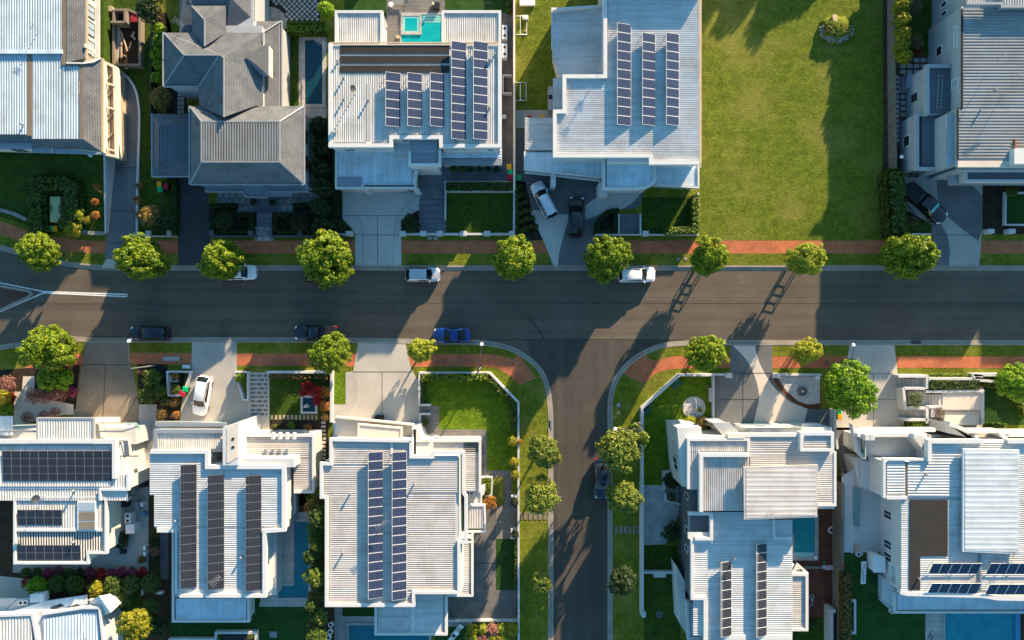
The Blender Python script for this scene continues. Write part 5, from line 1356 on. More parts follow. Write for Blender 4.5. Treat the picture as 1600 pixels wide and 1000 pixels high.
# ---------------------------------------------------------------- cars
WHEEL = {}
def car(label, nose, tail, paint_, kind='suv', wid=1.86, name='car', zc=.9, extra=None):
    a = P(*nose, zc); c = P(*tail, zc)
    L = (a - c).length; mid = (a + c)/2
    rz = math.atan2(a.y - c.y, a.x - c.x)
    t = thing(name, label, 'car' if kind != 'ute' else 'pickup', (mid.x, mid.y, extra or 0.0), rz)
    hw = wid/2
    H = dict(suv=1.72, hatch=1.5, sedan=1.46, coupe=1.3, ute=1.8)[kind]
    fb, ft, rt, rb = dict(suv=(.245, .09, -.40, -.475), hatch=(.26, .10, -.34, -.46), sedan=(.23, .07, -.23, -.37), coupe=(.20, .04, -.14, -.36), ute=(.22, .11, -.09, -.12))[kind]
    hood = dict(suv=1.08, hatch=.95, sedan=.92, coupe=.84, ute=1.15)[kind]; belt = hood + .02
    tailz = dict(suv=1.02, hatch=.95, sedan=.96, coupe=.86, ute=1.12)[kind]
    fs = [-.5, -.485, -.46, -.42, -.34, -.25, -.15, -.05, .05, .15, .25, .34, .42, .455, .482, .5]
    wf = [.66, .81, .91, .965, .995, 1, .99, .98, .98, .985, 1, .99, .945, .86, .72, .50]
    rows = []
    for f, w in zip(fs, wf):
        top = hood if f > 0 else tailz
        if f > .3: top = hood - (f-.3)/.2*.22
        if f < -.42: top = tailz - (-.42-f)/.08*.2
        if abs(f) < .2: top = belt
        y = hw*w
        sec = [(-y*.94, .20), (-y, .42), (-y*1.0, .68), (-y*.965, top-.10), (-y*.90, top-.02), (-y*.5, top+.025), (0, top+.035),
               (y*.5, top+.025), (y*.90, top-.02), (y*.965, top-.10), (y*1.0, .68), (y, .42), (y*.94, .20)]
        rows.append([Vector((f*L, q, z)) for q, z in sec])
    b = MB(); b.grid(rows, 0)
    b.face(rows[0]); b.face(rows[-1][::-1]); b.grid([[r[0] for r in rows], [r[-1] for r in rows]])
    # cabin shell
    wb, wr = hw*.91, hw*.73
    st = [(rb, belt-.03, wb), ((rb+rt)/2, (belt+H)/2+.06, (wb+wr)/2), (rt, H-.02, wr), ((rt+ft)/2, H+.025, wr*1.02), (ft, H-.03, wr), ((ft+fb)/2, (belt+H)/2-.02, (wb+wr)/2), (fb, belt-.03, wb)]
    rows = []
    for f, z, w in st:
        e = (f - (ft+rt)/2)*L*.075
        rows.append([Vector((f*L-e*.4, -w, z)), Vector((f*L+e*.2, -w*.8, z+.03)), Vector((f*L+e, 0, z+.05)), Vector((f*L+e*.2, w*.8, z+.03)), Vector((f*L-e*.4, w, z))])
    b.grid(rows, 0)
    for s in (0, 4):
        side = [r[s] for r in rows]; base = [Vector((rb*L, side[0].y, belt-.06)), Vector((fb*L, side[0].y, belt-.06))]
        b.face(side)
    body = b.build('body', paint_, t, True, True, None, True)
    b = MB()
    def q4(p0, p1, p2, p3, up=.015):
        n = (p1-p0).cross(p2-p0).normalized(); n = n if n.z > 0 else -n
        b.face([p + n*up for p in (p0, p1, p2, p3)])
    def lerp(p, q, t_): return p + (q-p)*t_
    def glass(A, B, Cc, D, nm):
        nonlocal b
        b = MB()
        m0, m1 = rows[5], rows[1]
        q4(A, B, Cc, D); o = b.build(nm, 'car_glass', t, False, True, None, True); return o
    F0, F1, Rr1, R0 = Vector((fb*L, 0, belt)), Vector((ft*L, 0, H)), Vector((rt*L, 0, H)), Vector((rb*L, 0, belt))
    V = lambda f, y, z: Vector((f*L, y, z))
    # windscreen and rear window follow the shell in two bands
    def band(nm, s):
        nonlocal b
        b = MB(); rr = []
        for k in s:
            f, z, w = st[k]
            e_ = (f - (ft+rt)/2)*L*.075
            rr.append([Vector((f*L+e_*.1, -w*.86, z+.045)), Vector((f*L+e_, 0, z+.07)), Vector((f*L+e_*.1, w*.86, z+.045))])
        # pull the ends in a little from the roof and bonnet
        e = .12
        for j in range(3):
            a0, a1, a2 = rr[0][j].copy(), rr[1][j].copy(), rr[2][j].copy()
            rr[0][j] = a0.lerp(a1, e); rr[2][j] = a2.lerp(a1, e)
        sgn = 1 if nm == 'windscreen' else -1
        for r_ in rr:
            for p_ in r_: p_.x += sgn*.015
        b.grid(rr); return b.build(nm, 'car_glass', t, True, True, None, True)
    ws = band('windscreen', (4, 5, 6)); band('rear_window', (0, 1, 2))
    for s in (-1, 1):
        b = MB()
        f0, f1 = (rb+rt)/2 + .02, (fb+ft)/2 - .015
        b.face([Vector((f0*L+.05, s*(wb*.985+.012), belt+.04)), Vector((f1*L+.12, s*(wb*.985+.012), belt+.04)), Vector((ft*L-.03, s*(wr*1.03+.02), H-.10)), Vector((rt*L+.08, s*(wr*1.03+.02), H-.10))][::s])
        b.build('side_window', 'car_glass', t, False, True, None, True)
        b = MB(); b.box(fb*L-.32, s*(hw+.02)-.09, belt-.02, fb*L-.16, s*(hw+.02)+.09, belt+.14); b.build('mirror', paint_ if kind != 'ute' else 'plastic_black', t, False, True, None, True)
        b = MB(); b.hexa([Vector((x*L, s*y*hw, z)) for z in (hood-.36, hood-.17) for x, y in ((.455, .58), (.488, .60), (.462, .88), (.42, .90))]); b.build('headlight', 'head_clear', t, False, True, None, True)
        b = MB(); b.hexa([Vector((x*L, s*y*hw, z)) for z in (tailz-.30, tailz-.13) for x, y in ((-.468, .62), (-.497, .62), (-.488, .88), (-.455, .955))]); b.build('tail_light', 'tail_red', t, False, True, None, True)
        for x in (-.30, .31):
            b = MB(); rr = .34 if kind in ('suv', 'ute') else .31
            ring = [[Vector((x*L + r_*math.cos(k*math.pi/9), s*(hw-o_), rr + r_*math.sin(k*math.pi/9))) for k in range(18)] for r_, o_ in ((rr, .22), (rr, .0), (rr*.62, -.01))]
            b.grid(ring, 0, True); w_ = b.build('wheel', 'rubber', t, False, True, None, True)
            b = MB(); b.face([Vector((x*L + rr*.62*math.cos(k*math.pi/9), s*(hw+.012), rr + rr*.62*math.sin(k*math.pi/9))) for k in range(18)]); b.build('rim', 'metal_grey', w_, False, True, None, True)
    if kind == 'suv':
        for s in (-1, 1):
            b = MB(); b.bar((rt*L+.1, s*wr*.86, H+.06), (ft*L-.1, s*wr*.86, H+.05), .04, .05); b.build('roof_rail', 'metal_dark', t, False, True, None, True)
    if kind == 'ute':
        b = MB(); b.box(-.47*L, -hw*.84, 1.10, -.13*L, hw*.84, 1.19); b.build('tonneau_cover', 'plastic_black', t, False, True, None, True)
        b = MB()
        for y in (-.5, -.25, 0, .25, .5): b.box(rt*L+.05, y*hw*1.2-.02, H+.03, ft*L-.05, y*hw*1.2+.02, H+.09)
        b.build('roof_rack', 'metal_dark', t, False, True, None, True)
    return t
car('white car mostly under the tree crown, parked by the very dark driveway', (400, 425), (345, 426), 'car_white', 'hatch')
car('dark car almost wholly under the tree crown near the grey concrete driveway', (540, 430), (477, 430), 'car_black', 'suv', 1.86)
car('silver hatchback parked alone at the upper kerb', (687.5, 428.8), (633, 429.5), 'car_silver', 'hatch', 1.8)
car('white car half under the tree, parked by the dark concrete driveway', (1024, 428.7), (966, 429.2), 'car_white', 'suv', 1.9)
car('dark navy car parked at the lower kerb by the brown driveway', (203, 520.5), (263.5, 520.5), 'car_navy', 'suv', 1.82)
o = car('black pickup with open tray at the lower kerb, tail under a tree', (460, 520), (527, 519.5), 'car_navy', 'ute', 1.86, 'pickup_truck')
car('blue sports coupe parked near the junction', (677, 524), (735, 523.5), 'car_blue', 'coupe', 1.85)
car('white car nosed towards the house on the grey stone driveway', (310, 649), (320, 587), 'car_white', 'hatch', 1.85, extra=.12)
car('pale blue white wagon parked askew on the dark concrete driveway', (836.5, 285.5), (864, 340.5), 'car_pale', 'suv', 1.84, extra=.12)
car('black wagon beside the pale one on the dark concrete driveway', (901.5, 307), (898.5, 370.5), 'car_black', 'suv', 1.9, extra=.12)
o = car('black pickup with cyan windscreen shade on the curved driveway', (1474.5, 344), (1417, 291), 'car_black', 'ute', 2.05, 'pickup_truck', extra=.12)
b = MB(); L = (P(1474.5, 344, .9) - P(1417, 291, .9)).length
b.face([Vector((.205*L, -.78, 1.34)), Vector((.205*L, .0, 1.40)), Vector((.125*L, .0, 1.92)), Vector((.125*L, -.62, 1.88))]); b.face([Vector((.205*L, .05, 1.40)), Vector((.205*L, .78, 1.34)), Vector((.125*L, .62, 1.88)), Vector((.125*L, .05, 1.92))])
b.build('windscreen_shade', 'cyan_film', o, False, True, None, True)
car('dark blue sedan in the side street, half under the trees', (940, 780), (940.5, 716), 'car_navy', 'sedan', 1.86)

# ---------------------------------------------------------------- wheelie bins
def make_bin(lid):
    t = thing('wheelie_bin', 'bin', 'bin', (0, 0, 0))
    b = MB(); b.hexa([Vector(p) for p in ((-.22, -.24, .08), (.22, -.24, .08), (.22, .24, .08), (-.22, .24, .08), (-.28, -.33, .98), (.28, -.33, .98), (.28, .33, .98), (-.28, .33, .98))])
    b.build('body', 'bin_body', t, False, True, None, True)
    b = MB(); b.hexa([Vector(p) for p in ((-.31, -.37, .985), (.31, -.37, .985), (.31, .36, .985), (-.31, .36, .985), (-.25, -.30, 1.06), (.25, -.30, 1.06), (.25, .28, 1.09), (-.25, .28, 1.09))])
    b.build('lid', lid, t, False, True, None, True)
    b = MB(); b.bar((-.22, .40, .97), (.22, .40, .97), .05, .05); b.build('handle', 'bin_body', t, False, True, None, True)
    for s in (-1, 1):
        b = MB(); b.tube([(s*.26, .24, .12), (s*.33, .24, .12)], .12, 10); b.build('wheel', 'rubber', t, False, True, None, True)
    return t
BINS = {}
for u, v, c, rz, label in ((79, 357, 'green', .1, 'green lidded bin inside the square hedge'), (86.5, 357, 'yellow', .1, 'yellow lidded bin inside the square hedge'),
        (249.5, 288, 'yellow', .05, 'yellow lidded bin beside the very dark driveway'), (250.5, 296, 'green', .2, 'green lidded bin beside the very dark driveway'), (259.5, 291, 'red', -.1, 'red lidded bin beside the very dark driveway'),
        (795.5, 261, 'yellow', .0, 'yellow lidded bin at the end of the grey side deck'), (797, 269, 'green', .1, 'green lidded bin at the end of the grey side deck'), (797, 277, 'red', .05, 'red lidded bin at the end of the grey side deck'),
        (810.5, 277.5, 'green', .1, 'green lidded bin alone across the fence from three others'), (1406, 297, 'green', 1.4, 'green lidded bin half in the hedge behind the black pickup'), (1407, 305.5, 'yellow', 1.5, 'orange yellow lidded bin in the hedge behind the black pickup'),
        (290, 608, 'green', 1.3, 'green lidded bin at the white planter by the parked white car'), (285.5, 615, 'red', 1.0, 'red lidded bin at the white planter by the parked white car'),
        (1310.5, 643, 'green', .1, 'green lidded bin half under the bright green tree'), (1311.5, 651, 'yellow', .1, 'orange yellow lidded bin beside the bright green tree')):
    loc = P(u, v, 1.0); loc.z = LOT
    if c not in BINS:
        BINS[c] = make_bin('lid_' + c); o = BINS[c]; o.location = loc; o.rotation_euler = (0, 0, rz)
    else: o = copy_thing(BINS[c], loc, rz)
    o['label'] = label; o['group'] = 'wheelie bins outside the houses'

# ---------------------------------------------------------------- street lamps with arms over the kerb
def lamp(label, base, top, head, z=6.0):
    t = thing('street_lamp', label, 'street lamp', P(*base, LOT), 0, 'street lamps')
    bt = P(*top, z); bb = P(*base, LOT); hd = P(*head, z+.4)
    bt = Vector((bb.x, bb.y, z))
    b = MB(); b.tube([bb, bt], [.11, .06], 8); b.build('pole', 'metal_grey', t)
    b = MB(); b.tube([bt, bt.lerp(hd, .3) + Vector((0, 0, .35)), hd], .05, 6); b.build('arm', 'metal_dark', t)
    d = (hd - bt); d.z = 0; d.normalize()
    b = MB(); b.disc(hd, .22, hd.z-.12, hd.z+.10, 12, 0, .16); b.build('lamp_head', 'lamp_head', t)
    b = MB(); b.disc(bb, .22, LOT, LOT+.12, 10); b.build('base', 'metal_dark', t)
lamp('street lamp by the brown driveway', (243, 571), (204, 577), (201, 533))
lamp('street lamp at the hedge of the corner lawn', (751, 574), (749, 581), (752.5, 538))
lamp('street lamp beside the smooth pale driveway', (1293, 567), (1327, 573), (1334, 539))
lamp('street lamp at the long wall in the side street', (991, 660), (1005, 671), (961.5, 670.5))

# ---------------------------------------------------------------- low garden walls
def lowwall(label, pts, z=.9, w=.26, mat='render_white', name='garden_wall', caps=(), capsz=.55, capz=None):
    b = MB(); b.ribbon([P(u, v, z) for u, v in pts], w, LOT-.04)
    o = b.build(name, mat); tag(o, label, 'wall')
    for (u, v) in caps:
        c = P(u, v, (capz or z+.25)); b = MB(); b.box(c.x-capsz, c.y-.3, LOT, c.x+capsz, c.y+.3, capz or z+.25); b.build('pier', mat, o)
    return o
lowwall('low dark front wall with stone pillars at the tiled roof house', [(327, 369), (400, 369)], .7, .2, 'render_dark', caps=((330, 364), (391, 364)), capsz=.3)
lowwall('low dark front wall with stone pillars below the dark shrubs', [(424, 369), (520, 369)], .7, .2, 'render_dark', caps=((421, 364), (468, 364)), capsz=.3)
lowwall('low white kerb wall across the strip between the two dark driveways', [(222, 369), (277, 369)], .4, .15, caps=((231, 364), (264, 364)), capsz=.28)
lowwall('white pillar wall at the end of the curved asphalt driveway', [(208, 366), (222, 366)], .6, .5, 'concrete')
lowwall('short white front wall left of the grey concrete driveway', [(517, 366), (549, 366)], .8, .25, caps=((545, 364.5),), capsz=.4)
lowwall('long white front wall with piers around the square shaded lawn', [(626, 365.5), (803, 365.5), (803.5, 296)], .8, .25, caps=((629, 364.5), (661, 364.5), (687, 364.5), (724, 364.5), (761, 364.5), (800, 364.5)), capsz=.38)
lowwall('thin white wall between the slate entry path and the square lawn', [(803, 298.5), (696, 298.5), (695.5, 343)], .9, .16)
lowwall('white planter wall behind the clipped hedge of the square lawn', [(695.5, 298), (695.5, 283.5), (803, 283.5)], .9, .14)
lowwall('cream boundary fence between the grey deck and the two goals', [(803.5, -120), (803.5, 296)], 2.0, .25, 'render_cream', 'boundary_wall')
lowwall('thin white front wall of the blue panel house', [(930, 366.5), (1091, 366.5), (1091.5, 300)], .8, .16, caps=((1009, 364.5),), capsz=.38)
for u in (967, 1001): lowwall('low white wall on the %s side of the slate tiled square' % ('west' if u < 990 else 'east'), [(u, 334), (u, 366)], .9, .18)
b = MB(); b.ribbon([P(u, v, 1.9) for u, v in [(1095, -300), (1095, 262)]], .12, LOT)
tag(b.build('boundary_fence', 'timber_pale'), 'thin tan fence between the blue panel house and the vacant lot', 'fence')
# tall paling fence of the vacant lot
b = MB(); b.ribbon([P(u, v, 1.9) for u, v in [(1398, -300), (1399, 120), (1401, 262)]], .12, LOT)
o = tag(b.build('paling_fence', 'fence_boards'), 'grey timber paling fence along the vacant lot', 'fence')
for k in range(12):
    b = MB(); c = P(1398 - 1.5, -40 + k*26, 1.7); b.box(c.x-.05, c.y-.05, LOT, c.x+.05, c.y+.05, 1.75); b.build('fence_post', 'timber_fence', o)
lowwall('white edge wall of the little triangle lawn by the curved driveway', [(1420, 365.5), (1456, 365.5)], .5, .15)
lowwall('low white box wall around the dark lawn patch', [(1720, 301), (1572, 301), (1571, 351), (1720, 351)], .6, .2)
lowwall('square white gate pillar left at the far house garden', [(1544, 361), (1554, 361)], 1.2, .55, name='gate_pillar')
lowwall('square white gate pillar further along the far house garden', [(1577, 361), (1587, 361)], 1.2, .55, name='gate_pillar')
b = MB(); b.ribbon([P(u, v, 1.8) for u, v in [(236.5, 24), (235, 150), (236, 252)]], .1, LOT)
tag(b.build('boundary_fence', 'metal_dark'), 'thin dark fence between the curved driveway and the tiled roof house', 'fence')
# lower row
lowwall('white planter box wall beside the parked white car', [(262, 606), (261, 581), (298, 581), (285, 618), (263, 618), (262, 606)], .8, .22)
lowwall('little white square planter inside the planter box wall', [(266, 586), (266, 596), (275, 596), (275, 593)], .6, .16)
lowwall('narrow white wedge planter beside the paver entry path', [(366, 581.5), (387, 581.5), (387, 625), (380, 625), (367, 585)], .8, .2)
lowwall('white front wall enclosing the square lawn with the pond', [(416, 581.5), (518, 581.5), (517, 660)], .9, .3)
lowwall('long white boundary wall around the corner lawn', [(655, 634), (655, 583), (765, 583), (810, 629), (810.5, 940), (810.5, 1060)], 1.1, .24, name='boundary_wall')
lowwall('white ledge wall beside the dark steps to the corner lawn', [(656, 633), (673, 633)], .9, .25)
lowwall('small white planter wall with greenery beside the pale driveway', [(672, 647), (656, 647), (656, 672)], .8, .2)
lowwall('white box planter wall by the corner house pergola', [(752, 746), (769, 746), (768, 774), (758, 775)], .7, .2)
lowwall('white notch planter in the boundary wall holding a round shrub', [(810, 776), (799, 776)], 1.1, .2)
lowwall('white notch planter in the boundary wall beside the deck', [(810, 827), (799.5, 827), (799.5, 841), (810, 841)], .8, .2)
lowwall('white wall across the foot of the grey timber deck', [(700, 970.5), (810, 970.5)], .7, .2)
lowwall('white side wall of the flower hedge at the deck foot', [(736, 973), (735, 1000)], .7, .2)
lowwall('long pale boundary wall around the walled corner lawn', [(1113, 586), (1062, 586), (1004, 638), (1004, 760)], 1.2, .3, name='boundary_wall')
lowwall('pale wall along the entry court and back lawn', [(1004, 756), (1004, 962)], 1.5, .3, name='boundary_wall', caps=((1006, 961),), capsz=.25)
lowwall('white dividing wall between the corner lawn and the dark driveway', [(1115, 585), (1115, 662)], .9, .2)
lowwall('white front wall stub left of the dark aggregate driveway', [(1112, 585.5), (1143, 585.5)], 1.0, .25, caps=((1140, 587),), capsz=.35)
lowwall('white front wall of the white pebble bed', [(1208, 585.5), (1284, 585.5)], .45, .28, caps=((1214, 587),), capsz=.4)
lowwall('white wall below the small enclosed lawn', [(1006, 895), (1057, 895)], .9, .25, caps=((1031, 898.5),), capsz=.75, capz=.8)
lowwall('white wall enclosing the dark shrub by the entry court', [(1058, 738), (1038, 738), (1038, 765)], 1.0, .25)
lowwall('white bench wall at the entry court planter', [(1040, 770), (1040, 782), (1064, 788), (1070, 796)], .8, .25)
lowwall('white divider between the dark driveway and the smooth pale driveway', [(1305, 640), (1305, 668), (1309, 702)], 1.4, .28)
lowwall('broad tan boundary wall between the red deck and the last house', [(1317, 756), (1317, 1060)], 2.75, .3, 'concrete_brown', 'boundary_wall')
lowwall('white planter wall at the lower end of the red deck', [(1306, 955), (1300, 955), (1300, 1060)], 2.0, .35)
lowwall('white L shaped sandpit frame on the artificial lawn', [(1328, 939.5), (1336, 939.5), (1336, 988.5), (1328, 988.5)], .5, .28, name='sandpit_frame')
# terraced entry at the last house
T_ = thing('entry_terrace', 'cream stepped entry terrace with planters and white walls', 'terrace', P(1470, 625, LOT))
b = MB()
for k in range(4): b.prism([P(u, v, .25+.16*k) for u, v in box4(1410+k*5, 592, 1430, 604)], LOT)
b.build('steps', 'concrete_cream', T_); b = MB()
for k in range(4): b.prism([P(u, v, .25+.16*k) for u, v in box4(1412+k*5, 636, 1432, 652)], LOT)
b.build('steps', 'concrete_cream', T_); b = MB()
for k in range(5): b.prism([P(u, v, .9+.15*k) for u, v in box4(1446+k*5.2, 616, 1473, 634)], LOT)
b.build('steps', 'concrete_cream', T_); b = MB()
for k in range(6): b.prism([P(u, v, 1.2+.12*k) for u, v in box4(1476, 640+k*4, 1534-k*1.5, 664)], LOT)
b.build('steps', 'concrete_cream', T_)
b = MB(); b.prism([P(u, v, .85) for u, v in box4(1430, 590, 1447, 652)], LOT); b.prism([P(u, v, 1.6) for u, v in box4(1473, 614, 1536, 640)], LOT); b.build('landing', 'concrete_cream', T_)
b = MB()
for pl in ([(1404, 588), (1449, 588), (1449, 608)], [(1450, 592), (1522, 592)], [(1447, 612), (1536, 611), (1536, 662)], [(1413, 607), (1446, 607)], [(1412, 607), (1415, 638), (1446, 638)], [(1449, 636), (1449, 662)], [(1449, 636), (1474, 636)], [(1414, 656), (1449, 656)], [(1536, 588), (1522, 586), (1522, 600)], [(1522, 586), (1575, 586)], [(1523, 594), (1545, 595), (1562, 598)]):
    b.ribbon([P(u, v, 1.75) for u, v in pl], .32, LOT)
b.build('wall', 'render_white', T_)
ubox(T_, 'planter', 1419, 611, 1441, 632, LOT, 1.0, 'concrete_cream'); ubox(T_, 'planter', 1455, 638, 1474, 652, LOT, 1.7, 'pebble_white')

# ---------------------------------------------------------------- stepping stones, paver lattices
def pavers(label, cells, mat, name='paver_path', z=LOT+.05, h=.06):
    b = MB()
    for (u0, v0, u1, v1) in cells: b.prism([P(u, v, z) for u, v in box4(u0, v0, u1, v1)], z-h)
    return tag(b.build(name, mat), label, None, None, 'structure')
pavers('lattice of diagonal pale pavers behind the tiled roof house', [], 'tile_pale') if 0 else None
b = MB()
for i in range(-1, 10):
    for j in range(-1, 5):
        for o_ in (0, 1):
            cu, cv = 424 + (i + o_*.5)*8.0, -2 + (j + o_*.5)*8.0
            if cu < 448 - max(0, 18-cv)*1.4 and cv > -2 and cu < 446: continue
            if cu > 498 or cv > 31: continue
            b.face([P(cu, cv+2.9, LOT+.03), P(cu+2.9, cv, LOT+.03), P(cu, cv-2.9, LOT+.03), P(cu-2.9, cv, LOT+.03)])
tag(b.build('paver_lattice', 'tile_pale', origin=(0, 0, 0)), 'lattice of diagonal pale pavers behind the tiled roof house', None, None, 'structure')
pavers('double column of square pavers beside the tiled roof house', [(277.5+i*5.4, 138+k*6.8, 282+i*5.4, 143.5+k*6.8) for i in range(2) for k in range(6)], 'tile_pale')
cells = []
for k in range(10):
    w = 0 if k % 2 == 0 else 3
    for u0, u1 in ((391.5, 399+w), (401+w, 409.5+w), (411.5+w, 417.5)):
        if u1 > u0 + 2: cells.append((u0, 585+k*6.7, u1, 588.8+k*6.7))
pavers('broken bond of grey pavers in the pale entry path', cells, 'concrete_dark', z=LOT+.022, h=.02)
random.seed(5)
pavers('row of coloured stepping stones behind the square pond', [(423+k*6.3, 648.5, 426.6+k*6.3, 655.5) for k in range(12)], 'timber_pale')
pavers('column of stepping stones between two white houses', [(502, 658.5+k*6.2, 508.8, 662.2+k*6.2) for k in range(10)], 'concrete_cream')
pavers('stepping stones across the verge west of the side street', [(811+k*7.6, 801, 816+k*7.6, 812) for k in range(6)], 'concrete_brown')
pavers('stepping stones across the verge east of the side street', [(961+k*6.9, 822, 965.4+k*6.9, 834.5) for k in range(6)], 'concrete_brown')
cells = []
for k in range(3):
    for i in range(5):
        u0 = 1407 + i*10.6
        if u0 < 1424 and k == 0: continue
        cells.append((u0, 91+k*9, u0+8.2, 97+k*9))
for k in range(14): cells += [(1399, 118+k*7.6, 1405, 123+k*7.6)]
for k in range(6): cells += [(1407.5, 130+k*9.2, 1415, 136+k*9.2)]
pavers('grid of pale square pavers in the red brown side yard', cells, 'tile_pale')
pavers('dark timber sleepers stepping through the far house garden', [(1541+(k % 2)*4, 291+k*12.5, 1562+(k % 2)*4, 301+k*12.5) for k in range(5)], 'mulch')
pavers('two small pale pads in the verge before the white house', [(668, 369.5, 675, 374.5), (677, 369.5, 683.5, 374.5)], 'concrete')
pavers('two small pale pads in the verge below the porch steps', [(403, 370.5, 410.5, 376), (413, 370.5, 420.5, 376)], 'concrete_light')

# ---------------------------------------------------------------- odds and ends
def cover(label, u, v, w, h, mat='concrete', z=.17, frame='plastic_grey', name='service_cover'):
    c = P(u, v, z); o = MB(); o.box(c.x-w/2, c.y-h/2, LOT-.02, c.x+w/2, c.y+h/2, z)
    q = tag(o.build(name, frame), label, 'cover')
    o = MB(); o.box(c.x-w/2+.07, c.y-h/2+.07, z, c.x+w/2-.07, c.y+h/2-.07, z+.015); o.build('lid', mat, q)
cover('long grey service cover in the brick footpath', 267.5, 560.5, 2.1, .6)
cover('white service box lid beside the grey stone driveway', 291, 573, 1.1, .55, 'plastic_white', .3)
cover('round edged concrete cover near the kerb in the east verge', 966.5, 633, .5, .5, 'concrete')
cover('yellow square cover near the kerb in the east verge', 966.5, 645, .48, .48, 'lid_yellow')
cover('round drain cover in the enclosed back lawn', 1030.5, 960.5, .7, .7, 'metal_dark', .15)
cover('pale cover in the brick footpath by the last house', 1592, 569, .6, .4, 'concrete_light')
cover('small pale cover in the verge by the dark concrete driveway', 1060, 404.5, .35, .35, 'concrete')
cover('second small pale cover in the verge by the dark concrete driveway', 1071, 404.5, .35, .35, 'concrete_light')
b = MB(); c = P(1432, 535, .16); b.box(c.x-.55, c.y-.2, .0, c.x+.55, c.y+.25, .155); tag(b.build('storm_drain', 'metal_dark'), 'dark storm drain grate in the lower kerb', 'drain')
b = MB(); c = P(860, 663, .16); b.box(c.x-.22, c.y-.5, .0, c.x+.22, c.y+.5, .15); tag(b.build('storm_drain', 'metal_grey'), 'grey drain grate in the kerb of the side street', 'drain')

b = MB(); b.prism([P(u, v, 1.7) for u, v in box4(78, 307, 94, 347)], LOT)
o = tag(b.build('utility_box', 'box_green'), 'pale green utility box inside the square hedge', 'utility box')
b = MB()
for u in (80, 92): b.prism([P(p, q, 1.75) for p, q in box4(u-.8, 319, u+.8, 332)], 1.68)
b.build('latch', 'metal_dark', o)
# air conditioners
def aircon(label, u, v, rz, z=0.9, w=.95, d=.4, h=1.3, group=None, base=LOT):
    c = P(u, v, z); t = thing('air_conditioner', label, 'air conditioner', (c.x, c.y, base), rz, group)
    b = MB(); b.box(-w/2, -d/2, .05, w/2, d/2, h); b.build('case', 'plastic_white', t, False, True, None, True)
    for s in (-.25, .25):
        b = MB(); b.disc((s*w, 0, 0), .17, h, h+.02, 14); b.build('fan', 'plastic_black', t, False, True, None, True)
aircon('white air conditioner with two fans on the grey deck, nearer the pavilion', 788.5, 51, math.pi/2, 1.2, 1.7, .62)
aircon('white air conditioner with two fans on the grey deck, further from the pavilion', 788.5, 80, math.pi/2, 1.2, 1.7, .62)
aircon('white air conditioner with two fans in the courtyard clutter', 201, 809, math.pi/2, 1.2, 1.2, .7)
aircon('white air conditioner with two fans on the corner house roof ledge', 41, 939, .05, 4.4, 1.1, .6, .9, None, 4.1)
b = MB(); b.prism([P(u, v, 5.2) for u, v in [(47, 929), (67, 928), (69, 940), (47, 942)]], 4.2); tag(b.build('roof_box', 'plastic_white'), 'white box unit beside the roof ledge air conditioner', 'box')
b = MB(); b.prism([P(u, v, 1.6) for u, v in [(196, 820), (210, 819), (210, 833), (197, 834)]], LOT); tag(b.build('storage_box', 'plastic_white'), 'white cabinet in the grey paved courtyard', 'cabinet')
b = MB(); b.prism([P(u, v, 1.9) for u, v in [(1366, 868), (1382, 871), (1382, 893), (1366, 893)]], LOT); o = tag(b.build('garden_shed', 'frame_white'), 'white storage shed on the dark artificial lawn', 'shed')
b = MB(); b.prism([P(u, v, 2.0) for u, v in [(1365, 867), (1383, 870), (1383, 894), (1365, 894)]], 1.9); b.build('roof', 'plastic_white', o)
# satellite dish and roof aerials
def aerial(label, u, v, z, hgt, ang, n=6, span=1.2, dish=False):
    c = P(u, v, z); t = thing('roof_aerial', label, 'aerial', c)
    b = MB(); b.tube([c, c + Vector((0, 0, hgt))], .03, 6); b.build('mast', 'metal_grey', t)
    d = Vector((math.cos(ang), math.sin(ang), 0)); s = Vector((-d.y, d.x, 0)); top = c + Vector((0, 0, hgt))
    b = MB(); b.bar(top - d*span/2, top + d*span/2, .04, .04)
    for k in range(n):
        q = top + d*(-span/2 + span*k/(n-1)); b.bar(q - s*(.45-.03*k), q + s*(.45-.03*k), .03, .03)
    b.build('element', 'metal_grey', t)
aerial('large aerial with a tangle of rods on the ribbed grey roof', 1588, 118, 7.4, 1.9, .6, 9, 2.2)
aerial('thin aerial pole above the ribbed grey roof', 1557, 93, 7.4, 1.5, .2, 2, .3)
aerial('aerial standing above the long dark pool by the white roof corner', 508, 74, 7.0, 1.4, 2.7, 6, 1.4)
aerial('aerial lying over the tall parapet near the longest solar row', 938, 110, 7.3, 1.0, 1.2, 5, 1.0)
aerial('aerial on the striped roof below the tall parapet', 918, 147, 7.1, 1.3, .9, 4, .9)
aerial('leaning aerial over the middle black solar row', 345, 900, 7.1, 1.5, .8, 6, 1.3)
aerial('aerial between the two blue rows of the corner house', 601, 813, 7.1, 1.6, .7, 7, 1.6)
aerial('aerial on the raised cream roof beside the teal pool', 1201, 800, 8.4, 1.0, .5, 5, 1.2)
aerial('small aerial at the foot of the big raised roof', 1578, 862, 7.4, .9, .6, 3, .8)
aerial('small aerial high on the ribbed blue grey roof', 60, 48, 6.5, 1.1, .9, 3, .6)
aerial('aerial of white rods on the west gable of the tiled roof', 285, 40, 6.6, .9, -.6, 6, 1.4)
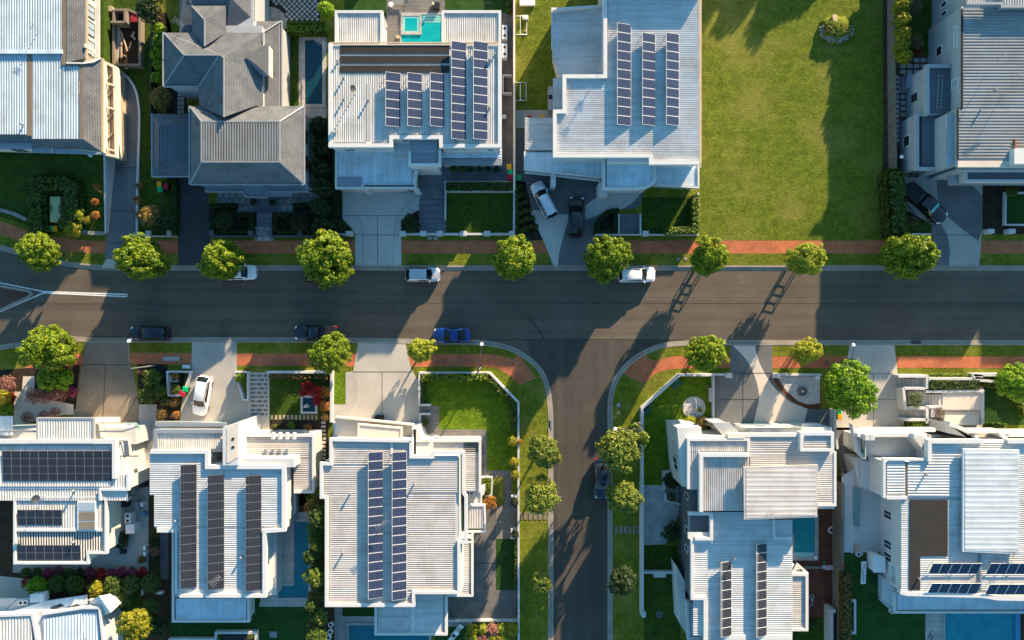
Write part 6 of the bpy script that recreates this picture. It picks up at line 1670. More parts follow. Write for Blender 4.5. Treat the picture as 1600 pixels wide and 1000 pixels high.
def dish(label, u, v, z):
    c = P(u, v, z); t = thing('satellite_dish', label, 'satellite dish', c)
    b = MB(); b.tube([c, c + Vector((0, 0, 1.5))], .04, 6); b.build('mast', 'metal_grey', t)
    b = MB(); m = Matrix.Translation(c + Vector((.05, 0, 1.6))) @ Matrix.Rotation(.9, 4, 'Y')
    rows = [[m @ Vector((r*math.cos(k*math.pi/8), r*math.sin(k*math.pi/8), r*r*.5)) for k in range(16)] for r in (.02, .2, .36, .45)]
    b.grid(rows, 0, True); b.build('reflector', 'metal_dark', t, True)
dish('grey satellite dish on the black mat roof', 555, 146, 7.1)
dish('grey satellite dish between the long panel bank and the rear roof', 69, 774, 7.0)
def vent(label, u, v, z, r=.16, h=.6, mat='metal_grey', name='roof_vent'):
    c = P(u, v, z); b = MB(); b.disc(c, r*.6, z, z+h*.7, 10); b.disc(c, r, z+h*.7, z+h, 10, 0, r*.5)
    tag(b.build(name, mat), label, 'vent', 'small vents on the roofs')
for u, v, z, l in ((575, 158, 7.1, 'roof vent pipe below the satellite dish on the black mat roof'), (537, 123, 7.1, 'small roof vent at the corner of the black mats'), (537, 156, 7.1, 'small roof vent near the west edge of the black mat roof'), (528, 97, 7.1, 'small roof vent beside the end of the black mats'),
        (765, 95, 7.1, 'roof vent beside the longest panels of the black mat roof'), (765, 170, 7.1, 'roof vent low beside the eastmost row of the black mat roof'), (773, 86, 7.1, 'dark roof vent at the east parapet of the black mat roof'),
        (117, 766, 7.0, 'roof vent beside the satellite dish on the left house'), (117, 846, 6.7, 'dark square roof vent above the fourteen panel bank'), (276, 813, 7.1, 'roof vent west of the longest black row'), (378, 870, 7.1, 'roof vent beside the eastmost black row'),
        (548, 770, 7.1, 'roof vent near the bamboo side of the corner house'), (648, 755, 7.1, 'roof vent east of the blue rows on the corner house'), (537, 862, 7.1, 'roof vent low on the corner house roof'), (1146, 872, 6.5, 'roof vent between the striped solar rows'),
        (1445, 741, 7.3, 'roof vent on the white terraced house'), (1434, 903, 7.3, 'dark roof vent on the black brown heating mat'), (37, 195, 6.3, 'roof vent low on the ribbed blue grey roof'), (1553, 142, 7.4, 'roof vent on the ribbed grey roof'), (331, 164, 7.0, 'small white roof vent on the blue slate slope')):
    vent(l, u, v, z)
# ladder on the dark lower roof
def ladder(label, a, c, z, n=10):
    t = thing('ladder', label, 'ladder', P(*a, z)); A, B = P(*a, z), P(*c, z); d = (B-A).normalized(); s = Vector((-d.y, d.x, 0))*.24
    b = MB(); b.bar(A-s, B-s, .05, .08); b.bar(A+s, B+s, .05, .08); b.build('rail', 'metal_grey', t)
    b = MB()
    for k in range(n): q = A.lerp(B, (k+.5)/n); b.bar(q-s, q+s, .04, .04)
    b.build('rung', 'metal_grey', t)
ladder('aluminium ladder lying on the dark lower roof', (1470, 116), (1467, 170), 4.95)
ladder('aluminium ladder standing by the covered barbecue in the paved side yard', (1407, 120), (1409, 143), 1.0, 7)
b = MB(); c = P(1424, 126, 1.2)
b.hexa([Vector((c.x+x, c.y+y, z)) for z, k in ((LOT, 1.0), (1.25, .8)) for x, y in ((-.95*k, -1.1*k), (.8*k, -1.0*k), (.9*k, .9*k), (-.5*k, 1.1*k))])
tag(b.build('covered_barbecue', 'metal_slate'), 'dark covered barbecue in the paved side yard', 'barbecue')
b = MB(); b.tube([P(1409, 245, .3), P(1409, 245, 2.4)], .22, 12); tag(b.build('hot_water_tank', 'plastic_white'), 'white cylinder tank at the end of the paved side yard', 'tank')
# bicycle at the garage
t = thing('bicycle', 'dark bicycle leaning at the grey garage door', 'bicycle', P(1428, 275, LOT))
for u in (1421, 1432):
    c = P(u, 275.5, .5); b = MB(); rows = [[Vector((c.x + r*math.cos(k*math.pi/8), c.y+o_, .47 + r*math.sin(k*math.pi/8))) for k in range(16)] for r, o_ in ((.34, -.02), (.34, .02), (.29, .02), (.29, -.02))]
    b.grid(rows, 0, True); b.build('wheel', 'rubber', t)
b = MB(); A, B, C_, D = P(1421, 275.5, .5), P(1432, 275.5, .5), P(1425, 275.5, .95), P(1430.5, 275.5, .95)
for p_, q_ in ((A, C_), (C_, D), (D, B), (A, P(1426.5, 275.5, .5)), (P(1426.5, 275.5, .5), C_), (P(1426.5, 275.5, .5), D)): b.bar(p_, q_, .05, .05)
b.build('frame', 'metal_dark', t); b = MB(); b.bar(P(1430, 271.5, 1.05), P(1430, 279, 1.05), .05, .05); b.build('handlebar', 'metal_dark', t)
b = MB(); b.box(C_.x-.13, C_.y-.07, .96, C_.x+.13, C_.y+.07, 1.03); b.build('saddle', 'plastic_black', t)
# soccer goals, trampoline mat
def goal(label, u0, v0, u1, v1):
    t = thing('soccer_goal', label, 'goal', P((u0+u1)/2, (v0+v1)/2, LOT), 0, 'backyard goals')
    b = MB(); q = lambda u, v, z: P(u, v, z)
    for a, c in ((q(u1, v0, .15), q(u1, v1, .15)), (q(u0+7, v0, 1.6), q(u0+7, v1, 1.6)), (q(u0, v0, .15), q(u1, v0, .15)), (q(u0, v1, .15), q(u1, v1, .15)), (q(u0+7, v0, 1.6), q(u1, v0, .15)), (q(u0+7, v1, 1.6), q(u1, v1, .15)), (q(u0+7, v0, .1), q(u0+7, v0, 1.6)), (q(u0+7, v1, .1), q(u0+7, v1, 1.6))):
        b.bar(a, c, .07, .07)
    b.build('frame', 'plastic_white', t)
goal('white soccer goal by the cream fence, far end of the backyard lawn', 806, 25, 823, 54)
goal('white soccer goal by the cream fence, near the carport', 806, 129, 822, 157)
b = MB(); c = P(821, 28, .2); b.box(c.x-.35, c.y-.25, LOT+.01, c.x+.35, c.y+.25, .5); tag(b.build('toy_box', 'plastic_white'), 'white toy at the corner of the far goal', 'toy')
b = MB(); b.disc(P(822, 48, .3), .16, .12, .4, 12, 0, .1); tag(b.build('ball', 'pink_plastic'), 'small pink ball near the far goal', 'ball')
b = MB(); b.prism([P(u, v, .5) for u, v in box4(812, -6, 836, 8)], LOT); tag(b.build('spa_cover', 'plastic_white'), 'pale spa tub at the top of the backyard lawn', 'spa')
b = MB(); b.prism([P(u, v, 1.9) for u, v in box4(857, 135, 874, 171)], LOT); o = tag(b.build('garden_shed', 'render_grey'), 'small grey shed with two dark panels against the stepped roof house', 'shed')
b = MB(); b.prism([P(u, v, 1.95) for u, v in box4(857, 148, 863, 155)], 1.85); b.prism([P(u, v, 1.95) for u, v in box4(866, 147, 872, 153)], 1.85); b.build('panel', 'plastic_black', o)
for u, v, m, l in ((827, 183.5, 'lid_red', 'red toy peeking out behind the carport'), (848, 183, 'lid_yellow', 'orange toy peeking out behind the carport')):
    b = MB(); b.disc(P(u, v, .6), .3, LOT, .7, 10, 0, .25); tag(b.build('toy', m), l, 'toy')
# terrace furniture, poolside
def lounger(label, u, v, rz, frame='plastic_white', L=1.9):
    c = P(u, v, .4); t = thing('sun_lounger', label, 'lounger', (c.x, c.y, LOT), rz)
    b = MB()
    for k in range(7): b.box(-L/2 + k*L/10, -.3, .32, -L/2 + k*L/10 + L/13, .3, .37)
    b.build('seat', frame, t, False, True, None, True)
    b = MB()
    for k in range(4):
        x = L*.22 + k*.16; b.hexa([Vector((x+dx, y, .36 + k*.10 + dx*.6 + dz)) for dz in (0, .04) for dx, y in ((0, -.3), (.13, -.3), (.13, .3), (0, .3))])
    b.build('backrest', frame, t, False, True, None, True)
    for x in (-L*.42, L*.3):
        for y in (-.26, .26):
            b = MB(); b.box(x-.03, y-.03, 0, x+.03, y+.03, .33); b.build('leg', frame, t, False, True, None, True)
lounger('white lounger on the turf, nearer the deck', 714.5, 985, .9)
lounger('white lounger on the turf, nearer the corner house', 708, 995, .9)
lounger('grey lounger at the edge of the grey pool terrace', 626, 4, .0, 'plastic_grey', 2.2)
b = MB(); c = P(681, 9, .5); b.box(c.x-.45, c.y-.4, LOT, c.x+.45, c.y+.4, .6); tag(b.build('cube_table', 'plastic_black'), 'black cube table on the grey pool terrace', 'table')
b = MB(); b.disc(P(676, 4, 1), .25, LOT, 1.0, 10, 0, .1); tag(b.build('folded_umbrella', 'render_cream'), 'folded cream umbrella beside the black cube table', 'umbrella')
b = MB(); b.disc(P(611, 7, .5), .25, LOT, .6, 10, 0, .32); tag(b.build('planter_pot', 'plastic_white'), 'white planter pot beside the grey lounger', 'pot')
b = MB(); c = P(621.5, 57.5, .3); b.box(c.x-.2, c.y-.2, LOT, c.x+.2, c.y+.2, .4); tag(b.build('stool', 'timber_pale'), 'small tan stool beside the turquoise pool', 'stool')
b = MB(); b.bar(P(600, 54, 1.0), P(600, 66, 1.0), .12, .9); tag(b.build('towel', 'lid_red'), 'red towel hanging beside the west pavilion', 'towel')
b = MB(); c = P(787, 182, .5); b.box(c.x-.3, c.y-.25, LOT, c.x+.3, c.y+.25, .5); tag(b.build('tool_box', 'plastic_white'), 'small white box with red top on the grey side deck', 'box')
b = MB(); b.tube([P(763, 2, .2), P(763, 2, 1.7)], .05, 6); b.disc(P(762, 4, 1.8), .5, 1.7, 1.8, 12, 0, .5, .25); tag(b.build('outdoor_shower', 'plastic_black'), 'dark outdoor fixture on the turf behind the east pavilion', 'fixture')
b = MB(); b.prism([P(u, v, .35) for u, v in box4(1395, 0, 1400, 0)], LOT) if 0 else None
# pebble circle, planter ring, pond
t = thing('pebble_bed', 'round white pebble bed with curved edging in the walled corner lawn', 'garden bed', P(1084, 637, LOT))
b = MB(); b.disc(P(1084, 637, LOT), 1.3, LOT, LOT+.05, 28); b.build('pebbles', 'pebble_white', t)
b = MB(); b.ring(P(1084, 637, LOT), 1.42, 1.28, LOT, .25, 28); b.build('edging', 'concrete_light', t)
b = MB(); b.tube([P(1086, 622, .3), P(1088, 628, .32), P(1088, 636, .32), P(1091, 640, .3)], .09, 6); b.build('pipe', 'plastic_white', t)
b = MB(); b.ring(P(1253, 611, LOT), .62, .36, LOT, .42, 20); o = tag(b.build('round_planter', 'concrete_dark'), 'grey round planter ring on the white pebble bed', 'planter')
b = MB(); b.disc(P(1253, 611, LOT), .3, LOT, .5, 12, 0, .15); b.build('bowl', 'concrete_light', o)
b = MB(); b.disc(P(1278, 590, .5), .22, LOT, .6, 10, 0, .28); tag(b.build('planter_pot', 'plastic_white'), 'white pot behind the white pebble bed wall', 'pot')
t = thing('garden_pond', 'square white framed pond with a small statue in front lawn', 'pond', P(483, 632, LOT))
b = MB(); b.ribbon([P(u, v, .5) for u, v in box4(471, 620, 494, 645)], .26, LOT, True); b.build('rim', 'render_white', t)
b = MB(); b.face([P(u, v, .3) for u, v in [(471, 645), (494, 645), (494, 620), (471, 620)]]); b.build('water', 'water_dark', t)
t = thing('garden_statue', 'small pale statue of a figure standing in the square pond', 'statue', P(480, 634, .3))
b = MB(); c = P(480, 634, .3)
b.disc(c, .3, .3, .6, 12, 0, .22); b.tube([c + Vector((0, 0, .3)), c + Vector((.02, .05, .8)), c + Vector((.05, .1, 1.1))], [.16, .2, .1], 8)
b.tube([c + Vector((0, .05, .85)), c + Vector((-.3, -.15, .75))], .06, 6); b.tube([c + Vector((0.05, .05, .9)), c + Vector((.25, .3, .9))], .06, 6)
b.disc(c + Vector((.06, .12, 0)), .11, 1.08, 1.3, 10, 0, .07); b.build('figure', 'render_white', t)
# stump mound in the vacant lot
b = MB(); c = P(1306, 46, LOT); rows = []
for r, z in ((2.1, 0), (1.9, .35), (1.5, .7), (1.0, .95), (.4, 1.05)):
    rows.append([Vector((c.x + 1.0*r*math.cos(k*math.pi/12)*(1+.12*math.sin(k*3.1+r)), c.y + .85*r*math.sin(k*math.pi/12)*(1+.1*math.cos(k*2.3+r*2)), LOT + z + .12*math.sin(k*1.7+r*5)*(r < 2))) for k in range(24)])
b.grid(rows, 0, True); b.face(rows[-1])
t = tag(b.build('grassy_mound', 'grass_verge', None, True), 'grassy mound ringed with rubble in the vacant lot', 'mound')
b = MB(); b.bar(P(1303, 24, .75), P(1304.5, 38, .9), .5, .4); tag(b.build('timber_stump', 'timber_pale'), 'pale cut stump on top of the mound in the vacant lot', 'stump')
random.seed(11)
b = MB()
for k in range(120):
    a = random.uniform(math.pi*.95, math.pi*2.05); r = random.uniform(1.2, 2.1)
    q = Vector((c.x + r*math.cos(a), c.y + .85*r*math.sin(a), LOT + max(.1, .95 - .4*r) + .12)); s = random.uniform(.06, .15)
    b.hexa([q + Vector((x*s*random.uniform(.7, 1.3), y*s*random.uniform(.7, 1.3), z*s)) for z in (-1, 1) for x, y in ((-1, -1), (1, -1), (1, 1), (-1, 1))])
tag(b.build('rubble', 'stone_wall'), 'grey rubble around the foot of the grassy mound', None, None, 'stuff')
# courtyard clutter
for u, v, w, d, h, m, nm, l in ((193, 787, .9, .8, 1.0, 'plastic_black', 'barbecue', 'black covered barbecue among the courtyard clutter'), (214, 790, .5, .9, .9, 'metal_slate', 'crate', 'blue grey crate among the courtyard clutter'), (222, 788, .4, .6, .7, 'plastic_white', 'crate', 'white crate among the courtyard clutter'), (225, 803, .4, .5, .6, 'blue_plastic', 'crate', 'dark blue crate among the courtyard clutter'), (209, 765, .4, .8, 1.4, 'metal_grey', 'cabinet', 'grey cabinet against the courtyard wall'), (223, 758, .5, .6, .2, 'metal_dark', 'doormat', 'dark mat on the pale side path'),
        (192, 862, .7, .55, .4, 'plastic_black', 'doormat', 'black low box tilted in the grey courtyard'), (226.5, 856, .35, .5, .8, 'plastic_white', 'garden_chair', 'white stool at the courtyard edge, upper one'), (226.5, 865, .35, .5, .8, 'plastic_white', 'garden_chair', 'white stool at the courtyard edge, lower one'), (592, 653, 1.1, .6, .7, 'plastic_black', 'doormat', 'black bench at the pale driveway balcony'), (427, 991, .95, .75, .18, 'plastic_grey', 'trampoline_mat', 'grey mat with red edge on the dark back lawn'),
        (1340, 858, .6, .6, .7, 'timber_pale', 'crate', 'tan crate at the edge of the dark artificial lawn'), (1321, 755, .6, 1.0, 1.0, 'metal_slate', 'cabinet', 'slate cabinet in the narrow side passage'), (249, 926, .9, .4, .4, 'plastic_white', 'box', 'white bench box in the back garden bed'), (222, 925, .12, .8, .5, 'plastic_white', 'garden_post', 'white post in the back garden bed'), (1186, 994, .3, .3, .4, 'lid_red', 'box', 'small red box')):
    if l == 'small red box': continue
    c = P(u, v, h); b = MB(); z0 = LOT + .01
    b.hexa([Vector((c.x + x*k, c.y + y*k, z)) for z, k in ((z0, 1), (z0+h, .92)) for x, y in ((-w/2, -d/2), (w/2, -d/2), (w/2, d/2), (-w/2, d/2))])
    if nm == 'doormat' and h > .3: nm = 'bench'
    tag(b.build(nm, m), l, nm.replace('_', ' '))
t = thing('sun_umbrella', 'folded beige umbrella leaning among the courtyard clutter', 'umbrella', P(197, 783, LOT))
b = MB(); b.tube([P(193, 786, .6), P(205, 776, 1.2)], [.35, .12], 10); b.build('canopy', 'render_cream', t)
b = MB(); b.tube([P(205, 776, 1.2), P(206, 774, 1.3)], .04, 6); b.build('pole', 'timber_pale', t)
# deck by the teal pool
b = MB(); c = P(1299, 828, .2); rows = [[Vector((c.x + (R_ + r_*math.cos(q*math.pi/4))*math.cos(k*math.pi/10), c.y + (R_ + r_*math.cos(q*math.pi/4))*math.sin(k*math.pi/10), .25 + r_*math.sin(q*math.pi/4))) for q in range(8)] for k in range(21) for R_, r_ in ((.33, .15),)]
b.grid(rows, 0, True); tag(b.build('swim_ring', 'pink_plastic', None, True), 'pale pink swim ring on the dark red deck', 'swim ring')
def ball(label, u, v, r, m, z=LOT):
    c = P(u, v, z); b = MB(); rows = [[Vector((c.x + r*math.sin(q*math.pi/8)*math.cos(k*math.pi/7), c.y + r*math.sin(q*math.pi/8)*math.sin(k*math.pi/7), z + r - r*math.cos(q*math.pi/8))) for k in range(14)] for q in range(9)]
    b.grid(rows, 0, True); tag(b.build('ball', m, None, True), label, 'ball')
ball('white and yellow beach ball floating in the teal pool', 1273, 870, .25, 'plastic_white', .16)
ball('small green ball on the dark red deck', 1287, 878, .16, 'lid_green'); ball('red ball on the tan boundary wall', 1317, 884.5, .16, 'lid_red', 2.75)
b = MB(); b.prism([P(u, v, .45) for u, v in [(1285, 884), (1302, 884), (1302, 890), (1292, 891), (1285, 888)]], LOT); tag(b.build('inflatable', 'pink_plastic'), 'grey pink inflatable at the step of the dark red deck', 'inflatable')
b = MB(); b.bar(P(1256, 886.5, .35), P(1288, 887, .35), .3, .12); tag(b.build('step_board', 'timber_fence'), 'grey timber step across the dark red deck', 'step')
b = MB(); b.tube([P(1268, 928, .5), P(1271, 932, .5), P(1268, 946, .5), P(1265, 946, .5)], .08, 6); b.tube([P(1265, 930, .5), P(1269, 939, .5)], .08, 6); tag(b.build('folded_chair', 'metal_grey'), 'grey folded chair lying on the dark red deck', 'chair')
t = thing('sand_table', 'long white narrow table of odds and ends on the artificial lawn', 'table', P(1350, 895, LOT))
b = MB(); b.prism([P(u, v, .7) for u, v in [(1346.5, 878), (1354, 878), (1352.5, 912), (1345, 912)]], .6); b.build('table_top', 'plastic_white', t)
for u, v in ((1348, 881), (1352, 881), (1347, 909), (1351, 909)):
    c = P(u, v, .6); b = MB(); b.box(c.x-.04, c.y-.04, LOT, c.x+.04, c.y+.04, .62); b.build('leg', 'plastic_white', t)
b = MB(); random.seed(2)
for k in range(7):
    q = P(1349.5 - k*.15 + random.uniform(-1.2, 1.2), 883 + k*4, .74); b.box(q.x-.1, q.y-.08, .7, q.x+.1, q.y+.08, .78)
b.build('oddment', 'timber_pale', t)
b = MB(); b.ring(P(1368, 908, LOT), .5, .42, LOT+.01, .2, 20); tag(b.build('hoop', 'plastic_black'), 'dark hoop lying on the artificial lawn', 'hoop')
for u, v, r, l in ((1341, 866, .28, 'white round pot near the tan crate, bigger one'), (1345, 864.5, .2, 'white round pot near the tan crate, smaller one'), (1543-150, 955, .28, 'white round pot at the lawn corner of the low white roof'), (517, 976, .3, 'white rimmed pot on the stone terrace, upper one'), (516, 987, .3, 'white rimmed pot on the stone terrace, lower one'), (513, 996, .34, 'grey square pot at the bottom of the stone terrace')):
    b = MB(); b.ring(P(u, v, .4), r, r*.7, LOT, .55, 14); o = tag(b.build('planter_pot', 'plastic_white'), l, 'pot'); b = MB(); b.disc(P(u, v, .4), r*.7, .3, .45, 12); b.build('soil', 'mulch', o)
b = MB(); b.tube([P(1455, 986, .4), P(1452, 992, .9), P(1457, 996, .4)], .05, 6); b.ring(P(1455, 996, .3), .3, .24, LOT, .2, 14); tag(b.build('pool_hose', 'metal_dark'), 'coiled dark pool hose on the pale pool surround', 'hose')
# shade triangles in the walled lawn
for pts, l in ([(1048, 604), (1057, 591), (1068, 598), (1055, 608)], 'green square utility lid inside the pale boundary wall'), ([(1005, 647), (1017, 630), (1017, 647)], 'green triangular shade cloth in the corner of the walled lawn'):
    b = MB(); b.prism([P(u, v, .5) for u, v in pts], LOT); tag(b.build('green_cover', 'shade_sail_green'), l, 'cover')
b = MB(); c = P(1111, 617, .7); b.box(c.x-.2, c.y-.85, LOT, c.x+.2, c.y+.85, .75); tag(b.build('bench', 'concrete_light'), 'pale bench against the white dividing wall of the lawn', 'bench')
# wheel stop and low objects
b = MB(); b.tube([P(1003, 664, 1.6), P(1007, 672, 1.4)], .06, 6); b.tube([P(998, 660, 1.9), P(1003, 666, 1.6)], .1, 6); tag(b.build('wall_camera', 'plastic_grey'), 'grey wall camera on the pale boundary wall', 'camera')
t = thing('planter_box', 'white planter box with two shrubs at the bottom edge', 'planter', P(368, 992, LOT))
b = MB(); b.ribbon([P(u, v, .8) for u, v in [(338, 1040), (338, 989), (399, 989), (399, 1040)]], .3, LOT); b.build('wall', 'render_white', t)
b = MB(); b.prism([P(u, v, .75) for u, v in box4(349, 993, 387, 1010)], LOT); b.build('bench', 'plastic_black', t)
lowwall('white boundary wall along the back garden bed', [(263, 905), (262, 1000)], 1.6, .35, name='boundary_wall')
lowwall('white low wall along the bottom edge lawn', [(264, 999), (338, 999)], .7, .2)
# ---------------------------------------------------------------- trees
def rdir(rng, up=-1.0):
    while True:
        v = Vector((rng.uniform(-1, 1), rng.uniform(-1, 1), rng.uniform(up, 1)))
        if .05 < v.length < 1: return v.normalized()
def leaf(b, c, n, L, W, rng):
    a = n.cross(Vector((rng.uniform(-1, 1), rng.uniform(-1, 1), rng.uniform(-1, 1))))
    if a.length < .05: a = n.cross(Vector((1, 0, .3)))
    a.normalize(); w = n.cross(a)
    b.face([c - a*L*.5, c + w*W*.5, c + a*L*.5, c - w*W*.5])
def crown_bm(seed, Rr, hgt, nclump, nleaf, L, W, gap=.0, mn=.2, mx=.33, lowest=-.35):
    """crown about the origin: clumps of leaves spread through an uneven ellipsoid"""
    rng = random.Random(seed); b = MB(); core = []
    lob = [(rdir(rng, -.3), rng.uniform(.70, 1.15)) for _ in range(9)]
    for k in range(nclump):
        z = 1 - (k+.5)/nclump*(1-lowest); th = k*2.39996 + rng.uniform(-.25, .25); rr = math.sqrt(max(0, 1-z*z))
        d = Vector((rr*math.cos(th), rr*math.sin(th), z))
        w = max(lob, key=lambda q: q[0].dot(d))[1]
        rad = rng.uniform(.62, .92)*w
        if rng.random() < gap: continue
        c = Vector((d.x*Rr*rad, d.y*Rr*rad, d.z*hgt*rad)); r = Rr*rng.uniform(mn, mx)
        core.append((c, r))
        for q in range(nleaf):
            e = (rdir(rng) + d*.55 + Vector((0, 0, .25))).normalized()
            p = c + e*r*rng.uniform(.7, 1.08)
            nn = (e*.8 + Vector((0, 0, .35)) + rdir(rng)*.55).normalized()
            leaf(b, p, nn, L*rng.uniform(.7, 1.25), W*rng.uniform(.7, 1.25), rng)
    for q in range(nleaf*6):
        e = rdir(rng); p = Vector((e.x*Rr*.55, e.y*Rr*.55, e.z*hgt*.5)); leaf(b, p, rdir(rng), L*1.3, W*1.3, rng)
    return b
def crown_obj(b, mat, parent, z):
    me_o = b.build('crown', mat, parent, False, False, None, True)
    me_o.location = (0, 0, z)
    return me_o
def trunk(t, hgt, r, rng, limbs=4, spread=1.0):
    b = MB(); b.tube([(0, 0, 0), (.03, .02, hgt*.5), (-.02, .03, hgt)], [r*1.25, r, r*.8], 8)
    for k in range(limbs):
        a = k*2*math.pi/limbs + rng.uniform(-.4, .4)
        b.tube([(0, 0, hgt*.85), (spread*.4*math.cos(a), spread*.4*math.sin(a), hgt+.5), (spread*math.cos(a), spread*math.sin(a), hgt+1.2)], [r*.6, r*.45, r*.2], 6)
    return b.build('trunk', 'bark', t, True, True, None, True)
PROTO = {}
def tree(label, u, v, rpx, mat='leaf_street', zc=3.6, kind='street', cat='tree', group=None, name='tree', flat=.72, seedk=0, dens=1.0, rz=None):
    """rpx: crown radius in photo pixels; zc: height of the crown centre"""
    c = P(u, v, zc); Rr = rpx/PXM*(CAM_H-zc)/CAM_H
    hgt = Rr*flat
    key = (kind, mat, seedk)
    rng = random.Random(int(u*7+v*13))
    rzv = rng.uniform(0, 6.28) if rz is None else rz
    t = thing(name, label, cat, (c.x, c.y, LOT), rzv, group)
    if key not in PROTO:
        cfg = dict(street=dict(nclump=175, nleaf=78, L=.23, W=.15, mn=.12, mx=.21, lowest=-.85), loose=dict(nclump=110, nleaf=44, L=.31, W=.19, gap=.12, mn=.14, mx=.24), dense=dict(nclump=130, nleaf=85, L=.27, W=.14, mn=.13, mx=.21),
                   small=dict(nclump=40, nleaf=46, L=.26, W=.17, mn=.22, mx=.34), sparse=dict(nclump=46, nleaf=20, L=.26, W=.10, gap=.1, mn=.22, mx=.36))[kind]
        base = 2.7 if kind != 'small' and kind != 'sparse' else 1.4
        PROTO[key] = (crown_bm(len(PROTO)*17+5, base, base*.75, **cfg), base)
        o = crown_obj(PROTO[key][0], mat, t, zc - LOT)
        PROTO[key] = (o.data, base)
    else:
        o = bpy.data.objects.new('crown', PROTO[key][0]); COL.objects.link(o); o.parent = t; o.location = (0, 0, zc - LOT)
    s = Rr/PROTO[key][1]
    o.scale = (s*rng.uniform(.95, 1.06), s*rng.uniform(.90, 1.05), s*flat/.75)
    trunk(t, max(.6, zc - LOT - hgt*.55), .05 + Rr*.035, rng, 4, Rr*.45)
    return t
ST = 'street trees along the kerbs'
for i, (u, v, r, l, m) in enumerate((
        (66, 393, 29, 'street tree at the upper left kerb, nearest the traffic island', 'leaf_street'), (219, 402, 37, 'street tree at the mouth of the curved asphalt driveway', 'leaf_street'),
        (345, 405, 35, 'street tree covering the tail of a white car by the very dark driveway', 'leaf_street'), (509, 401, 43, 'large street tree covering a dark car west of the grey concrete driveway', 'leaf_street'),
        (806, 405, 39, 'round street tree between the square shaded lawn and the dark concrete driveway', 'leaf_street'), (953, 406, 38, 'street tree covering the rear of a white car by the dark concrete driveway', 'leaf_street'),
        (1108, 403, 30.5, 'street tree casting a slatted shadow at the corner of the vacant lot', 'leaf_street'), (1257, 405, 27.5, 'small street tree in the middle of the vacant lot frontage', 'leaf_lime'),
        (1421, 397, 40, 'street tree with yellow tips before the black pickup driveway', 'leaf_street'),
        (74, 546, 38, 'street tree over pink and green shrubs at the lower left', 'leaf_street'), (513, 550, 31, 'street tree over the tail of the dark pickup at the lower kerb', 'leaf_street'),
        (657, 547, 22.5, 'smallest street tree beside the pale concrete driveway', 'leaf_lime'), (1104, 551, 32, 'street tree at the east corner of the junction', 'leaf_street'), (1261, 549, 22, 'small street tree before the white pebble bed', 'leaf_lime'))):
    tree(l, u, v, r, m, 4.3 if r > 25 else 3.2, 'street', group=ST, name='street_tree', seedk=i % 5, flat=1.16)
SD = 'trees lining the side street'
for u, v, r, k, l, m in ((851, 705, 29, 'loose', 'upper leafy tree on the west verge of the side street', 'leaf_side'), (845, 772, 30, 'loose', 'leafy tree by the stepping stones on the west verge', 'leaf_side'),
        (972, 697, 38, 'loose', 'big leafy tree at the street lamp in the side street', 'leaf_side'), (975, 776, 29, 'loose', 'leafy tree over the nose of the dark blue sedan', 'leaf_side'),
        (972, 905, 25, 'loose', 'dark shaded tree alone on the east verge', 'leaf_dark')):
    tree(l, u, v, r, m, 5.0, k, group=SD, name='verge_tree', flat=1.05, seedk=r % 2)
tree('young tree in two tufts on the west verge', 846, 909, 16, 'leaf_side', 3.2, 'small', group=SD, name='verge_tree')
tree('big bright green tree at the white pebble bed', 1326, 607, 43, 'leaf_bright', 3.4, 'dense', name='garden_tree', flat=.8)
tree('bright green tree at the edge beyond the terraced lawn', 1592, 598, 36, 'leaf_bright', 3.2, 'dense', name='garden_tree', flat=.8)
tree('small grey green olive tree in a white planter', 1430, 624, 13.5, 'leaf_hedge', 1.9, 'sparse', name='garden_tree')
tree('bare twiggy shrub in the cream terrace planter', 1466, 644, 9, 'twig_brown', 1.6, 'sparse', name='bare_shrub')
tree('yellow green tree in the bottom left back garden', 214, 974, 26, 'leaf_yellow', 3.4, 'loose', name='garden_tree')
tree('bright yellow shrub in the hedge behind the left house', 151, 920, 12, 'leaf_yellow', 2.2, 'small', name='shrub')
tree('green tree at the top beside the lattice of pavers', 511, 14, 14, 'leaf_bright', 3.0, 'small', name='garden_tree')
tree('olive bronze tree at the end of the curved driveway strip', 236, 338, 17, 'leaf_bronze', 2.6, 'small', name='garden_tree')
tree('dark bushy tree beside the bronze one in the driveway strip', 253, 346, 17, 'leaf_dark', 2.2, 'small', name='garden_tree')
tree('brownish green tree in the bed beside the paver columns', 252, 154, 18, 'leaf_bronze', 2.6, 'small', name='garden_tree')
tree('dark shaded tree at the top of the mulched bed', 233, 14, 20, 'leaf_dark', 3.0, 'small', name='garden_tree')
for k, (u, v, r) in enumerate(((248, 48, 12), (251, 66, 12), (247, 86, 12), (250, 104, 11), (246, 122, 10))):
    tree(('leafy yellow green shrub %s along the tiled roof house bed' % ('nearest the top', 'second from the top', 'in the middle', 'second from the brownish tree', 'nearest the brownish tree')[k]), u, v, r, 'leaf_bright', 1.8, 'small', group='leafy shrubs beside the tiled roof house', name='shrub')
for u, v, r, l in ((350, 344, 15, 'round dark tree west of the porch steps'), (468, 348, 15, 'round dark tree east of the porch steps')):
    tree(l, u, v, r, 'leaf_dark', 1.9, 'sparse', name='garden_tree', dens=1); tree(l.replace('tree', 'underplanting below the tree'), u+1, v+1, r*.8, 'leaf_hedge', 1.2, 'small', name='shrub')
for u, v, l in ((395.5, 316, 'ball topiary west of the porch landing'), (426, 316, 'ball topiary east of the porch landing')):
    tree(l, u, v, 5, 'leaf_dark', .9, 'small', name='topiary', flat=.95)
for k in range(6):
    tree('dark conifer %s in the bed west of the white house' % ('at the top', 'second from the top', 'third from the top', 'third from the street', 'second from the street', 'nearest the street')[k], 502 + (k % 2)*5 - 2, 200 + k*31, 15, 'leaf_dark', 2.6, 'small', group='dark conifers west of the white house', name='conifer', flat=1.2)
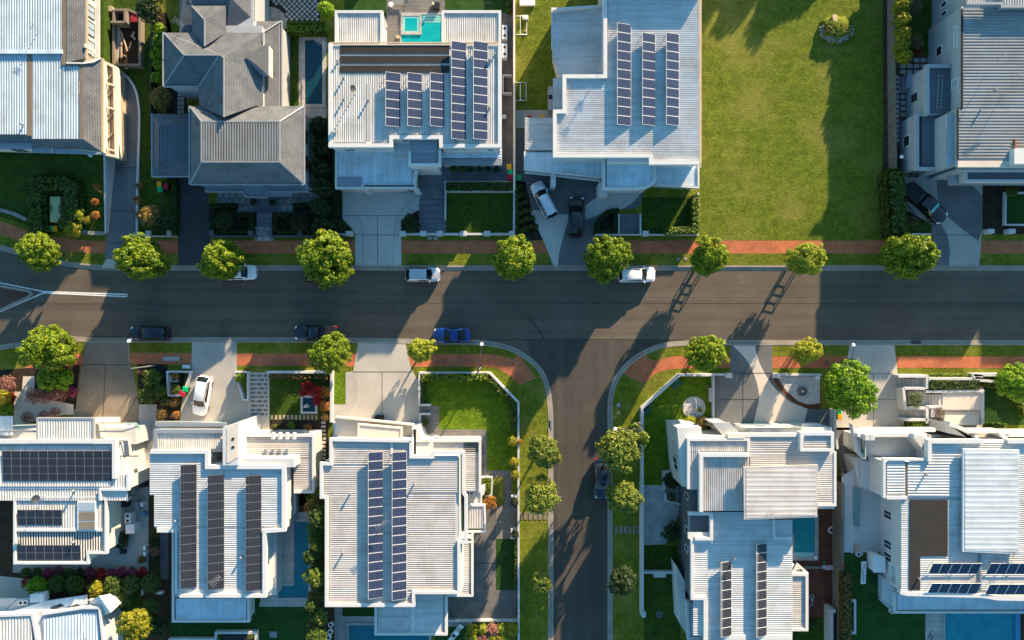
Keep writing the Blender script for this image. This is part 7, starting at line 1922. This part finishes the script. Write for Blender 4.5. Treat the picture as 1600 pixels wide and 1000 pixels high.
tree('dark round shrub in the curved bed of the grey driveway', 642, 350, 13, 'leaf_dark', 1.0, 'small', name='shrub')
tree('spiky green shrub in the west corner of the grey driveway', 528, 352, 11, 'leaf_dark', 1.0, 'small', name='shrub')
for k, (u, v, m, r) in enumerate(((151, 292, 'leaf_orange', 6), (149, 315, 'leaf_orange', 6.5), (149, 336, 'leaf_orange', 7), (137, 345, 'leaf_yellow', 7), (160, 272, 'leaf_yellow', 4), (160, 300, 'leaf_yellow', 3.5))):
    tree('%s %s on the raised lawn by the retaining wall' % ('orange shrub' if 'orange' in m else 'yellow shrub', ('highest', 'in the middle', 'lowest', 'biggest, near the stone wall', 'tuft close to the house', 'tuft hugging the wall')[k]), u, v, r, m, 1.6, 'small', group='coloured shrubs on the raised lawn', name='shrub')
for k, (u, v, r) in enumerate(((217, 290, 6), (215, 312, 7), (217, 336, 7))):
    tree('orange brown grass tuft %s at the curved white edging wall' % ('highest', 'in the middle', 'beside the bronze tree')[k], u, v, r, 'leaf_orange', .8, 'sparse', group='orange tufts along the curved edging', name='grass_tuft')
tree('lime green shrub at the east side of the square hedge', 121, 335, 10, 'leaf_lime', 1.9, 'small', name='shrub'); tree('yellow shrub at the corner of the square hedge', 113, 358, 13, 'leaf_yellow', 1.8, 'small', name='shrub')
# far right upper garden
for k, (u, v, r) in enumerate(((1408, 8, 14), (1409, 32, 14), (1411, 53, 13), (1407, 72, 13), (1411, 88, 13))):
    tree('sunlit yellow hedge shrub %s along the paling fence' % ('nearest the top', 'second from the top', 'in the middle', 'second from the pavers', 'nearest the pavers')[k], u, v, r, 'leaf_yellow', (3.1, 3.1, 3.0, 2.7, 2.4)[k], 'small', group='sunlit shrubs along the paling fence', name='hedge_shrub', flat=1)
tree('bare brown twiggy shrub in the shaded back lawn, upper one', 1428, 12, 13, 'twig_brown', 1.6, 'sparse', name='bare_shrub'); tree('bare reddish twiggy shrub in the shaded back lawn, lower one', 1431, 66, 12, 'twig_brown', 1.5, 'sparse', name='bare_shrub')
tree('low red flower clump below the reddish twiggy shrub', 1434, 80, 4.5, 'leaf_red', .5, 'small', name='shrub')
tree('small brown tuft beside the black pickup', 1426, 346, 9, 'twig_brown', .6, 'sparse', name='grass_tuft')
tree('green shrub at the top of the boxed dark lawn', 1580, 298, 11, 'leaf_hedge', 1.0, 'small', name='shrub')
# lower left garden
for k, (u, v, r, m, z, kd, nm, l) in enumerate((
        (78, 588, 21, 'leaf_bright', 1.6, 'small', 'shrub', 'bright green shrub under the lower left street tree'), (100, 592, 18, 'leaf_bright', 1.5, 'small', 'shrub', 'bright green shrub beside the brown driveway'), (96, 578, 9, 'leaf_magenta', 1.2, 'small', 'shrub', 'dark magenta shrub tucked between green ones'),
        (52, 618, 12, 'leaf_pink', 1.1, 'sparse', 'cordyline', 'dull pink spiky shrub nearest the winding path'), (70, 617, 14, 'leaf_pink', 1.3, 'sparse', 'cordyline', 'pink spiky shrub in the middle of the clump'), (92, 614, 15, 'leaf_pink', 1.4, 'sparse', 'cordyline', 'largest pink spiky shrub by the brown driveway'),
        (112, 612, 9, 'leaf_magenta', .8, 'small', 'shrub', 'dark purple ground shrub at the brown driveway edge'), (68, 650, 9, 'leaf_pink', 1, 'sparse', 'cordyline', 'pink spiky shrub at the balcony, middle one'), (86, 646, 9, 'leaf_pink', 1, 'sparse', 'cordyline', 'pink spiky shrub at the balcony, closest to the driveway'), (42, 652, 10, 'leaf_pink', .9, 'sparse', 'cordyline', 'pink spiky shrub at the balcony, closest to the path'),
        (12, 602, 14, 'leaf_pink', 1.2, 'sparse', 'cordyline', 'pink spiky shrub at the left edge behind the curved wall'), (4, 620, 14, 'leaf_yellow', 1.8, 'sparse', 'palm_shrub', 'yellow green palm at the left edge'), (10, 640, 11, 'leaf_bright', 1.0, 'small', 'shrub', 'lime shrub at the left edge below the palm'), (17, 620, 8, 'leaf_red', 1.0, 'small', 'shrub', 'reddish shrub beside the left edge palm'),
        (237, 590, 16, 'leaf_hedge', .8, 'small', 'shrub', 'green ground shrub in the bed by the white planter box'), (232, 615, 18, 'leaf_hedge', .75, 'small', 'shrub', 'dark green shrub beside the brown driveway'), (250, 612, 12, 'leaf_hedge', 1.0, 'small', 'shrub', 'dark green shrub against the white planter box'), (222, 580, 7, 'leaf_magenta', .5, 'small', 'shrub', 'purple shrub at the lamp by the brown driveway'),
        (274, 608, 9, 'leaf_hedge', 1.0, 'small', 'shrub', 'green plant inside the white planter box'), (274, 588, 6, 'leaf_bronze', .9, 'small', 'shrub', 'brown plant inside the little square planter'), (252, 648, 10, 'leaf_bronze', 1.0, 'sparse', 'palm_shrub', 'spiky yellow green plant beside the pale side path'), (275, 647, 6, 'leaf_orange', .5, 'small', 'shrub', 'orange flowering shrub by the grey stone driveway'), (272, 628, 9, 'leaf_bronze', .5, 'sparse', 'shrub', 'rusty shrub below the white planter box'), (258, 628, 8, 'leaf_hedge', .8, 'small', 'shrub', 'grey green shrub below the white planter box'),
        (374, 590, 7, 'leaf_bright', .9, 'small', 'shrub', 'green shrub in the narrow wedge planter'), (479, 605, 9, 'leaf_red', 1.1, 'small', 'shrub', 'vivid red shrub at the upper left of the pond'), (491, 610, 11, 'leaf_red', 1.2, 'small', 'shrub', 'largest vivid red shrub above the pond'), (474, 614, 6, 'leaf_red', .9, 'small', 'shrub', 'small vivid red shrub touching the pond'), (496, 626, 7, 'leaf_red', .9, 'small', 'shrub', 'vivid red shrub on the wall side of the pond'),
        (508, 612, 9, 'leaf_orange', .9, 'sparse', 'shrub', 'orange green shrub on the wall beside the pond, upper one'), (508, 634, 9, 'leaf_orange', .9, 'sparse', 'shrub', 'orange green shrub on the wall beside the pond, lower one'), (507, 652, 7, 'leaf_bronze', .7, 'sparse', 'shrub', 'bronze shrub at the end of the coloured stepping stones'),
        (430, 667, 6, 'leaf_hedge', .6, 'small', 'shrub', 'low shrub in the flower bed near the entry path'), (455, 666, 6, 'leaf_bright', .6, 'small', 'shrub', 'low bright shrub in the middle of the flower bed'), (480, 668, 7, 'leaf_orange', .6, 'sparse', 'shrub', 'low orange shrub at the east end of the flower bed'))):
    tree(l, u, v, r, m, z, kd, name=nm, flat=.8)
tree('dark green plants inside the small planter by the pale driveway', 664, 660, 7, 'leaf_hedge', .7, 'small', name='shrub')
tree('tan dead shrub by the corner house pergola', 765, 787, 11, 'leaf_orange', 1.0, 'sparse', name='shrub')
for u, v, r, m, l in ((800, 690, 8, 'leaf_yellow', 'yellow leaved vine climbing the boundary wall, upper tuft'), (803, 722, 8, 'leaf_yellow', 'yellow leaved vine on the boundary wall, middle tuft'), (804, 742, 7, 'leaf_yellow', 'yellow leaved vine on the boundary wall, lower tuft'), (812, 690, 4, 'leaf_orange', 'orange leaf tuft over the boundary wall'),
        (803, 655, 6, 'leaf_hedge', 'dark vine tuft inside the bend of the boundary wall'), (804, 785, 6.5, 'leaf_dark', 'round shrub in the notch planter by the path end'), (804.5, 835, 6, 'leaf_dark', 'round shrub in the notch planter beside the deck')):
    tree(l, u, v, r, m, 1.2, 'small', name='shrub')
for k in range(15):
    tree('feathery green bamboo clump in the row between two white houses', 495 + (0, -6, 4, -3, 2)[k % 5], 776 + k*15.5, (15, 12, 17, 13, 14, 11)[k % 6], ('leaf_hedge', 'leaf_bronze', 'leaf_hedge')[k % 3] if k % 4 else 'leaf_side', (3.6, 2.9, 4.0)[k % 3], 'loose', group='bamboo clumps between two houses', name='bamboo', flat=1.0, seedk=k % 2)
for k in range(9):
    tree(('flowering yellow pink shrub %s at the deck foot' % ('1 2 3 4 5 6 7 8 9'.split()[k])) if 0 else 'flowering yellow and pink shrub in the hedge at the foot of the grey deck', 739 + (k % 5)*15, 984 + (k//5)*13, 11, ('leaf_yellow', 'leaf_lime', 'leaf_pink', 'leaf_lime')[k % 4], 1.4, 'small', group='flowering shrubs at the foot of the grey deck', name='shrub')
# back garden of the left house
for k in range(12):
    u = 42 + k*16.5
    m = ('leaf_hedge', 'leaf_hedge', 'leaf_magenta', 'leaf_magenta', 'leaf_hedge', 'leaf_dark', 'leaf_magenta', 'leaf_red', 'leaf_magenta', 'leaf_magenta', 'leaf_magenta', 'leaf_red')[k]
    tree('%s flowering bush in the row behind the left house, %s' % ({'leaf_hedge': 'green', 'leaf_magenta': 'magenta', 'leaf_dark': 'dark green', 'leaf_red': 'red'}[m], ('first from the courtyard corner', 'second from the left', 'third from the left', 'fourth from the left', 'fifth from the left', 'sixth from the left', 'sixth from the right', 'fifth from the right', 'fourth from the right', 'third from the right', 'second from the right', 'at the fence end')[k]), u, 893 + (k % 3), 8, m, .9, 'small', group='flowering bushes behind the left house', name='flower_bush')
for k in range(5):
    tree('low pale pink bush %s in the side bed of the courtyard' % ('at the top', 'second from the top', 'in the middle', 'second from the bottom', 'at the bottom')[k], 242, 832 + k*15, 8, ('leaf_hedge', 'leaf_dark', 'leaf_pink', 'leaf_dark', 'leaf_hedge')[k], .9, 'sparse', group='bushes in the side bed of the courtyard', name='shrub')
for u, v, r, m, z, l in ((62, 916, 17, 'leaf_bright', 1.8, 'bright green shrub beside the pale paved strip'), (90, 912, 16, 'leaf_hedge', 1.7, 'green hedge shrub second from the pale paved strip'), (118, 914, 17, 'leaf_hedge', 1.7, 'green hedge shrub left of the yellow shrub'), (178, 916, 18, 'leaf_hedge', 1.7, 'green hedge shrub right of the yellow shrub'), (206, 912, 16, 'leaf_hedge', 1.6, 'green hedge shrub near the white post'), (238, 912, 17, 'leaf_hedge', 1.6, 'green hedge shrub by the boundary wall end'),
        (194, 932, 15, 'leaf_hedge', 1.5, 'dark green shrub above the little lawn'), (236, 948, 15, 'leaf_hedge', 1.8, 'green shrub right of the yellow tree'), (245, 978, 17, 'leaf_dark', 1.8, 'dark shrub at the bottom of the back garden'), (45, 911, 9, 'leaf_red', .8, 'red leaved creeper above the pale paved strip'), (188, 842, 13, 'leaf_dark', 1.0, 'dark palm in the corner of the grey courtyard'), (175, 968, 9, 'leaf_lime', 1.2, 'lime shrub beside the folded white gable'), (222, 874, 6, 'leaf_bronze', .6, 'bronze plant pot at the courtyard edge')):
    tree(l, u, v, r, m, z, 'small', name='shrub')
tree('green shrub in the west end of the bottom planter box', 343, 995, 4, 'leaf_hedge', 1.1, 'small', name='shrub'); tree('green shrub in the east end of the bottom planter box', 391, 995, 5, 'leaf_hedge', 1.1, 'small', name='shrub')
tree('yellow green plants below the round pebble bed', 1078, 659, 11, 'leaf_lime', .8, 'small', name='shrub'); tree('brown green plants below the round pebble bed', 1097, 660, 10, 'leaf_bronze', .7, 'small', name='shrub')
tree('small green plant in the white pebbles', 1094, 640, 4, 'leaf_bright', .6, 'small', name='shrub')
tree('dark shrub enclosed by the white wall at the long dark facade', 1048, 752, 11, 'leaf_dark', 1.4, 'small', name='shrub'); tree('grey green shrub in the entry court planter', 1049, 777, 8, 'leaf_hedge', .9, 'sparse', name='shrub'); tree('dark shrub with white flowers below the entry court', 1049, 830, 14, 'leaf_dark', 1.3, 'small', name='shrub')
tree('dark garden plant below the red deck', 1270, 972, 8, 'leaf_dark', .6, 'sparse', name='shrub')
for k in range(6):
    tree('small plant %s in the gravel strip below the white house' % ('nearest the entry', 'second from the entry', 'third from the entry', 'third from the bins', 'second from the bins', 'nearest the bins')[k], 708 + k*13.5, 264, 7 - (k > 1)*2.2, 'leaf_hedge' if k < 2 else 'leaf_dark', .8, 'small', group='plants in the gravel strip', name='shrub')

# ---------------------------------------------------------------- clipped hedges
def hedge(label, pts, z, w=None, mat='leaf_hedge', L=.20, W=.13, dens=70, closed=False, name='hedge', cat='hedge', core='leaf_core', rough=.06):
    """pts: polygon (w None) or centre line (w metres) at height z"""
    rng = random.Random(int(pts[0][0]*3 + pts[0][1]))
    b = MB()
    if w is None: b.prism([P(u, v, z) for u, v in pts], LOT)
    else: b.ribbon([P(u, v, z) for u, v in pts], w, LOT, closed)
    o = MB()
    for f in b.f:
        q = [Vector(b.v[i]) for i in f]
        for t3 in range(1, len(q)-1):
            A, B, C = q[0], q[t3], q[t3+1]; nn = (B-A).cross(C-A); ar = nn.length/2
            if ar < 1e-4: continue
            nn.normalize()
            for _ in range(int(ar*dens + rng.random())):
                r1, r2 = rng.random(), rng.random()
                if r1 + r2 > 1: r1, r2 = 1-r1, 1-r2
                p = A + (B-A)*r1 + (C-A)*r2 + nn*rng.uniform(-.02, rough*2)
                leaf(o, p, (nn + rdir(rng)*.7).normalized(), L*rng.uniform(.7, 1.3), W*rng.uniform(.7, 1.3), rng)
    h = o.build(name, mat, None, False, False)
    tag(h, label, cat)
    b.build('stems', core, h)
    return h
hedge('dark hedge in a hollow square around the pale green utility box', [(100, 288), (56, 288), (54, 326), (58, 358), (60, 364)][:0] + [(58, 362), (54, 326), (57, 288), (100, 287), (113, 292), (112, 326), (102, 356)], 2.1, 1.6, 'leaf_hedge', .32, .22, 60, rough=.18)
hedge('narrow clipped hedge along the very dark driveway', [(272, 288), (272, 367)], .9, .6, 'leaf_hedge')
for pts, l in (([(331, 364), (331, 322), (369, 322)], 'clipped hedge angle west of the porch steps by the driveway'), ([(372, 336), (392, 336), (392, 362), (338, 362)], 'clipped box hedge framing the west parterre'), ([(430, 362), (430, 336), (452, 336)], 'clipped box hedge framing the east parterre'), ([(458, 321), (500, 321)], 'clipped hedge along the east porch paving'), ([(432, 362), (500, 362)], 'clipped hedge along the front of the east parterre')):
    hedge(l, pts, .8, .5, 'leaf_dark')
for u, l in ((381, 'west'), (441, 'east')):
    b_ = hedge('small clipped cross with a bud in the %s parterre' % l, [(u-7, 342), (u, 349), (u+7, 356)], .45, .22, 'leaf_dark'); 
hedge('clipped hedge in the white planter above the square lawn', [(698, 291), (802, 291)], 1.2, .95, 'leaf_hedge')
for k in range(6):
    hedge('zigzag hedge stripe %s beside the dark concrete driveway' % ('nearest the bins', 'second from the bins', 'third from the bins', 'third from the street', 'second from the street', 'nearest the street')[k], [(806, 297+k*13), (812+k*3.2, 290+k*13), (818+k*4, 288+k*13.3)][:2] + [(815+k*5, 290+k*12.6)], .7, .45, 'leaf_hedge')
hedge('long hedge along the cream fence below the bins', [(807.5, 288), (807.5, 374)], .8, .4, 'leaf_hedge')
hedge('curved clipped hedge around the small front bed by the black car', [(962, 362), (963, 329.5), (952, 331), (942, 338), (934, 350), (933, 362), (962, 362)], .8, .55, 'leaf_dark')
hedge('sunlit hedge along the east side of the shaded front lawn', [(1087, 305), (1087, 359), (1040, 361)], 1.5, .75, 'leaf_lime_hedge')
hedge('tall leafy hedge between the vacant lot and the black pickup', [(1401, 268), (1399, 285), (1402, 300), (1400, 315), (1405, 330), (1403, 348), (1405, 364)], 2.3, 1.6, 'leaf_hedge', .34, .22, 60, rough=.22)
hedge('lush hedge inside the corner lawn wall, along the street', [(659, 590), (762, 589)], 1.2, .8, 'leaf_lime_hedge', .25, .16)
hedge('leafy hedge inside the slanting part of the corner lawn wall', [(764, 592), (803, 630), (804, 672)], 1.0, .6, 'leaf_hedge', .25, .16)
hedge('ivy hedge along the inner face of the corner lawn wall by the driveway', [(660, 595), (660, 630)], 1.0, .5, 'leaf_hedge')
hedge('thin green hedge between the deck turf and the boundary wall', [(806, 843), (806, 922)], 1.0, .35, 'leaf_hedge')
hedge('low hedge at the pond wall top', [(421, 588), (512, 588)], .7, .6, 'leaf_bronze', .2, .12, 60)
hedge('small square clipped hedge by the corner house pergola', [(754, 748), (767, 748), (766, 772), (760, 772), (759, 764), (754, 756)], .8, None, 'leaf_lime_hedge')
hedge('clipped lime hedge strip between two white terrace walls', [(1451, 588), (1520, 588)], 1.2, .4, 'leaf_lime_hedge')
hedge('clipped block hedge on the cream terrace', [(1452, 601.5), (1531, 601.5)], 1.8, 1.1, 'leaf_hedge')
hedge('square lime hedge cube at the terrace foot, near the driveway', [(1423, 657.5), (1448, 657.5), (1448, 670), (1423, 670)], 1.6, None, 'leaf_lime_hedge')
hedge('square lime hedge cube at the terrace foot, near the steps', [(1461, 661), (1476, 661), (1476, 672), (1460, 672)], 1.6, None, 'leaf_lime_hedge')
hedge('lime hedge curving around the smooth green lawn', [(1537, 600), (1562, 602), (1580, 610), (1594, 630), (1604, 650)], .8, .6, 'leaf_lime_hedge')
hedge('short lime hedge in the white box by the smooth green lawn', [(1545, 665), (1574, 666)], 1.0, .4, 'leaf_lime_hedge')
hedge('lime hedge along the white street wall of the smooth green lawn', [(1526, 590), (1566, 591)], 1.0, .4, 'leaf_lime_hedge')
hedge('dull green hedge along the tan boundary wall', [(1324, 900), (1324, 1040)], 1.4, .9, 'leaf_bronze', .22, .14, 60)
hedge('clipped green hedge bar behind the tiled roof house', [(448, 46), (506, 46)], 1.4, .8, 'leaf_bright')
hedge('thin dark hedge along the long shaded lawn', [(448, 95), (448, 166)], .7, .3, 'leaf_hedge')
hedge('dark boxed hedge at the top right of the turf', [(793, -20), (800, -20), (800, 17), (793, 17)], 1.2, None, 'leaf_hedge')
hedge('hedge strip along the west edge of the grey concrete driveway', [(526, 296), (526, 340)], .9, .8, 'leaf_dark')
# grass on the mound
hedge('tuft of sunlit dry grass on top of the grassy mound', [(1293, 38), (1322, 36), (1326, 50), (1306, 56), (1290, 50)], 1.0, None, 'leaf_lime_hedge', .3, .06, 45, name='grass_tuft', cat='grass tuft', core='soil', rough=.12)

# tree guards whose slatted shadows cross the street
def guard(label, u, v, hgt=1.75, s=.85):
    c = P(u, v, LOT); t = thing('tree_guard', label, 'tree guard', c)
    pts = [Vector((c.x + s*math.cos(a), c.y + s*math.sin(a), 0)) for a in (.5, 2.1, 3.7, 5.3)]
    for p in pts:
        b = MB(); b.bar(p + Vector((0, 0, LOT)), p + Vector((0, 0, hgt)), .10, .10); b.build('stake', 'timber_pale', t)
    b = MB()
    for z in (hgt*.62, hgt*.97):
        for i in range(4): b.bar(pts[i] + Vector((0, 0, z)), pts[(i+1) % 4] + Vector((0, 0, z)), .05, .09)
    b.build('cross_rail', 'timber_pale', t)
guard('timber tree guard under the street tree at the vacant lot corner', 1098, 407); guard('timber tree guard under the small tree before the vacant lot', 1243, 409)
guard('timber tree guard under the street tree at the east junction corner', 1092, 549, 1.6, .7); guard('timber tree guard under the small tree before the pebble bed', 1246, 548, 1.6, .7)

# neighbours beyond the frame whose shade falls into it
for k, (x, y) in enumerate(((1240, -240), (1284, -228), (1334, -208), (1392, -262), (1450, -320), (1300, -300), (1380, -330))):
    tree('leafy tree %s beyond the top of the vacant lot' % 'first second third fourth fifth sixth seventh'.split()[k], 800+(x-800)/.95, 500+(y-500)/.95, 36, 'leaf_street', 4.5, 'street', group='trees beyond the vacant lot', name='garden_tree', flat=.85, seedk=k % 3)
for k in range(4):
    tree('leafy hedge shrub %s beyond the top of the paling fence' % 'first second third fourth'.split()[k], 1413 + (k % 2)*4, -18 - k*24, 15, 'leaf_yellow', 2.9, 'small', group='sunlit shrubs along the paling fence', name='hedge_shrub', flat=1)

# the back yards of the lower row stand on higher ground: lift all that stands in them
def lift(box, dz, outline, label):
    slab('terrace_ground', outline, 'soil', -.1, dz + .1, label)
    k = (CAM_H - LOT - dz) / (CAM_H - LOT)
    for o in list(scene.objects):
        if o.parent is not None or o.name.split('.')[0] in ('house', 'boundary_wall', 'terrace_ground', 'verge', 'ground', 'road', 'kerb', 'gutter', 'street_lamp', 'driveway', 'expansion_joint'): continue
        kid = o.type == 'MESH' and o.location.length < .001
        if kid:
            n = len(o.data.vertices); c = sum((v.co for v in o.data.vertices), Vector((0, 0, 0))) / n
        else: c = o.location
        u, v = c.x*PXM + 800, 500 - c.y*PXM
        if not (box[0] < u < box[2] and box[1] < v < box[3]) or c.z > 1.5: continue
        if kid:
            for q in o.data.vertices: q.co = (q.co.x*k, q.co.y*k, q.co.z + dz)
        else: o.location = (c.x*k, c.y*k, c.z + dz)
lift((1312, 765, 1800, 1100), 2.4, [(1318, 752), (1384, 752), (1600, 760), (2000, 760), (2000, 1200), (1318, 1200)], 'raised ground behind the last house of the lower row')
lift((-200, 753, 272, 1100), 1.9, [(-300, 752), (262, 752), (262, 1200), (-300, 1200)], 'raised ground behind the left house of the lower row')
lift((272, 775, 528, 1100), 2.1, [(263, 790), (516, 790), (516, 1200), (263, 1200)], 'raised ground behind the house with three black solar rows')

# ---------------------------------------------------------------- camera, sky, sun
cam = bpy.data.cameras.new('Camera'); co = bpy.data.objects.new('Camera', cam); COL.objects.link(co)
co.location = (0, 0, CAM_H); co.rotation_euler = (0, 0, 0)
cam.sensor_width = 36; cam.lens = 36*CAM_H/128.0; cam.clip_end = 4000; cam.clip_start = .5
scene.camera = co
EL, AZ = R(14.4), R(30.0)       # sun height; bearing east of the top of the picture (+y)
w = bpy.data.worlds.new('World'); scene.world = w; w.use_nodes = True
nt = w.node_tree; bg = nt.nodes['Background']
sky = nt.nodes.new('ShaderNodeTexSky'); sky.sky_type = 'NISHITA'; sky.sun_disc = False
sky.sun_elevation = EL; sky.sun_rotation = AZ; sky.air_density = 1.0; sky.dust_density = .4; sky.ozone_density = 1.6
tint = nt.nodes.new('ShaderNodeMix'); tint.data_type = 'RGBA'; tint.blend_type = 'MULTIPLY'; tint.inputs[0].default_value = 1
tint.inputs[7].default_value = (.62, 1.0, 1.06, 1)     # a clear, deep blue evening sky
nt.links.new(sky.outputs[0], tint.inputs[6]); nt.links.new(tint.outputs[2], bg.inputs[0]); bg.inputs[1].default_value = .092
sun = bpy.data.lights.new('sun', 'SUN'); so = bpy.data.objects.new('sun', sun); COL.objects.link(so)
sun.energy = 5.0; sun.angle = R(.5); sun.color = (1.0, .755, .49)
d = Vector((math.sin(AZ)*math.cos(EL), math.cos(AZ)*math.cos(EL), math.sin(EL)))
so.rotation_euler = d.to_track_quat('Z', 'Y').to_euler(); so.location = d*120
vs = scene.view_settings; vs.view_transform = 'Standard'; vs.look = 'None'; vs.exposure = 1.70; vs.gamma = 1
scene.cycles.max_bounces = 5; scene.cycles.transparent_max_bounces = 4; scene.cycles.use_denoising = True
